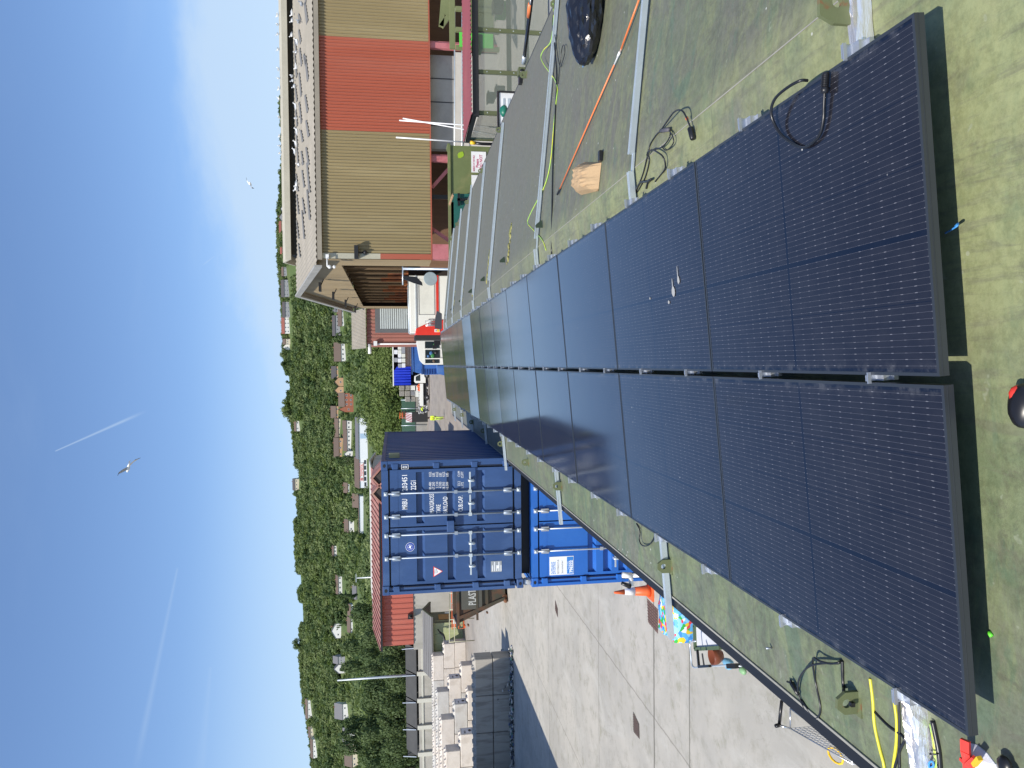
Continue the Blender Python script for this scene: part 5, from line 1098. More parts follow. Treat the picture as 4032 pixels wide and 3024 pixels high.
# long concrete retaining wall and red industrial building
M_rw = mat('old_concrete', (.42, .40, .35), .85, var=.12, scale=.5, col2=(.27, .26, .21), f2=.7, s2=.35, stretch=(1, 1, .5), bump=.2)
M_redc = mat('red_cladding', (.42, .105, .070), .55, var=.08, scale=.6, col2=(.50, .17, .12), f2=.6, s2=.5, stretch=(1, 1, .15))
M_rroof = mat('red_roof_sheet', (.34, .14, .11), .7, var=.15, col2=(.42, .26, .20), f2=.8, s2=.8)
P1 = at(1629, 2536, 63); P2 = at(1500, 2120, 63)
rb = thing('red_industrial_building', 'red corrugated industrial building on a concrete base behind the blue containers', 'building', (P1.x, 63, 0))
wx = at(1500, 1872, 63).x-P1.x; zb = P1.z; zt_ = at(1501, 2536, 63).z; ztr = zt_+.4
k = MB(); k.corr((0, 0, zb), (wx, 0, zb), zt_-zb, .45, .05, (0, -1, 0)); k.corr((0, 12, zb), (0, 0, zb), zt_-zb, .45, .05, (-1, 0, 0)); k.open = True; k.build('wall', M_redc, rb)
k = MB(); k.bb((-.5, .06, 0), (wx, .4, zb)); k.build('base_wall', M_rw, rb)
k = MB(); rp = [(-.35, zt_-.1), (5.5, zt_+.72), (5.5, zt_+.82), (-.35, zt_+.02)]; k.prism(rp, 0, -.3, wx)
k.corr((-.3, -.3, 0), (wx, -.3, 0), .02, .3, 0, (0, 0, 1)) if False else None
for i in range(int(wx/.5)): x = -.2+i*.5; k.bar((x, -.35, zt_+.06), (x, 5.45, zt_+.86), .10, .05)
k.build('roof', M_rroof, rb)
k = MB(); k.bar((-.3, -.42, zt_-.05), (wx, -.42, zt_-.05), .14, .16); k.build('gutter', M_black, rb)
# saw-tooth gables at its right end
for i, y in enumerate((1868, 1898)):
    p = at(1505, y, 62); 
k = MB()
for i in range(2):
    xa = at(1500, 1985-62*i, 61).x; xb = at(1500, 1985-62*(i+1), 61).x; z0 = zt_-.25; zp = zt_+.45
    k.prism([(xa-P1.x, z0), ((xa+xb)/2-P1.x, zp), (xb-P1.x, z0)], 1, -.6, 4.5)
k.build('saw_tooth_gable', mat('dark_gable', (.05, .04, .035), .8), rb)
k = MB()
for i in range(2):
    xa = at(1500, 1985-62*i, 61).x-P1.x; xb = at(1500, 1985-62*(i+1), 61).x-P1.x; z0 = zt_-.25; zp = zt_+.45; xm = (xa+xb)/2
    k.bar((xm, 1.2, zp+.04), (xm, 1.0, zp+.04), .1, .1); k.prism([(xa-.25, z0-.1), (xm, zp), (xm, zp+.18), (xa-.25, z0+.08)], 1, -.75, 4.6); k.prism([(xb+.25, z0-.1), (xm, zp), (xm, zp+.18), (xb+.25, z0+.08)], 1, -.75, 4.6)
k.build('saw_tooth_roof', M_rroof, rb)
k = MB(); px = at(1620, 2425, 62.9).x-P1.x; k.bb((px-.2, -.35, zb+.05), (px+.2, -.05, zb+.45)); k.bar((px, -.3, zb+.3), (px, -.7, zb+.1), .12, .12); k.build('flood_light', M_black, rb)
# pale long roof behind
pa = at(1457, 2340, 80); pb = at(1457, 1855, 80); k = MB(); t = thing('long_warehouse', 'long warehouse with a pale grey roof edge behind the red building', 'building', (pa.x, 80, 0))
k.bb((-1, 0, 0), (pb.x-pa.x, 14, pa.z-.3)); k.build('wall', M_rw, t); k = MB(); k.prism([(-.4, pa.z-.45), (7, pa.z), (14.4, pa.z-.45), (14.4, pa.z-.3), (7, pa.z+.14), (-.4, pa.z-.3)], 0, -1.3, pb.x-pa.x+.3); k.build('roof', mat('pale_sheet_roof', (.55, .53, .46), .7, var=.12), t)
# retaining wall going left, with piers
P3 = at(1650, 2536, 66); t = thing('retaining_wall', 'tall pale concrete retaining wall between the timber-roofed container and the dark trees', 'wall', (P3.x, 66, 0)); wl = 13
k = MB(); k.bb((-wl, 0, 0), (0, .35, 3.35)); k.build('wall_panel', M_rw, t)
for i in range(6): k = MB(); k.bb((-i*2.4-.35, -.22, 0), (-i*2.4, -.01, 3.5)); k.build('pier', mat('pale_pier', (.55, .54, .46), .8, var=.12), t)
k = MB(); k.bb((-wl, -.06, 2.95), (0, -.005, 3.10)); k.build('coping', mat('pale_pier', (.55, .54, .46), .8), t)
# dark lean-to sheets above the wall
P4 = at(1640, 2535, 67); t = thing('lean_to_shelter', 'dark corrugated lean-to roof above the concrete retaining wall', 'shelter', (P4.x-.3, 67, 0))
k = MB()
for i in range(4): k.add([(-2.45*(i+1)+.1, -.2-.02*i, 3.55), (-2.45*i, -.2-.02*i, 3.55), (-2.45*i, 1.1, 4.45), (-2.45*(i+1)+.1, 1.1, 4.45), (-2.45*(i+1)+.1, -.2-.02*i, 3.50), (-2.45*i, -.2-.02*i, 3.50), (-2.45*i, 1.1, 4.40), (-2.45*(i+1)+.1, 1.1, 4.40)], [(0, 1, 2, 3), (4, 5, 6, 7), (0, 1, 5, 4), (1, 2, 6, 5), (2, 3, 7, 6), (3, 0, 4, 7)])
k.build('roof', mat('dark_sheet', (.05, .05, .048), .7, var=.3), t)
for i in range(5): k = MB(); k.bar((-2.45*i, -.25, 3.6), (-2.45*i-.5, 1.0, 4.75), .06); k.build('strut', M_galv, t)
k = MB(); k.bb((-10.3, 1.0, 0), (0, 1.1, 4.35)); k.build('back_wall', mat('dark_sheet', (.085, .085, .080), .7), t)
# green container with a pitched timber roof
M_grc = mat('pale_green_steel', (.40, .44, .24), .6, var=.08, col2=(.32, .34, .19), f2=.5); M_tim = mat('weathered_timber', (.17, .165, .16), .8, var=.2, scale=2, stretch=(.2, 1, 1)); M_grc_shade = mat('shaded_end_green', (.075, .09, .055), .6, var=.15)
gx = at(1706, 2455, 58).x; gc = thing('container_cabin', 'pale green container cabin with a pitched grey timber roof behind the block walls', 'cabin', (gx, 58, 0)); GL = 3.9; GH = 2.55; GD = 2.6
k = MB(); k.corr((-GL, 0, .1), (0, 0, .1), GH-.35, 1.15, .06, (0, -1, 0)); k.bb((-GL, .01, GH-.3), (0, .04, GH)); k.open = True; k.build('side_panel', M_grc, gc)
k = MB(); k.bb((-.02, 0.05, .1), (.02, GD, GH)); k.build('end_wall', M_grc_shade, gc)  # end wall green darkened because this side lies in shade
k = MB(); k.bb((.022, .7, .9), (.05, 1.9, 1.9)); nb = k.build('notice_board', mat('cork_orange', (.42, .24, .08), .8, var=.2), gc); k = MB(); k.bb((.024, 2.0, 1.0), (.07, 2.35, 1.35)); k.build('meter_box', M_galv, gc)
k = MB(); k.bb((-.05, .45, .1), (.024, .52, 2.2)); k.build('end_post', M_grc, gc)
rh = at(1664, 2431, 59.3).z
k = MB(); k.prism([(-.55, GH-.12), (GD/2, rh-.08), (GD/2, rh), (-.55, GH-.02)], 0, -GL-.3, .7); k.prism([(GD+.45, GH-.12), (GD/2, rh-.08), (GD/2, rh), (GD+.45, GH-.02)], 0, -GL-.3, .7)
for i in range(5): f_ = i/5; yy = -.55+(GD/2+.55)*f_; zz = GH-.02+(rh-GH+.02)*f_; k.bar((-GL-.3, yy, zz+.012), (.7, yy, zz+.012), .04, .03)
k.build('roof', M_tim, gc)
k = MB(); k.bar((.72, -.58, GH-.08), (.72, GD/2, rh-.04), .05, .16); k.bar((.72, GD+.48, GH-.08), (.72, GD/2, rh-.04), .05, .16); k.build('barge_board', M_grc_shade, gc)
# bent black hose on brackets in front of the cabin
k = MB(); k.tube(smooth_pts([at(1732, 2490, 57.6), at(1746, 2503, 57.3), at(1752, 2527, 57.2), at(1757, 2545, 57.3)]), .09, 8); k.tube([at(1724, 2478, 57.8), at(1735, 2494, 57.5)], .05, 6)
single(k, 'suction_hose', M_black, 'bent black hose hanging from the front of the green cabin', 'hose', (gx-1, 57.4, 1.8))
# dark doorway flap near the end of the cabin; lime panel and lamp behind the container
pL = at(1680, 2340, 62); t = thing('lime_shutter', 'lime green shutter housing on the concrete wall above the skip', 'shutter', (pL.x, 62.5, 0)); q1 = at(1680, 2355, 62); q2 = at(1768, 2320, 62)
k = MB(); k.bb((at(0, 2352, 62).x-pL.x, -.1, q2.z), (2.2, .3, q1.z)); k.build('shutter', mat('lime_green', (.26, .30, .05), .6), t)
k = MB(); k.bb((at(0, 2359, 62).x-pL.x, -.15, q1.z-.25), (2.2, -.11, q1.z+.1)); k.build('shutter_box', mat('lime_green', (.26, .30, .05), .6), t)
# handrail and barriers
k = MB(); Yh = 50; a_ = at(1770, 2336, Yh); b_ = at(1770, 2531, Yh); c_ = at(1788, 2336, Yh); d_ = at(1790, 2528, Yh)
k.tube([a_, b_, Vector((b_.x, Yh, c_.z))], .035, 6); k.tube([c_, d_], .03, 6)
for y in (2336, 2400, 2440, 2528): p = at(1770, y, Yh); k.tube([p, (p.x, Yh, 0)], .035, 6)
single(k, 'handrail', mat('rail_cream', (.42, .40, .28), .6), 'thin two-bar handrail between the skip and the block walls', 'handrail', (a_.x, Yh, 0))
M_or = mat('barrier_orange', (.72, .13, .03), .5)
def barrier(x, y, rz_, label, L=1.9):
    t = thing('plastic_barrier', label, 'barrier', (x, y, 0), rz_, 'orange plastic barriers')
    k = MB(); k.tube([(0, 0, .1), (0, 0, 1.0), (L, 0, 1.0), (L, 0, .1)], .035, 6, closed=True); k.tube([(0, 0, .5), (L, 0, .5)], .03, 6)
    for i in range(1, 7): k.tube([(L*i/7, 0, .1), (L*i/7, 0, .5)], .018, 5)
    k.bb((.1, -.25, 0), (.25, .25, .06)); k.bb((L-.25, -.25, 0), (L-.1, .25, .06)); k.build('frame', M_or, t)
    k = MB(); k.bb((.1, -.02, .72), (L-.1, .02, .92)); bdp = k.build('reflective_board', M_wf, t)
    k = MB()
    for i in range(3): k.bb((.12+i*L*.3, -.025, .72), (.12+i*L*.3+L*.15, -.021, .92))
    k.build('stripe', M_or, bdp); return t
pb_ = at(1800, 2474, 57); barrier(pb_.x, 56.9, 0, 'orange and white plastic barrier standing behind the skip, the left one'); barrier(pb_.x+1.95, 57.1, R(4), 'orange and white plastic barrier standing behind the skip, the right one')
# street lamp poles over the trees
for (x0, x1, y0, y1, Y, lab) in ((1328, 1540, 2679, 2664, 70, 'tall grey lamp pole in front of the dark trees'), (1402, 1470, 2276, 2274, 95, 'slender lamp pole with a small head behind the long warehouse')):
    a_ = at(x0, y0, Y); k = MB(); k.tube([(a_.x, Y, 0), (a_.x, Y, a_.z*.55), (a_.x, Y, a_.z)], [.13, .11, .07], 10)
    if Y > 90: k.bar((a_.x-.5, Y, a_.z), (a_.x+.5, Y, a_.z), .2, .08)
    single(k, 'lamp_pole', mat('pole_grey', (.50, .54, .55), .4, .3), lab, 'lamp pole', (a_.x, Y, 0))
# drain gratings, patches
def grate(pts, label, m):
    P = [gp(*p, .006) for p in pts]; k = MB(); k.add([*P, *[p-Vector((0, 0, .005)) for p in P]], [(0, 1, 2, 3), (4, 5, 6, 7), (0, 1, 5, 4), (1, 2, 6, 5), (2, 3, 7, 6), (3, 0, 4, 7)])
    t = single(k, 'drain_grate', m, label, 'drain grate', P[0]); k = MB()
    for i in range(1, 8):
        f_ = i/8; k.bar(P[0].lerp(P[1], f_)+Vector((0, 0, .002)), P[3].lerp(P[2], f_)+Vector((0, 0, .002)), .012, .010); 
    for i in range(1, 5):
        f_ = i/5; k.bar(P[0].lerp(P[3], f_)+Vector((0, 0, .004)), P[1].lerp(P[2], f_)+Vector((0, 0, .004)), .012, .010)
    k.build('grid', mat('grate_iron', (.13, .085, .07), .7, var=.2), t, world=True)
grate(((2548, 2358), (2552, 2450), (2590, 2495), (2590, 2400)), 'rusty iron drain grate in the yard beside the traffic cone', mat('rust_pit', (.14, .085, .07), .8))
grate(((2493, 2802), (2494, 2880), (2518, 2910), (2516, 2850)), 'long grey drain grate in the joint of the concrete yard, farthest left', mat('grey_pit', (.10, .095, .085), .8))
grate(((2186, 2362), (2186, 2400), (2196, 2432), (2196, 2398)), 'small grey drain cover in the yard between the containers and the block wall', mat('grey_pit', (.10, .095, .085), .8))
# traffic cone
tip = at(2418, 2333, 13.2); cx, cyy = tip.x+.0, 13.2; H_c = .78
cp = gp(2418, 2333, H_c); t = thing('traffic_cone', 'orange and white traffic cone standing in the yard by the containers', 'traffic cone', (cp.x, cp.y, 0))
k = MB(); k.bb((-.18, -.18, 0), (.18, .18, .035)); k.lathe([(.125, .035), (.105, .12), (.08, .36)], n=20); k.lathe([(.055, .56), (.024, H_c-.01), (.018, H_c)], n=20); k.build('cone_body', M_or, t)
k = MB(); k.lathe([(.082, .355), (.055, .565)], n=20); k.build('reflective_sleeve', M_wf, t)
# flowered quilt bag, trolley with tray, shopping trolley below the roof edge
M_q = bpy.data.materials.new('flowered_cloth'); M_q.use_nodes = True; K = NT(M_q.node_tree); b_q = K.n['Principled BSDF']; O = K.new('ShaderNodeTexCoord').outputs['Object']
vq = K.new('ShaderNodeTexVoronoi'); vq.inputs['Scale'].default_value = 16; K.l.new(O, vq.inputs['Vector']); rp_ = K.new('ShaderNodeValToRGB'); rp_.color_ramp.interpolation = 'CONSTANT'
sq = K.new('ShaderNodeSeparateColor'); K.l.new(vq.outputs['Color'], sq.inputs[0]); K.l.new(sq.outputs[0], rp_.inputs[0])
els = rp_.color_ramp.elements; els[0].color = (.10, .42, .80, 1); els[1].position = .22; els[1].color = (.03, .40, .06, 1)
for ps, cc in ((.38, (.75, .55, .03, 1)), (.5, (.25, .60, .85, 1)), (.68, (.70, .05, .08, 1)), (.78, (.75, .80, .82, 1)), (.88, (.05, .25, .65, 1))): e = els.new(ps); e.color = cc
K.l.new(rp_.outputs[0], b_q.inputs['Base Color']); b_q.inputs['Roughness'].default_value = .6
P = gp(2690, 2450, .35); k = MB(); rr = random.Random(9); bm = bmesh.new(); bmesh.ops.create_cube(bm, size=1); bmesh.ops.subdivide_edges(bm, edges=bm.edges[:], cuts=5, use_grid_fill=True)
vs = [(v.co.x*.62*(1+.1*math.sin(v.co.y*6)), v.co.y*.75*(1+.08*math.sin(v.co.z*7)), v.co.z*.62+rr.uniform(-.015, .015)) for v in bm.verts]; bm.verts.index_update(); fs = [tuple(v.index for v in f.verts) for f in bm.faces]; bm.free()
k.add([(P.x+x+.10, P.y+y+.02, .33+z) for x, y, z in vs], fs, True); single(k, 'flowered_bag', M_q, 'bright blue bag with a flower pattern standing in the yard against the green building', 'bag', (P.x, P.y, 0))
t = thing('hand_trolley', 'folding silver trolley carrying a green tray beside the flowered bag', 'trolley', (0, 0, 0)); hz = .95
A = gp(2716, 2530, hz); B = gp(2725, 2625, hz); k = MB(); C_ = gp(2755, 2627, hz); D_ = gp(2740, 2524, hz)
t.location = (A.x, A.y, 0)
k.tube(smooth_pts([D_, gp(2722, 2527, hz), A.lerp(B, .1), A.lerp(B, .5), A.lerp(B, .9), gp(2735, 2629, hz), C_, gp(2860, 2620, hz-.1), gp(2920, 2623, hz-.2)], 4), .013, 8); k.build('handle', M_galv, t, world=True)
k = MB(); k.bar(gp(2746, 2560, hz-.05), gp(2752, 2625, hz), .03, .03); k.bar(gp(2765, 2575, hz-.12), gp(2772, 2620, hz-.02), .02, .02); k.bar(gp(2752, 2625, hz), gp(2795, 2622, hz), .035, .04); k.build('joint', M_black, t, world=True); k = MB(); k.bar(gp(2870, 2622, hz-.1), gp(2905, 2622, hz-.16), .06, .10); k.build('joint', M_black, t, world=True)
k = MB(); z1 = .72; a_, b2, c2, d2 = gp(2738, 2462, z1), gp(2742, 2556, z1), gp(2840, 2550, z1), gp(2830, 2462, z1)
k.bar(a_, b2, .05, .07); k.bar(b2, c2, .05, .07); k.bar(a_, d2, .05, .07); k.build('tray_rim', mat('green_tray', (.08, .12, .06), .5), t, world=True)
k = MB(); k.add([a_, b2, c2, d2, *[p-Vector((0, 0, .03)) for p in (a_, b2, c2, d2)]], [(0, 1, 2, 3), (4, 5, 6, 7), (0, 1, 5, 4), (1, 2, 6, 5), (2, 3, 7, 6), (3, 0, 4, 7)]); k.build('tray_top', mat('white_board', (.62, .63, .66), .4), t, world=True)
k = MB(); p = gp(2822, 2582, .55); k.lathe([(.07, -.08), (.12, .0), (.13, .08), (.12, .085), (.06, -.06)], p, 24); t2 = single(k, 'terracotta_bowl', mat('terracotta_gloss', (.16, .045, .02), .35), 'glossy brown bowl beside the trolley tray', 'bowl', p)
k = MB(); p = gp(2868, 2612, .35); k.ico(p, .10, 2, (.8, 1.3, .7), .12, rr); single(k, 'carrier_bag', mat('carrier_blue', (.18, .42, .62), .5), 'light blue carrier bag under the trolley handle', 'bag', p)
k = MB(); p = gp(2925, 2640, .3); k.ico(p, .07, 2, (.8, 1.1, .7), .15, rr); single(k, 'carrier_bag', mat('carrier_green', (.22, .40, .20), .5), 'green and white carrier bag at the roof edge beside the trolley', 'bag', p)
t = thing('shopping_trolley', 'empty wire shopping trolley with a blue bag, below the left roof edge', 'shopping trolley', (0, 0, 0)); zt2 = 1.02
A = gp(3068, 2855, zt2); B = gp(3085, 2772, zt2); t.location = (A.x, A.y, 0)
k = MB(); k.tube([A, gp(3078, 2760, zt2)], .018, 8); k.tube([A, gp(3056, 2858, zt2+.06)], .022, 8); k.build('push_handle', M_black, t, world=True)
far0, far1 = gp(3112, 2868, .92), gp(3112, 2790, .92); n0, n1 = gp(3360, 3010, .85), gp(3340, 2960, .85)
k = MB()
for i in range(22):
    f_ = i/21; p, q_ = far0.lerp(n0, f_), far1.lerp(n1, f_); k.tube([p-Vector((0, 0, .40-.1*f_)), p, ], .0035, 4); k.tube([p-Vector((0, 0, .40-.1*f_)), q_-Vector((0, 0, .40-.1*f_))], .0035, 4); k.tube([q_-Vector((0, 0, .40-.1*f_)), q_], .0035, 4)
for i in range(9): z_ = -.05*i; k.tube([far0+Vector((0, 0, z_)), n0+Vector((0, 0, z_*.8))], .0035, 4); k.tube([far1+Vector((0, 0, z_)), n1+Vector((0, 0, z_*.8))], .0035, 4)
k.tube([far0, n0], .008, 6); k.tube([far1, n1], .008, 6); k.tube([far0, far1], .008, 6); k.tube([n0, n1], .008, 6); k.tube([A, far0], .012, 6); k.build('wire_basket', mat('chrome_wire', (.55, .57, .60), .3, .8), t, world=True)
k = MB(); 
for p in (far0, far1, n0, n1): k.tube([p-Vector((0, 0, .4)), (p.x, p.y, .12)], .01, 5); k.lathe([(.06, -.012), (.06, .012)], (p.x, p.y, .06), 12, Matrix.Rotation(R(90), 3, 'X'))
k.build('wheel', M_black, t, world=True)
k = MB(); k.ico(far0.lerp(n1, .86)-Vector((0, 0, .2)), .16, 2, (1, 1.1, .8), .12, rr); t3 = single(k, 'blue_bag', mat('carrier_dkblue', (.05, .15, .45), .5), 'blue cloth bag lying in the wire shopping trolley', 'bag', far0)
k = MB(); c_ = gp(3290, 2975, .75); k.tube([c_+Vector((.07*math.cos(a), .10*math.sin(a), .02*math.sin(a))) for a in [i*math.pi/6 for i in range(12)]], .012, 6, closed=True); single(k, 'yellow_handle', M_yelp, 'bright yellow ring handle hanging on the shopping trolley', 'handle', c_)
# ================================================================ big shed on the right
M_tan = mat('tan_cladding', (.25, .195, .095), .6, var=.08, scale=.4, col2=(.33, .27, .145), f2=.7, s2=.6, stretch=(1, 1, .12)); M_sred = mat('red_sheet', (.35, .085, .045), .55, var=.07, scale=.5, col2=(.38, .125, .08), f2=.5, stretch=(1, 1, .12))
M_brn = mat('brown_gable_cladding', (.27, .205, .115), .65, var=.10, scale=.5, col2=(.18, .135, .075), f2=.7, s2=.8, stretch=(1, 1, .12)); M_asb = mat('asbestos_cement', (.30, .27, .215), .85, var=.10, scale=.4, col2=(.36, .32, .26), f2=.6, s2=.5, bump=.2)
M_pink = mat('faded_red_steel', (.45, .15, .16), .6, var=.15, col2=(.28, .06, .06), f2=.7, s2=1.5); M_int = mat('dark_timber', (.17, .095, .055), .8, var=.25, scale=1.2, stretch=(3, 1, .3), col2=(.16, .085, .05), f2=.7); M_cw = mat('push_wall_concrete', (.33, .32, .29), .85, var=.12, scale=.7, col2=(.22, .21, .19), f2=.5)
SX, SY = 4.95, 36.0; SE = 8.57; SB = 3.30; SW = 30.6; SLn = 42; AP = SE+5.2*.54
sh = thing('recycling_shed', 'big tan and red corrugated shed with a brown gable and gulls on its roof', 'building', (SX, SY, 0))
x0 = .0
def seg(x_a, x_b, m, nm='wall'):
    k = MB(); k.corr((x_a, 0, SB), (x_b, 0, SB), SE-SB-.15, .15, .042, (0, -1, 0), 'trap'); k.open = True; return k.build(nm, m, sh)
xr1 = at(1450, 517, SY).x-SX; xr2 = at(1450, 150, SY).x-SX
seg(.28, xr1, M_tan); seg(xr1, xr2, M_sred); seg(xr2, xr2+9, M_tan); seg(xr2+9, SLn, M_sred)
k = MB(); k.bb((.02, -.05, SB), (.27, .0, SB+ (SE-SB)*.45)); k.build('corner_flashing', M_sred, sh); k = MB(); k.bb((.02, -.05, SB+(SE-SB)*.45), (.27, .0, SE-.1)); k.build('corner_flashing', mat('pale_flashing', (.40, .38, .29), .6), sh)
k = MB(); k.bb((0, -.06, SB-.06), (SLn, .01, SB-.005)); k.build('sill_flashing', M_sred, sh)
k = MB(); k.bb((-.05, -.20, SE-.24), (SLn, -.055, SE-.03)); k.build('gutter', mat('grey_gutter', (.26, .23, .18), .7, var=.15), sh)
# roof with corrugation
k = MB(); n = 150; dz = AP-SE; 
prof = []
for i in range(n*2+1): X = -.35+i*(SLn+.35)/(2*n); prof.append((X, .05 if i % 2 else 0.0))
for (ya, za, yb, zb_) in ((-.16, SE-.01, SW/2, AP), (SW+.35, SE-.04, SW/2, AP)):
    vs = []; 
    for X, q_ in prof: vs += [(X, ya, za+q_), (X, yb, zb_+q_)]
    k.add(vs, [(2*i, 2*i+2, 2*i+3, 2*i+1) for i in range(len(prof)-1)])
k.open = True; k.build('roof', M_asb, sh)
k = MB(); k.bar((-.36, -.18, SE-.06), (-.36, SW/2, AP-.05), .10, .34); k.bar((-.36, SW+.38, SE-.10), (-.36, SW/2, AP-.05), .10, .34); k.build('verge', mat('grey_verge', (.34, .33, .30), .7, var=.2), sh)
xm = at(1130, 1035, SY+SW/2).x-SX; zv0 = at(1145, 900, SY+SW/2-1).z; zv1 = at(1120, 900, SY+SW/2-1).z
k = MB(); k.bb((xm+.4, SW/2-.9, AP-.2), (SLn, SW/2+.9, zv0)); k.build('ridge_vent', mat('vent_gap_shade', (.05, .045, .04), .8), sh)  # near-black colour paints in the shadow gap below the vent cap
k = MB(); k.prism([(SW/2-1.5, zv0), (SW/2, zv1+.12), (SW/2+1.5, zv0), (SW/2+1.5, zv0+.12), (SW/2, zv1+.26), (SW/2-1.5, zv0+.12)], 0, xm, SLn); k.bb((xm, SW/2-1.52, zv0-.05), (SLn, SW/2-1.44, zv1-.1)); k.build('vent_cap', mat('pale_vent', (.42, .39, .31), .7, var=.12, scale=.6), sh)
M_rquad = mat('roof_quad_grey', (.17, .165, .155), .85, var=.15)
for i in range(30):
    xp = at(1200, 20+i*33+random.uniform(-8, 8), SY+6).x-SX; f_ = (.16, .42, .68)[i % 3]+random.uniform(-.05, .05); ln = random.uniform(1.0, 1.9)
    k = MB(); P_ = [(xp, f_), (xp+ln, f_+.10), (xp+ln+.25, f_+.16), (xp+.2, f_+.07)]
    v_ = [(x, SW/2*f, SE+(AP-SE)*f+.085) for x, f in P_]; k.add(v_+[(x, y, z-.012) for x, y, z in v_], [(0, 1, 2, 3), (4, 5, 6, 7), (0, 1, 5, 4), (1, 2, 6, 5), (2, 3, 7, 6), (3, 0, 4, 7)]); k.build('roof_quad', M_rquad, sh)  # dark grey parallelograms laid just above the roof slope
# gable with big opening
zo = 7.6; yo0, yo1 = 2.0, 28.6
k = MB(); k.corr((0, yo0, zo), (0, yo1, zo), lambda t: (SE-.1+(AP-SE)*(1-abs((yo0+(yo1-yo0)*t)-SW/2)/(SW/2)))-zo, .30, .045, (-1, 0, 0))
k.corr((0, 0, SB), (0, yo0, SB), lambda t: SE-.1+(AP-SE)*(t*yo0/(SW/2))-SB, .30, .045, (-1, 0, 0)); k.corr((0, yo1, 0), (0, SW, 0), lambda t: SE-.1+(AP-SE)*((1-t)*(SW-yo1)/(SW/2)), .30, .045, (-1, 0, 0)); k.open = True
k.build('gable_wall', M_brn, sh)
# folded sheet slats inside the opening
k = MB(); n = 12
for i in range(n):
    ya = yo0+.3+i*(yo1-yo0-.3)/n; yb = ya+(yo1-yo0)/n
    k.corr((.15, ya, 4.4), (1.5, (ya+yb)/2, 4.4), zo-4.35, .4, .05, (-.6, .6, 0))
k.open = True; k.build('folded_sheets', mat('slat_brown', (.24, .165, .095), .7, var=.2, col2=(.12, .08, .05), f2=.7, stretch=(1, 1, .15)), sh)
for i in range(n):
    if i in (1, 2, 5): continue
    k = MB()
    ya = yo0+.3+i*(yo1-yo0-.3)/n; yb = ya+(yo1-yo0)/n; zz = 4.05 if i > 6 else 4.2
    k.corr((.17, ya, zz), (1.45, (ya+yb)/2, zz), 5.4-zz+.5*math.sin(i*2.1), .4, .05, (-.6, .6, 0)); k.open = True; k.build('rusted_sheet', mat('rust_orange', (.33, .115, .045), .75, var=.2, col2=(.15, .06, .04), f2=.8, s2=1.5), sh)
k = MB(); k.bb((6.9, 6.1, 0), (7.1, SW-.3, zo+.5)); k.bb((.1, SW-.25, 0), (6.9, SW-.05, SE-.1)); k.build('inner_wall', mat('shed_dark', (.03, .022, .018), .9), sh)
# interior behind the long wall opening
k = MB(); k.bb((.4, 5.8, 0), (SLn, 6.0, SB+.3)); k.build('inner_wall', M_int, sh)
k = MB(); xa = at(1750, 585, SY+.5).x-SX; xb = at(1750, 215, SY+.5).x-SX; k.bb((xa, .6, 0), (xb, 1.0, SB+.3)); cwp = k.build('push_wall', M_cw, sh); k = MB()
k.bb((xa, .15, 0), (xb, .55, at(1793, 400, SY+.15).z)); 
k.build('push_wall_foot', mat('pale_push_wall', (.50, .47, .42), .8, var=.1), sh)
k = MB()
for i in range(1, 4): k.bb((xa+(xb-xa)*i/4-.02, .58, 0), (xa+(xb-xa)*i/4+.02, .597, SB))
k.build('wall_joint', M_ink, cwp)
for y in (1010, 630, 185):
    xc = at(1720, y-15, SY+.3).x-SX; k = MB(); k.bb((xc-.30, .1, 0), (xc-.05, .35, SB+.2)); k.bb((xc-.05, .2, 0), (xc+.05, .26, SB+.2)); k.build('column', M_pink, sh)
k = MB(); k.bb((.05, -.05, 0), (.75, .5, SB-.06)); k.build('column', M_pink, sh)
for (xA, yA, xB, yB) in ((1700, 740, 1762, 670), (1700, 900, 1765, 945)):
    A, B = at(xA, yA, SY+.6), at(xB, yB, SY+.6); k = MB(); k.bar(A-Vector(sh.location), B+(B-A)*.6-Vector(sh.location), .15); k.build('brace', M_pink, sh)
xc = at(1720, 775, SY+.6).x-SX; k = MB(); k.bb((xc-.1, .6, 0), (xc+.1, .7, SB)); k.build('cable_duct', M_black, sh)
k = MB(); A, B = at(1790, 30, SY-.1)-Vector(sh.location), at(1790, 740, SY-.1)-Vector(sh.location); k.tube([A, B], .035, 6); k.tube([A-Vector((0, 0, .35)), B-Vector((0, 0, .35))], .03, 6); k.build('handrail', M_galv, sh)
# lights and cameras on the gable and wall
def fit(x, y, Y, nm, w_=.5): 
    p = at(x, y, Y)-Vector(sh.location); k = MB(); k.bb((p.x-w_/2, p.y-.35, p.z-.04), (p.x+w_/2, p.y-.05, p.z+.14)); k.bar((p.x, p.y-.2, p.z), (p.x, p.y+.05, p.z-.35), .05); k.ico((p.x, p.y-.12, p.z-.35), .12, 1); return k.build(nm, M_blacksteel, sh)
fit(1408, 995, SY, 'flood_light', .6)
for y, x in ((1011, 1290),):
    p = at(x, y, SY)-Vector(sh.location); k = MB(); k.bb((p.x-.10, p.y-.25, p.z-.07), (p.x+.08, p.y-.06, p.z+.07)); k.tube([(p.x-.1, p.y-.3, p.z), (p.x-.5, p.y-.3, p.z)], .03, 8); k.ico((p.x-.5, p.y-.3, p.z-.1), .09, 2); k.ico((p.x-.5, p.y-.3, p.z-.32), .08, 2); k.build('security_camera', M_wf, sh)
for Yf, zf in ((44, 9.2), (49.5, 8.9), (55.5, 8.5), (61, 8.1)):
    k = MB(); k.box((-.5, Yf-SY, zf), (.5, .5, .12)); k.bar((-.05, Yf-SY, zf-.2), (-.5, Yf-SY, zf), .05); k.build('wall_lamp', M_blacksteel, sh)
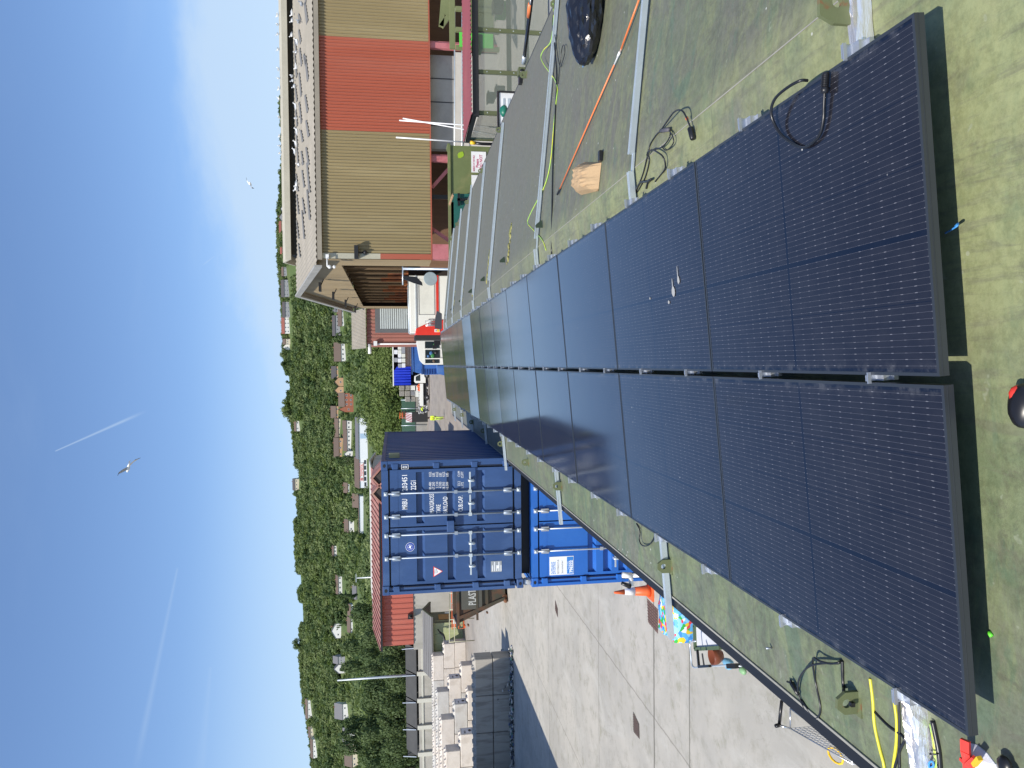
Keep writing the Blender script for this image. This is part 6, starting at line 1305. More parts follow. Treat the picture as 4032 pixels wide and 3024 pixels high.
# ---------------------------------------------------------------- gulls
M_gull = mat('gull_white', (.75, .75, .74), .6); M_gwing = mat('gull_grey', (.33, .35, .38), .6)
def gull(P, rz_, label, s=1.0, dark=False):
    t = thing('gull', label, 'gull', P, rz_, 'gulls standing on the shed roof'); k = MB()
    k.ico((0, 0, .17*s), .12*s, 2, (1.75, .8, .85)); k.tube([(.12*s, 0, .2*s), (.19*s, 0, .30*s)], [.05*s, .035*s], 8); k.ico((.21*s, 0, .33*s), .048*s, 1, (1.15, 1, 1)); k.tube([(.24*s, 0, .33*s), (.31*s, 0, .315*s)], [.015*s, .004*s], 5)
    k.tube([(-.15*s, 0, .17*s), (-.32*s, 0, .15*s)], [.05*s, .01*s], 6); k.tube([(0, .03*s, .09*s), (0, .03*s, 0)], .008*s, 4); k.tube([(0, -.03*s, .09*s), (0, -.03*s, 0)], .008*s, 4); k.build('body', M_gwing if dark else M_gull, t)
    k = MB(); k.ico((-.04*s, 0, .215*s), .105*s, 2, (1.7, .88, .55)); k.build('folded_wings', M_gwing, t); return t
def roofz(Y): return SE+(AP-SE)*(Y-SY+.35)/(SW/2+.35)
gl = [(1202, 15), (1190, 85), (1162, 52), (1163, 80), (1161, 137), (1183, 165), (1180, 205), (1154, 252), (1179, 262), (1162, 300), (1165, 317), (1172, 339), (1177, 418), (1180, 465), (1182, 517), (1178, 565), (1173, 596), (1190, 648), (1180, 723), (1177, 740)]
pos = ['by the eaves at the right edge', 'second from the right edge']
for i, (x, y) in enumerate(gl):
    d = _f*F + _r*(1512-y) - _u*(x-2016); d = d/d.y; Y = 36.0
    while Y < SY+SW/2 and CAMZ+d.z*Y > roofz(Y): Y += .1
    gull((d.x*Y, Y, roofz(Y)+.05), random.uniform(0, 6.28), 'white gull standing on the shed roof slope, %s from the right' % ordinal(i), .8, dark=(i in (0, 1)))
for i, y in enumerate((55, 92, 130, 190, 268, 305, 345, 385, 458, 532, 570, 600, 925)):
    x = 1116 if y != 925 else 1160; p = at(x, y, SY+SW/2-.3); zz = zv1+.14 if y != 925 else AP; gull((p.x, SY+SW/2-.1, zz+.1), random.uniform(0, 6.28), 'white gull perched on the ridge of the shed, %s from the right' % ordinal(i), .6)
def flying(P, label, s, rot):
    t = thing('gull', label, 'gull', P, rot=rot); k = MB(); k.tube([(-.28*s, 0, -.01*s), (-.14*s, 0, 0), (.02*s, 0, 0), (.14*s, 0, .01*s), (.20*s, 0, .015*s), (.24*s, 0, .01*s)], [.015*s, .05*s, .065*s, .05*s, .035*s, .008*s], 8)
    k.add([(-.26*s, -.02*s, 0), (-.26*s, .02*s, 0), (-.38*s, .07*s, 0), (-.38*s, -.07*s, 0)], [(0, 1, 2, 3)]); k.build('body', M_gull, t)
    for sg in (1, -1):
        W_ = [(.10, 0, .02), (.16, .22, .12), (.05, .48, .10), (-.10, .72, -.02), (-.08, .48, .07), (-.04, .22, .09), (-.08, 0, .015)]
        P_ = [(x*s, y*s*sg, z*s) for x, y, z in W_]; k = MB(); k.add(P_+[(x, y, z-.012*s) for x, y, z in P_], [(0, 1, 5, 6), (1, 2, 4, 5), (2, 3, 4), (7, 8, 12, 13), (8, 9, 11, 12), (9, 10, 11)]+[(i, (i+1) % 7, (i+1) % 7+7, i+7) for i in range(7)]); wg = k.build('wing', M_gwing if sg > 0 else M_gull, t)
        k = MB(); P_ = [(.03*s, .50*s*sg, .098*s), (-.10*s, .74*s*sg, -.025*s), (-.085*s, .50*s*sg, .07*s)]; k.add([(x, y, z+.004*s) for x, y, z in P_]+[(x, y, z-.016*s) for x, y, z in P_], [(0, 1, 2), (3, 4, 5), (0, 1, 4, 3), (1, 2, 5, 4), (2, 0, 3, 5)]); k.build('wing_tip', M_black, wg)
    return t
flying(at(505, 1843, 26), 'gull gliding high in the open blue sky', .78, (R(20), R(-18), R(150)))
flying(at(986, 724, 60), 'gull flying low over the shed roof against the cloud', .95, (R(-30), R(10), R(120)))
# ---------------------------------------------------------------- covered booth with clear sides
M_redr = mat('booth_roof_red', (.235, .062, .070), .6, var=.12, col2=(.28, .09, .09), f2=.5); M_clear = mat('clear_pvc', (.20, .23, .19), .10, var=.02, alpha=.42, spec=.8); M_og = mat('olive_green_frame', (.10, .115, .05), .6, var=.1)
bx0, bz = at(1860, 445, 20).x, at(1860, 445, 20).z; bo = thing('booth', 'booth with a red corrugated roof and clear plastic sides on a green frame', 'booth', (bx0, 20, 0)); BW = 8; BDp = 2.4
k = MB(); n = 66; vs = []
for i in range(n*2+1):
    X = -.12+i*(BW+.12)/(2*n); q_ = .0 if i % 2 else .04; vs += [(X, -.18, bz+.02+q_), (X, BDp+.1, bz-.02+q_)]
k.add(vs, [(2*i, 2*i+2, 2*i+3, 2*i+1) for i in range(2*n)]); k.open = True; k.build('roof', M_redr, bo)
k = MB(); k.bar((-.1, -.05, bz-.09), (BW, -.05, bz-.09), .10, .16); k.bar((-.05, -.1, bz-.05), (-.05, BDp, bz-.10), .08, .12); k.build('eaves_beam', M_blacksteel, bo)
for X in (0.02, at(1950, 285, 20).x-bx0, at(1950, 120, 20).x-bx0): k = MB(); k.bb((X-.05, -.02, 0), (X+.05, .06, bz-.17)); po = k.build('post', M_og, bo); k = MB(); [k.tube([(X, -.021, bz-.4-i*.36), (X, -.03, bz-.4-i*.36)], .014, 6) for i in range(7)]; k.build('bolt', M_galv, po)
k = MB(); k.bb((-.02, BDp-.08, 0), (.06, BDp, bz-.12)); k.build('post', M_og, bo)
k = MB(); k.bb((.08, .0, .9), (BW, .006, bz-.18)); k.build('front_sheet', M_clear, bo); k = MB(); k.bb((0, .08, .9), (.006, BDp-.1, bz-.18)); k.build('side_sheet', M_clear, bo)
k = MB(); k.bb((.08, -.01, 0), (BW, .03, .85)); k.build('lower_panel', mat('grey_panel', (.33, .35, .36), .4), bo)
k = MB(); k.bar((0.1, .35, bz-1.05), (BW, .35, bz-1.05), .08, .12); k.bar((0.1, .35, bz-1.55), (BW, .35, bz-1.55), .06, .10); k.build('inner_rail', mat('dark_rail', (.08, .08, .07), .6), bo)
M_bg = mat('vivid_green', (.10, .50, .06), .5)
def crate_at(x0, x1, y0, y1, Y, m, nm, label, cat, d=.5, z0=None):
    a_, b_ = at(x1, y1, Y), at(x0, y0, Y); k = MB(); lo_ = a_.z if z0 is None else z0; k.bb((0, 0, 0), (b_.x-a_.x, d, b_.z-lo_)); t = thing(nm, label, cat, (a_.x, Y, lo_)); k.build('body', m, t, bevel=.02)
    k = MB(); k.bb((-.02, -.02, b_.z-lo_+.001), (b_.x-a_.x+.02, d+.02, b_.z-lo_+.04)); k.build('rim', m, t); return t
crate_at(1870, 1902, 132, 190, 21, M_bg, 'green_crate', 'bright green crate seen through the clear side of the booth', 'crate', .5)
crate_at(1962, 2000, 0, 50, 21, M_bg, 'green_crate', 'bright green crate at the right edge behind the clear booth side', 'crate', .5)
crate_at(1949, 1985, -10, 33, 20.6, M_black, 'black_bin', 'black plastic bin leaning in the booth beside the green crate', 'bin', .4)
crate_at(1926, 1950, 360, 395, 20.8, mat('grey_box', (.12, .12, .14), .6), 'grey_box', 'small grey box inside the booth near its left post', 'box', .3)
crate_at(1958, 1990, 335, 372, 20.6, mat('grey_box', (.12, .12, .14), .6), 'dustpan_bin', 'dark grey tilted tub inside the booth', 'tub', .3)
# olive green hopper frame above the booth roof
hp = thing('sorting_hopper', 'olive green steel sorting hopper with ribs standing in the shed opening at the right', 'hopper', (at(1800, 190, 30).x, 30, 0)); zz0 = at(1780, 100, 30).z; zz1 = at(1825, 100, 30).z
xw = at(1790, -60, 30).x-hp.location.x
k = MB(); k.bb((0, 0, zz0-.12), (xw, .15, zz0+.1)); k.bb((0, 0, 1), (xw, .1, zz1-.3))
for y in (190, 120, 38): X = at(1790, y, 30).x-hp.location.x; k.bb((X-.08, -.15, .8), (X+.08, -.001, zz0-.13))
k.build('ribbed_side', mat('olive_steel', (.17, .19, .08), .6, var=.12), hp)
k = MB(); A, B = at(1737, 105, 31), at(1747, -20, 31); L0 = Vector(hp.location); k.bar(A-L0, B-L0, .12, .2); C_ = at(1768, 62, 31); k.bar(A-L0, C_-L0, .12, .2); k.bar(C_-L0, at(1768, -20, 31)-L0, .15, .35); k.build('hopper_arm', mat('olive_steel', (.17, .19, .08), .6), hp)
k = MB(); a_, b_ = at(1808, 128, 29.7)-L0, at(1822, 185, 29.7)-L0; k.bb((b_.x, a_.y-.05, b_.z-1.2), (a_.x, a_.y, a_.z)); k.build('green_notice', M_bg, hp)
# white poles
for i, (a_, b_, Y, lab) in enumerate((((1572, 474), (1826, 492), 23, 'white plastic pole leaning upright behind the booth, nearest the red sheets'), ((1586, 466), (1826, 509), 23.2, 'white plastic pole crossing the first one behind the booth'))):
    A, B = at(*a_, Y), at(*b_, Y); k = MB(); k.tube([A, B+(B-A)*1.2], .020, 6); single(k, 'white_pole', M_white, lab, 'pole', B)
A, B = at(1559, 541, 24), at(1852, 561, 24); k = MB(); k.tube([A, B], .023, 6); t = single(k, 'white_pole', M_white, 'tall white pole with a yellow socket beside the green skip', 'pole', B)
C_ = at(1872, 563, 24); k = MB(); k.tube([B, C_], .06, 8); k.build('yellow_socket', M_yelp, t, world=True); D_ = at(1895, 566, 24); k = MB(); k.tube([C_, D_, (D_.x, 24, 0)], .05, 8); k.build('lower_tube', M_black, t, world=True)
# green skip with public notice
gs = thing('steel_container', 'tall olive green steel skip with white public notices beside the booth', 'skip', (at(1762, 800, 28).x, 28, 0), 0); L0 = Vector(gs.location); ww = at(1762, 572, 28).x-L0.x; hh = at(1762, 575, 28).z
M_gsk = mat('green_skip_paint', (.135, .165, .06), .6, var=.15, scale=.8, col2=(.25, .23, .10), f2=.8, s2=.9)
k = MB(); k.bb((-2.5, 0, 0), (ww, .06, hh)); k.bb((ww-.06, .06, 0), (ww, .60, hh)); k.bb((-2.5, .54, 0), (ww-.06, .60, hh-.15)); k.bb((-2.5, .06, .1), (ww-.06, .54, .2)); k.build('body', M_gsk, gs)
k = MB(); k.bar((-2.5, -.03, hh-.05), (ww+.03, -.03, hh-.05), .07, .1); k.bar((ww+.035, 0, hh-.05), (ww+.035, .6, hh-.05), .07, .1); k.build('top_rail', M_gsk, gs)
k = MB(); p = at(1815, 607, 27.9)-L0; k.prism([(p.x+.14*math.cos(i*.785+.3*(i % 2))*(1 if i % 2 else .8), p.z+.12*math.sin(i*.785)) for i in range(8)], 1, -.014, -.002); k.build('paint_splash', mat('lime_splash', (.28, .42, .02), .6), gs)
a_, b_ = at(1914, 681, 28)-L0, at(1855, 597, 28)-L0; k = MB(); k.bb((a_.x, -.03, a_.z), (b_.x, -.012, b_.z)); ns = k.build('notice', M_wf, gs); M_mag = mat('notice_crimson', (.45, .03, .12), .5)
text('MEMBERS OF THE PUBLIC', .085, M_mag, ns, (a_.x+.04, -.032, b_.z-.125), (R(90), 0, 0), 'lettering', .62, .002, 'LEFT', .001); text('Please', .15, M_mag, ns, (a_.x+.18, -.032, b_.z-.27), (R(90), 0, 0), 'lettering', .85, .002, 'LEFT', .003); text('DO NOT', .15, M_mag, ns, (a_.x+.14, -.032, b_.z-.41), (R(90), 0, 0), 'lettering', .85, .002, 'LEFT', .004)
text('use the', .13, M_mag, ns, (a_.x+.30, -.032, b_.z-.50), (R(90), 0, 0), 'lettering', .7, .002) if False else None
a2, b2 = at(1914, 765, 28)-L0, at(1856, 690, 28)-L0; k = MB(); k.bb((a2.x, -.03, a2.z), (b2.x, -.012, b2.z)); n2 = k.build('notice', M_wf, gs); text('CARDBOARD', .085, M_mag, n2, (b2.x-.72, -.032, b2.z-.14), (R(90), 0, 0), 'lettering', .75, .002, 'LEFT', .002)
# teal container with a timber plank
te = thing('teal_bin', 'open teal green metal bin at the end of the olive skip', 'bin', (at(1787, 850, 26.8).x, 26.8, 0)); L0 = Vector(te.location); tw = at(1787, 762, 26.8).x-L0.x; th = at(1787, 800, 26.8).z; M_teal = mat('teal_paint', (.015, .11, .085), .5, var=.12)
k = MB(); k.bb((-.5, 0, 0), (tw, .05, th)); k.bb((-.5, 1.2, 0), (tw, 1.25, th+.1)); k.bb((tw-.05, .05, 0), (tw, 1.2, th)); k.build('body', M_teal, te)
k = MB(); p = at(1800, 785, 26.7)-L0; k.bb((p.x-.04, -.1, p.z-.7), (p.x+.04, -.005, p.z)); k.bb((p.x-.22, -.1, p.z-.1), (p.x+.22, -.06, p.z-.02)); k.build('latch', M_black, te)
k = MB(); A, B = at(1770, 805, 27.2), at(1784, 765, 26.9); k.bar(A, B, .10, .05); single(k, 'timber_plank', mat('raw_timber', (.40, .25, .14), .8), 'short timber plank lying over the rim of the teal bin', 'plank', A)
# white board on black frame and green bag at the roof edge
wb = thing('white_board', 'white board in a black frame leaning behind the right roof edge', 'board', (at(1965, 445, 16).x, 16, 0)); L0 = Vector(wb.location); a_ = at(2030, 520, 16)-L0; b_ = at(1965, 365, 16)-L0
k = MB(); k.bb((a_.x, 0, .4), (b_.x, .04, b_.z)); k.build('board', M_wf, wb); k = MB(); k.bb((a_.x-.05, -.02, b_.z+.001), (b_.x+.03, .05, b_.z+.04)); k.bb((b_.x+.001, -.02, .4), (b_.x+.04, .05, b_.z)); k.build('frame', M_black, wb)
k = MB(); k.bb((a_.x, -.012, b_.z-.12), (b_.x-.12, -.001, b_.z-.08)); k.bb((a_.x, -.012, b_.z-.24), (b_.x-.12, -.001, b_.z-.18)); k.build('slot', M_galv, wb)
k = MB(); p = at(1985, 438, 15.5); k.ico(p, .09, 2, (1.4, 1, 1), .1); single(k, 'green_clamp', mat('emerald_plastic', (.01, .14, .09), .4), 'emerald plastic clamp on the corner of the white board', 'clamp', p)
# awning arm by the roof edge
A, B, C_ = at(2094, -15, 10.2), at(2062, 248, 11.6), at(2052, 285, 11.7)
k = MB(); k.tube([A, B], .028, 10); t = single(k, 'crane_arm', mat('dark_chrome', (.10, .10, .11), .25, .9), 'dark jointed steel arm rising beside the right roof edge', 'arm', A)
k = MB(); k.tube([B.lerp(A, .12), B], .034, 10); k.build('bright_sleeve', M_galv, t, world=True); k = MB(); k.box(C_+Vector((0, 0, -.03)), (.12, .12, .16)); k.build('bracket', M_og, t, world=True); k = MB(); k.box(C_+Vector((-.12, 0, -.03)), (.12, .10, .14)); k.tube([C_+Vector((0, -.07, 0)), C_+Vector((0, .07, 0))], .03, 8); k.build('clevis', M_black, t, world=True)
k = MB(); k.tube([A+(B-A)*.1+Vector((0, 0, .01)), A+(B-A)*.28+Vector((0, 0, .01))], .031, 10); k.build('orange_band', M_orange, t, world=True)
# dish mirror on poles
dm = thing('traffic_mirror', 'round grey traffic mirror back on a pole in front of the shed gable', 'mirror', (at(1690, 1068, 29).x, 29, 0)); L0 = Vector(dm.location); c_ = at(1695, 1098, 28.9)-L0; rM = Matrix.Rotation(R(90), 3, 'X')
k = MB(); k.lathe([(.02, -.02), (.20, -.015), (.255, .02), (.262, .05), (.24, .05)], c_, 28, rM); k.build('mirror_shell', mat('mirror_grey', (.33, .38, .38), .45, var=.1, col2=(.22, .26, .25), f2=.6), dm)
k = MB(); p1, p2 = at(1586, 1058, 29)-L0, at(1690, 1070, 29)-L0; k.tube([p1, (p1.x, 0, 0)], .045, 8); k.tube([at(1586, 1050, 29)-L0, at(1586, 1122, 29)-L0], .03, 6); k.build('pole', M_galv, dm)
# black torn sheeting hanging
k = MB(); O_ = [(1585, 1085), (1640, 1090), (1662, 1112), (1664, 1124), (1630, 1114), (1588, 1098)]; P = [at(x, y, 34.5) for x, y in O_]; n = len(P); k.add(P+[p+Vector((0, .15, 0)) for p in P], [tuple(range(n)), tuple(range(2*n-1, n-1, -1))]+[(i, i+n, (i+1) % n+n, (i+1) % n) for i in range(n)]); single(k, 'torn_sheeting', M_black, 'strip of torn black rubber sheeting hanging in the gable opening', 'sheeting', P[0])
# ---------------------------------------------------------------- small shed with a roller shutter
s2 = thing('shutter_shed', 'small red shed with a grey roller shutter beyond the gable', 'building', (at(1450, 1357, 66.8).x, 66.8, 0)); L0 = Vector(s2.location); w2 = 4.9-L0.x; ze = at(1443, 1280, 66.8).z; zr_ = at(1386, 1280, 72).z
k = MB(); k.corr((0, 0, 0), (w2, 0, 0), ze, .3, .04, (0, -1, 0)); k.corr((0, 8, 0), (0, 0, 0), ze, .3, .04, (-1, 0, 0)); k.open = True; k.build('wall', mat('faded_red_wall', (.33, .13, .10), .6, var=.12, col2=(.25, .17, .12), f2=.7, stretch=(1, 1, .2)), s2)
k = MB(); n = 28; vs = []
for i in range(2*n+1): X = -.3+i*(w2+.4)/(2*n); q_ = .06 if i % 2 else 0; vs += [(X, -.3, ze+.02+q_), (X, 5.0, zr_+q_)]
k.add(vs, [(2*i, 2*i+2, 2*i+3, 2*i+1) for i in range(2*n)]); k.open = True; k.build('roof', M_asb, s2)
xa, xb = at(1500, 1310, 66.6).x-L0.x, w2; zt3 = at(1477, 1280, 66.6).z; k = MB(); k.bb((xa, -.12, 0), (xb, -.06, zt3)); k.build('shutter_frame', mat('shutter_dark', (.12, .125, .13), .6), s2)
k = MB(); k.corr((0, 0, 0), (1, 0, 0), 1, 1, 0, (0, 1, 0)) if False else None
zs3 = at(1497, 1280, 66.5).z; n = 34; vs = []
for i in range(2*n+1): z = zs3*i/(2*n); vs += [(xa+.35, -.16-(.035 if i % 2 else 0), z), (xb, -.16-(.035 if i % 2 else 0), z)]
k.add(vs, [(2*i, 2*i+1, 2*i+3, 2*i+2) for i in range(2*n)]); k.open = True; k.build('roller_shutter', mat('shutter_grey', (.36, .40, .40), .5, .2), s2)
k = MB(); p = at(1440, 1362, 66.5)-L0; k.tube([(.05, -.15, 0), (.05, -.15, ze-.6)], .06, 8); k.build('downpipe', M_wf, s2); k = MB(); k.tube([(.05, -.1, ze-.25), (-.8, -.1, ze-.25)], .14, 8); k.build('vent_pipe', M_wf, s2); k = MB(); k.bb((-.1, -.35, ze-.9), (.3, -.1, ze-.6)); k.build('security_camera', M_wf, s2)
# ================================================================ vehicles, stores and people beyond the roof
M_vw = mat('vehicle_white', (.76, .76, .70), .35, var=.03); M_vr = mat('vehicle_red', (.66, .035, .02), .35, var=.05); M_tyre = mat('tyre', (.02, .02, .02), .85); M_hub = mat('hub_grey', (.3, .3, .3), .5, .5); M_vg = mat('vehicle_glass', (.02, .03, .035), .08); M_dk = mat('chassis_dark', (.02, .02, .02), .7)
def wheel(par, x, y, r, w_=.25, nm='wheel'):
    k = MB(); rm = Matrix.Rotation(R(90), 3, 'X'); k.lathe([(r*.6, -w_/2), (r*.95, -w_/2), (r, -w_/2+.03), (r, w_/2-.03), (r*.95, w_/2), (r*.6, w_/2)], (x, y, r), 22, rm); o = k.build(nm, M_tyre, par)
    k = MB(); k.lathe([(.05, -w_/2-.01), (r*.3, -w_/2-.01), (r*.58, -w_/2+.05), (r*.58, w_/2-.05), (r*.3, w_/2+.01), (.05, w_/2+.01)], (x, y, r), 16, rm); k.build('rim', M_hub, o)
# refuse lorry: long white body, red hopper at its left end; it stands half inside the gable opening
YL = 51.0
def lz(x): return at(x, 1200, YL).z
def lx(y): return at(1650, y, YL).x-LX
LX = at(1650, 1318, YL).x
lr = thing('refuse_lorry', 'white refuse lorry with a red tail hopper standing half inside the shed gable', 'refuse lorry', (LX, YL, 0)); zT = lz(1613); Lr = lx(1084)
k = MB(); k.bb((.12, 0, 1.0), (Lr, 2.4, zT)); k.build('body', M_vw, lr, bevel=.04)
k = MB(); k.bb((lx(1238), -.02, lz(1712)), (lx(1100), -.004, lz(1649))); pnl = k.build('side_panel', mat('panel_cream', (.70, .70, .63), .4), lr)
k = MB()
for q_ in ((lx(1240), lz(1651), lx(1098), lz(1648)), (lx(1240), lz(1713), lx(1098), lz(1710)), (lx(1240), lz(1713), lx(1238), lz(1648))): k.bb((q_[0], -.035, q_[1]), (q_[2], -.021, q_[3]))
k.build('panel_trim', M_hub, pnl)
k = MB(); k.bb((.15, -.06, lz(1640)), (Lr, -.005, lz(1636))); k.tube([(.1, .2, zT+.06), (Lr, .2, zT+.06)], .05, 6); k.bb((2.0, .5, zT), (3.4, 1.8, zT+.10)); k.build('roof_rail', M_galv, lr)
k = MB(); k.prism([(-.02, .9), (lx(1258), .9), (lx(1260), lz(1711)), (lx(1293), lz(1638)), (.10, lz(1634)), (-.02, lz(1640))], 1, -.10, 2.46); ho = k.build('hopper', M_vr, lr, bevel=.03)
k = MB(); k.tube([(lx(1283), -.16, lz(1712)), (lx(1283), -.16, lz(1676)), (lx(1264), -.16, lz(1674)), (lx(1264), -.16, lz(1712))], .035, 6)
for y_ in (1277, 1271): k.tube([(lx(y_), -.16, lz(1712)), (lx(y_), -.16, lz(1675))], .025, 5)
k.tube([(lx(1283), -.16, lz(1692)), (lx(1264), -.16, lz(1692))], .025, 5)
k.build('guard_frame', M_galv, ho)
k = MB(); k.bb((lx(1308), -.14, lz(1730)), (lx(1297), -.105, lz(1709))); wp = k.build('warning_plate', M_wf, ho); k = MB(); k.bb((lx(1307), -.15, lz(1728)), (lx(1298), -.141, lz(1719))); k.build('warning_plate_lower', M_yelp, wp); k = MB(); k.prism([(lx(1306), lz(1717)), (lx(1300), lz(1717)), (lx(1303), lz(1712))], 1, -.15, -.141); k.build('warning_symbol', M_ink, wp)
k = MB(); k.bb((lx(1255), -.05, lz(1727)), (Lr, -.005, lz(1718))); k.build('red_skirt', M_vr, lr); k = MB(); k.bb((lx(1250), -.045, lz(1717.5)), (Lr, -.006, lz(1713.5))); k.build('pale_strip', mat('strip_pink', (.65, .45, .42), .5), lr)
k = MB(); k.bb((.6, .3, .5), (Lr, 2.0, .98)); k.build('chassis', M_dk, lr)
for x_ in (1.2, 2.4, Lr-.8): wheel(lr, x_, .2, .5); wheel(lr, x_, 2.1, .5)
k = MB(); k.bb((-.34, .05, 1.2), (-.03, 2.3, lz(1632))); k.build('tail_gear', M_dk, lr)
# grey tarpaulin fin beside the roof end
k = MB(); P = [at(1712, 1292, 40), at(1714, 1250, 40), at(1721, 1223, 40), at(1740, 1235, 40), at(1740, 1296, 40)]; n = len(P); k.add(P+[p+Vector((0, .1, 0)) for p in P], [tuple(range(n)), tuple(range(2*n-1, n-1, -1))]+[(i, i+n, (i+1) % n+n, (i+1) % n) for i in range(n)]); single(k, 'rubber_flap', mat('slate_rubber', (.045, .05, .06), .6), 'slate grey rubber flap hanging at the side of the refuse lorry', 'flap', P[0])
# white kerbside recycling vehicle with open compartments
rv = thing('recycling_vehicle', 'white kerbside recycling vehicle with open side windows full of bags', 'recycling vehicle', (at(1650, 1443, 58).x, 58, 0)); L0 = Vector(rv.location); W_ = at(1650, 1327, 58).x-L0.x
P_ = [(at(x, y, 58)-L0) for x, y in ((1720, 1327), (1644, 1330), (1642, 1345), (1650, 1392), (1655, 1418), (1668, 1432), (1674, 1436), (1720, 1436))]
k = MB(); outl = [(p.x, p.z) for p in P_]; outl[0] = (outl[0][0], .6); outl[-1] = (outl[-1][0], .6); k.prism(outl, 1, 0, 2.2); k.build('body', M_vw, rv)
def win(x0_, x1_, y0_, y1_, fill, nm='window'):
    a_, b_ = at(x1_, y1_, 58)-L0, at(x0_, y0_, 58)-L0; k = MB(); k.bb((a_.x, -.03, a_.z), (b_.x, -.005, b_.z)); o = k.build(nm, M_vg, rv)
    for (fx, fz, r_, m_) in fill: k = MB(); k.ico((a_.x+(b_.x-a_.x)*fx, -.05, a_.z+(b_.z-a_.z)*fz), r_, 2, (1.2, .3, 1), .15); k.build('bag', m_, o)
M_bb = mat('bag_blue', (.06, .16, .35), .5); M_bgn = mat('bag_green', (.04, .20, .05), .5)
win(1674, 1732, 1378, 1410, ((.3, .5, .16, M_bgn), (.6, .6, .13, M_bb), (.7, .25, .12, M_black), (.25, .8, .10, M_bb))); win(1673, 1730, 1345, 1370, ((.5, .3, .14, M_bgn),)); win(1674, 1730, 1414, 1430, ((.5, .4, .10, mat('bag_brown', (.12, .08, .05), .6)),))
k = MB(); a_ = at(1730, 1374, 58)-L0; k.bb((a_.x-.04, -.08, .9), (a_.x+.04, -.035, at(1670, 1374, 58).z)); a_ = at(1730, 1412, 58)-L0; k.bb((a_.x-.04, -.08, .9), (a_.x+.04, -.035, at(1670, 1412, 58).z)); k.build('door_pillar', M_vw, rv)
for x_ in (.5, W_-.5): wheel(rv, x_, .15, .42)
k = MB(); p = at(1722, 1350, 56.5)-L0; k.box(p, (.34, .2, .5)); k.box(p+Vector((-.3, 0, .2)), (.3, .15, .3)); k.bar(p, p+Vector((.6, .4, .1)), .05); k.build('wing_mirror', M_black, rv)
# blue compactor skip
bs = thing('blue_compactor', 'large blue steel compactor skip with ribbed sides behind the recycling vehicle', 'compactor', (at(1700, 1475, 75).x, 75, 0)); L0 = Vector(bs.location); M_bst = mat('compactor_blue', (.035, .13, .42), .5, var=.12, col2=(.10, .20, .42), f2=.7, s2=.8)
z_a, z_b = at(1618, 1420, 75).z, at(1670, 1420, 75).z; w3 = at(1650, 1362, 75).x-L0.x
k = MB(); k.prism([(0, .25), (w3, .25), (w3, z_a-.2), (.3, z_a-.25), (0, z_b)], 1, 0, 2.4); k.build('body', M_bst, bs, bevel=.03)
k = MB()
for i in range(9): k.bb((.02, -.09, .4+i*.25), (.55, -.01, .46+i*.25))
k.bar((.02, -.06, z_a-.1), (w3, -.06, z_a-.1), .1, .14); k.bar((.02, -.06, z_b+.2), (w3, -.06, z_b+.2), .1, .10); k.build('rib', mat('compactor_dark_blue', (.02, .07, .22), .5), bs)
k = MB(); k.prism([(-.1, .2), (.9, .2), (.9, 1.0), (.1, .9)], 1, -1.9, -.1); k.build('scoop', M_bst, bs)
# store with blue curtain and bales
st = thing('bale_store', 'open-fronted store with a blue curtain and white bales under its roof edge', 'store', (at(1560, 1518, 115).x, 115, 0)); L0 = Vector(st.location); w4 = at(1560, 1330, 115).x-L0.x; zt4 = at(1550, 1440, 115).z
k = MB(); k.bb((-.1, -.2, zt4), (w4, 7, zt4+.16)); k.build('roof', M_vw, st); k = MB(); k.bb((0, 6, 0), (w4, 6.2, zt4)); k.bb((-.05, 0, 0), (.1, 6, zt4)); k.build('back_wall', mat('store_dark', (.02, .02, .045), .8), st)
M_tarp = mat('blue_tarpaulin', (.02, .05, .52), .45, var=.15); k = MB(); n = 50; wc = at(1570, 1443, 115).x-L0.x; zc = at(1612, 1480, 115).z
vs = []; 
for i in range(n+1):
    X = .02+wc*i/n; y_ = -.35+.13*math.sin(i*.9)+.07*math.sin(i*2.3); vs += [(X, y_-.2*(i/n), zc-.2), (X, y_*.6-.1, zt4-.02-(.5*max(0, (i-38)/12)))]
k.add(vs, [(2*i, 2*i+2, 2*i+3, 2*i+1) for i in range(n)]); k.open = True; k.build('curtain', M_tarp, st)
k = MB(); k.bb((wc*.85, -.2, at(1612, 1420, 115).z), (w4, .1, at(1596, 1420, 115).z)); k.bb((wc*.85, -.19, 0), (w4, .1, at(1613, 1420, 115).z)); k.build('kerb_blocks', mat('salmon_concrete', (.42, .32, .27), .8), st)
MW = [mat('bale_white', (.70, .71, .72), .6, var=.1), mat('bale_grey', (.28, .29, .31), .6, var=.1), mat('bale_pale', (.62, .62, .55), .6, var=.1)]
zb0 = at(1597, 1400, 114).z; i = 0
for yy, hh_ in ((1445, 2), (1425, 3), (1408, 2), (1392, 3), (1376, 2), (1362, 2)):
    for j in range(hh_):
        a_ = at(1597, yy, 114.2); s = .56; k = MB(); k.box((0, 0, s/2), (s*1.1, .8, s*.95), rz=random.uniform(-.15, .15)); o = k.build('bale', MW[(i*7) % 3], bevel=.04); o.location = (a_.x+.3+random.uniform(-.08, .08), 114.4+random.uniform(-.15, .15), zb0+.02+j*s)
        tag(o, '%s bale in the open store, %s column from the blue curtain, %s from the bottom' % (['white', 'grey', 'cream'][(i*7) % 3], ordinal([1445, 1425, 1408, 1392, 1376, 1362].index(yy)), ordinal(j)), 'bale', 'bales in the open store'); i += 1
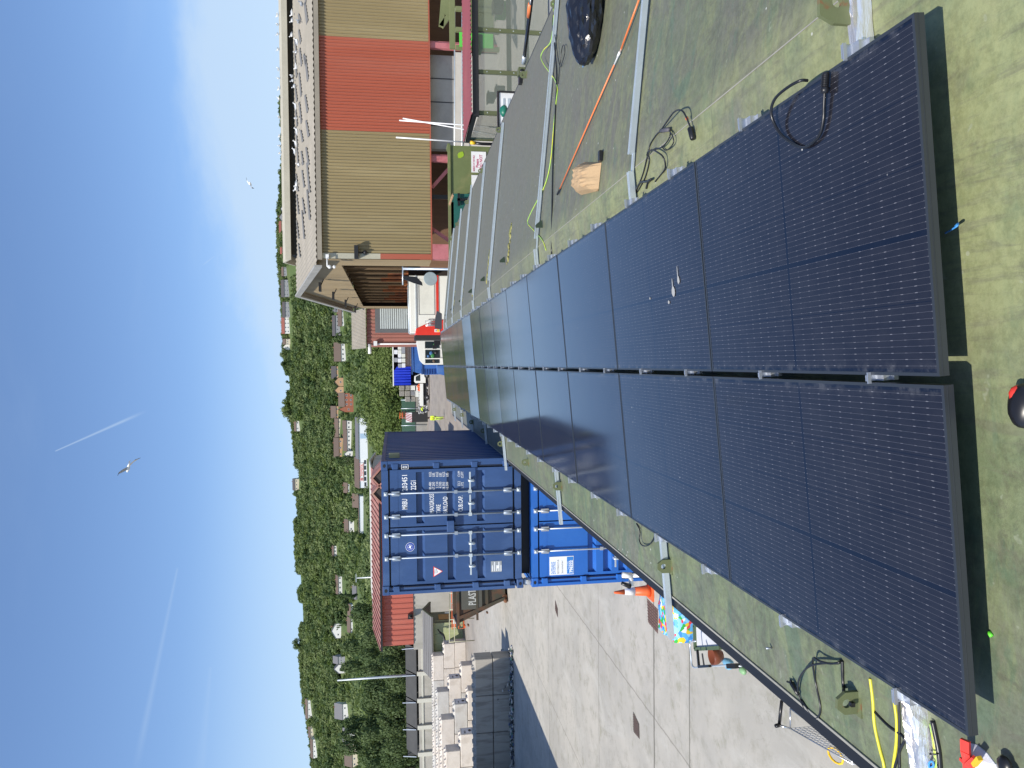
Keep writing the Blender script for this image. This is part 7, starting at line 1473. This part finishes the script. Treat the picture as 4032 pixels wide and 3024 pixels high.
# stacked wire bales
M_wb = mat('crushed_can_bale', (.30, .28, .24), .6, .3, var=.35, scale=5, bump=1.0, bscale=9)
for ci, yy in enumerate((1526, 1548, 1570)):
    for j in range(4 - (ci == 2)):
        p = at(1640, yy, 118); s = .86; k = MB(); k.box((0, 0, s/2), (s*.95, .9, s*.92)); o = k.build('crushed_bale', M_wb, bevel=.06); o.location = (p.x, 118+random.uniform(-.1, .1), j*s+.95 if ci < 3 else 0); tag(o, 'grey bale of crushed cans, %s column from the blue curtain, %s from the bottom' % (ordinal(ci), ordinal(j)), 'bale', 'stacked bales of crushed cans')
k = MB(); p = at(1640, 1548, 118); k.bb((p.x-1.5, 117.4, 0), (p.x+1.5, 118.6, .94)); single(k, 'concrete_plinth', M_cw, 'low concrete plinth under the stacked crushed bales', 'plinth', (p.x, 118, 0))
for ci, (x, y, w_, h_, m_) in enumerate(((1618, 1528, .9, .8, M_vw), (1618, 1546, .8, .7, M_hub), (1634, 1530, .9, .6, M_vw), (1636, 1552, .8, .5, M_vw))):
    p = at(x, y, 116.6); k = MB(); k.box((0, 0, -h_/2), (w_, .6, h_)); k.box((0, 0, .02), (w_+.06, .66, .04)); o = k.build('appliance', m_, bevel=.04); o.location = p; tag(o, ['white fridge top left of the scrap heap behind the tipper', 'grey cabinet in the scrap heap behind the tipper', 'white washing machine just above the tipper bed', 'low white cabinet above the tipper bed with dark grilles'][ci], 'appliance', 'scrap appliances behind the tipper')
# heap of scrap under them
k = MB(); rr = random.Random(4)
for i in range(120): p = at(1650, rr.uniform(1515, 1625), 116.5); s = rr.uniform(.12, .35); k.ico((p.x, 116.5+rr.uniform(-.5, .5), rr.uniform(0, 1.5)), s, 1, (1, 1, .6), .35, rr, False)
o = k.build('scrap_heap', mat('scrap_grey', (.35, .35, .34), .6, var=.3)); tag(o, 'grey mixed scrap heaped behind the tipper truck', 'scrap', kind='stuff')
# green mesh fence
fn = thing('mesh_fence', 'green mesh fence on posts below the bushes behind the yard', 'fence', (at(1600, 1640, 121).x, 121, 0)); L0 = Vector(fn.location); wf = at(1600, 1570, 121).x-L0.x; hf = at(1581, 1600, 121).z
k = MB(); k.bb((-3, 0, 1.9), (wf, .03, hf)); k.build('mesh_panel', mat('green_mesh', (.06, .13, .09), .8, var=.15, alpha=.85), fn)
for i in range(5): k = MB(); k.tube([(-2.8+i*(wf+2.6)/4, -.05, 0), (-2.8+i*(wf+2.6)/4, -.05, hf+.1)], .05, 6); k.build('post', M_galv, fn)
k = MB(); k.bb((-3, .1, 0), (wf, .4, 1.88)); k.build('kerb_wall', M_cw, fn)
# tipper pickup
tp = thing('tipper_truck', 'small white tipper truck with its cab door closed and a drop-side bed', 'tipper truck', (at(1690, 1596, 112).x, 111, 0)); L0 = Vector(tp.location); Lt = at(1690, 1472, 112).x-L0.x; z_bed = .95; ytop = at(1652, 1550, 111).z
k = MB(); k.bb((0, 0, z_bed), (Lt*.70, 1.9, z_bed+.08)); k.bb((0, -.03, z_bed), (Lt*.70, .02, z_bed+.48)); k.bb((0, 1.88, z_bed), (Lt*.70, 1.93, z_bed+.48)); k.bb((-.03, 0, z_bed), (.02, 1.9, z_bed+.48)); k.build('bed', M_vw, tp)
k = MB(); c0 = Lt*.72; k.prism([(c0, .55), (Lt+.35, .55), (Lt+.35, 1.15), (Lt+.05, 1.30), (Lt-.30, 2.15), (c0+.15, 2.2), (c0, 2.0)], 1, 0, 1.9); cb = k.build('cab', M_vw, tp, bevel=.05)
k = MB(); k.prism([(c0+.30, 1.35), (Lt-.05, 1.35), (Lt-.38, 2.02), (c0+.32, 2.02)], 1, -.015, .0); k.build('window', M_vg, cb)
k = MB(); k.bb((.1, .2, .45), (Lt, 1.7, z_bed-.02)); k.build('chassis', M_dk, tp); k = MB(); k.tube([(c0-.08, .1, z_bed), (c0-.08, .1, 2.1), (c0-.08, 1.8, 2.1), (c0-.08, 1.8, z_bed)], .05, 6); k.build('headboard', M_blacksteel, tp)
wheel(tp, Lt*.26, .12, .40); wheel(tp, Lt*.26, 1.78, .40); wheel(tp, Lt*.95, .12, .40); wheel(tp, Lt*.95, 1.78, .40)
k = MB(); 
for i in range(12): k.ico((rr.uniform(Lt*.45, Lt*.68), rr.uniform(.3, 1.6), z_bed+.4+rr.uniform(0, .4)), rr.uniform(.12, .22), 1, (1, 1, .7), .3, rr, False)
k = single(MB(), 'x', M_or, 'x', 'x', (0, 0, 0)) if False else k
o = k.build('load_sacks', M_or); o.location = L0; tag(o, 'orange and red sacks heaped in the tipper bed behind the cab', 'sacks')
# barriers and hazard boards at the container edge
for i, (x0_, x1_, y, lab) in enumerate(((1574, 1597, 1632, 'bright orange barrier standing on the wall above the hazard boards, the left one'),)):
    p = at(x1_, y, 120.7); h_ = (x1_-x0_)*120.7/F; t = thing('plastic_barrier', 'bright orange mesh barrier above the red and white hazard boards', 'barrier', (p.x-.6, 120.7, p.z)); k = MB(); k.tube([(0, 0, 0), (0, 0, h_), (1.0, 0, h_), (1.0, 0, 0)], .05, 6, closed=True); [k.tube([(.2*i2, 0, 0), (.2*i2, 0, h_)], .03, 5) for i2 in range(1, 5)]; k.tube([(0, 0, h_*.5), (1, 0, h_*.5)], .05, 5); k.build('frame', M_or, t)
    k = MB(); [k.bb((q_, -.05, -p.z), (q_+.08, .05, 0)) for q_ in (0, .9)]; k.build('leg', M_dk, t)
p = at(1622, 1650, 118.5); t = thing('hazard_board', 'red and white striped hazard boards leaning below the orange barrier', 'hazard board', (p.x-.5, 118.5, p.z)); k = MB(); k.bb((0, 0, 0), (1.5, .05, .95)); k.build('board', M_wf, t)
k = MB()
for i in range(5): x_ = i*.26; k.add([(x_, -.006, 0), (x_+.12, -.006, 0), (min(1.5, x_+.5), -.006, .95), (min(1.5, x_+.38), -.006, .95)], [(0, 1, 2, 3)])
k.build('stripe', mat('hazard_red', (.40, .04, .07), .5), t); k = MB(); k.bb((0, .06, -p.z), (1.5, .5, -.01)); k.build('stand', M_dk, t)
# ---------------------------------------------------------------- people in high-visibility clothing
M_hv = mat('hi_vis_yellow', (.62, .78, .04), .6, var=.08); M_skin = mat('skin', (.45, .27, .19), .6); M_trs = mat('dark_trousers', (.03, .035, .05), .8); M_hair = mat('dark_hair', (.03, .02, .015), .8)
def skin_fig(name, verts, edges, rad, root, m, par):
    me = bpy.data.meshes.new(name); me.from_pydata(verts, edges, []); o = bpy.data.objects.new(name, me); COL.objects.link(o)
    md = o.modifiers.new('skin', 'SKIN'); me.skin_vertices.new() if not me.skin_vertices else None
    sv = me.skin_vertices[0].data
    for i, r_ in enumerate(rad): sv[i].radius = (r_, r_) if not isinstance(r_, tuple) else r_
    sv[root].use_root = True; md.use_smooth_shade = True; s = o.modifiers.new('sub', 'SUBSURF'); s.levels = 1; s.render_levels = 1
    dg = bpy.context.evaluated_depsgraph_get(); m2 = bpy.data.meshes.new_from_object(o.evaluated_get(dg)); COL.objects.unlink(o); bpy.data.objects.remove(o)
    m2.materials.clear(); m2.materials.append(m); q = bpy.data.objects.new(name, m2); COL.objects.link(q); q.parent = par; return q
def person(loc, rz_, J, label, trousers):
    t = thing('person', label, 'person', loc, rz_, 'people in high-visibility clothing')
    names = ['pelvis', 'chest', 'neck', 'head', 'top', 'shL', 'elL', 'haL', 'shR', 'elR', 'haR', 'hipL', 'knL', 'anL', 'toL', 'hipR', 'knR', 'anR', 'toR']
    V = [J[n] for n in names]; E = [(0, 1), (1, 2), (2, 3), (3, 4), (1, 5), (5, 6), (6, 7), (1, 8), (8, 9), (9, 10), (0, 11), (11, 12), (12, 13), (13, 14), (0, 15), (15, 16), (16, 17), (17, 18)]
    rad = [.13, .15, .06, .095, .075, .07, .05, .035, .07, .05, .035, .095, .065, .045, .035, .095, .065, .045, .035]
    skin_fig('body', V, E, rad, 0, M_skin, t)
    idx = [0, 1, 5, 6, 8, 9]; V2 = [J['pelvis'], J['chest'], J['shL'], J['elL'], tuple((Vector(J['elL'])*.25+Vector(J['haL'])*.75)), J['shR'], J['elR'], tuple((Vector(J['elR'])*.25+Vector(J['haR'])*.75)), tuple(Vector(J['chest'])*.4+Vector(J['neck'])*.6)]
    skin_fig('jacket', V2, [(0, 1), (1, 2), (2, 3), (3, 4), (1, 5), (5, 6), (6, 7), (1, 8)], [.165, .185, .095, .07, .055, .095, .07, .055, .10], 0, M_hv, t)
    skin_fig('trousers', [J['pelvis'], J['hipL'], J['knL'], J['anL'], J['hipR'], J['knR'], J['anR']], [(0, 1), (1, 2), (2, 3), (0, 4), (4, 5), (5, 6)], [.15, .115, .085, .065, .115, .085, .065], 0, trousers, t)
    k = MB(); h_ = Vector(J['head']); u_ = (Vector(J['top'])-h_).normalized(); k.ico(h_+u_*.055, .108, 2, (1, 1.05, .95)); k.build('hair', M_hair, t)
    # band across the jacket
    return t
fp = gp(1748, 1642, 0)
J = dict(pelvis=(0, 0, .98), chest=(.02, -.04, 1.32), neck=(.03, -.05, 1.52), head=(.05, -.07, 1.64), top=(.05, -.07, 1.78), shL=(-.19, -.02, 1.42), elL=(-.27, .08, 1.16), haL=(-.24, .02, .92), shR=(.22, -.06, 1.42), elR=(.30, -.15, 1.18), haR=(.26, -.32, 1.05), hipL=(-.10, 0, .93), knL=(-.12, -.12, .52), anL=(-.10, .05, .10), toL=(-.10, -.12, .03), hipR=(.10, 0, .93), knR=(.16, -.22, .52), anR=(.20, -.18, .09), toR=(.22, -.34, .03))
person((fp.x, fp.y-1.0, 0), R(-25), J, 'person in a yellow jacket walking in the yard beside the blue container', mat('hi_vis_trousers', (.45, .60, .08), .7))
fp = gp(1690, 1597, 0)
J = dict(pelvis=(0, 0, .95), chest=(.25, -.02, 1.22), neck=(.42, -.02, 1.30), head=(.53, -.02, 1.30), top=(.65, -.02, 1.34), shL=(.28, .17, 1.22), elL=(.48, .20, 1.02), haL=(.62, .15, .95), shR=(.28, -.21, 1.22), elR=(.48, -.24, 1.02), haR=(.64, -.15, .98), hipL=(0, .10, .90), knL=(.06, .14, .50), anL=(-.08, .14, .09), toL=(.10, .14, .03), hipR=(0, -.10, .90), knR=(.10, -.12, .50), anR=(.0, -.12, .09), toR=(.17, -.12, .03))
person((L0.x-.75, 111.6, 0), 0, J, 'person in a yellow jacket bending over the tail of the tipper truck', M_trs)
# ---------------------------------------------------------------- labels of trees
def lab(L_, fmt, grp=None):
    L_.sort(key=lambda tp: tp[1][0]/max(1, tp[1][1]))
    for i, (t, P) in enumerate(L_):
        t['label'] = fmt % ordinal(i)
        if grp: t['group'] = grp
hd = [(t, P) for t, P in TREES if t.name.startswith('hedge_tree')]
lab([q_ for q_ in hd if q_[1][1] > 80], 'tall dark screen tree of the back row behind the bays, %s from the left', 'dark screen trees behind the bays')
lab([q_ for q_ in hd if q_[1][1] <= 80], 'lower dark screen tree of the front row behind the bays, %s from the left', 'dark screen trees behind the bays')
lab([(t, P) for t, P in TREES if t.name.startswith('conifer_tree')], 'dark narrow conifer among the valley houses, %s from the left')
bl = [(t, P) for t, P in TREES if t.name.startswith('broadleaf_tree')]
for lo_, hi_, nm in ((100, 139.9, 'front row'), (139.9, 152.9, 'middle row'), (152.9, 168, 'back row')):
    lab([q_ for q_ in bl if lo_ < q_[1][1] <= hi_], 'green tree in the '+nm+' of the wood behind the yard, %s from the left', 'trees of the wood behind the yard')
lab([q_ for q_ in bl if q_[1][1] > 168 and not q_[0].name.startswith('hedge') and any(c.name.startswith('trunk') for c in q_[0].children)], 'tree standing out on the skyline, %s from the left', 'trees on the skyline')
for o in COL.objects:
    if 'label' in o and len(o['label'].split()) > 16: print('LONG', o.name, o['label'])
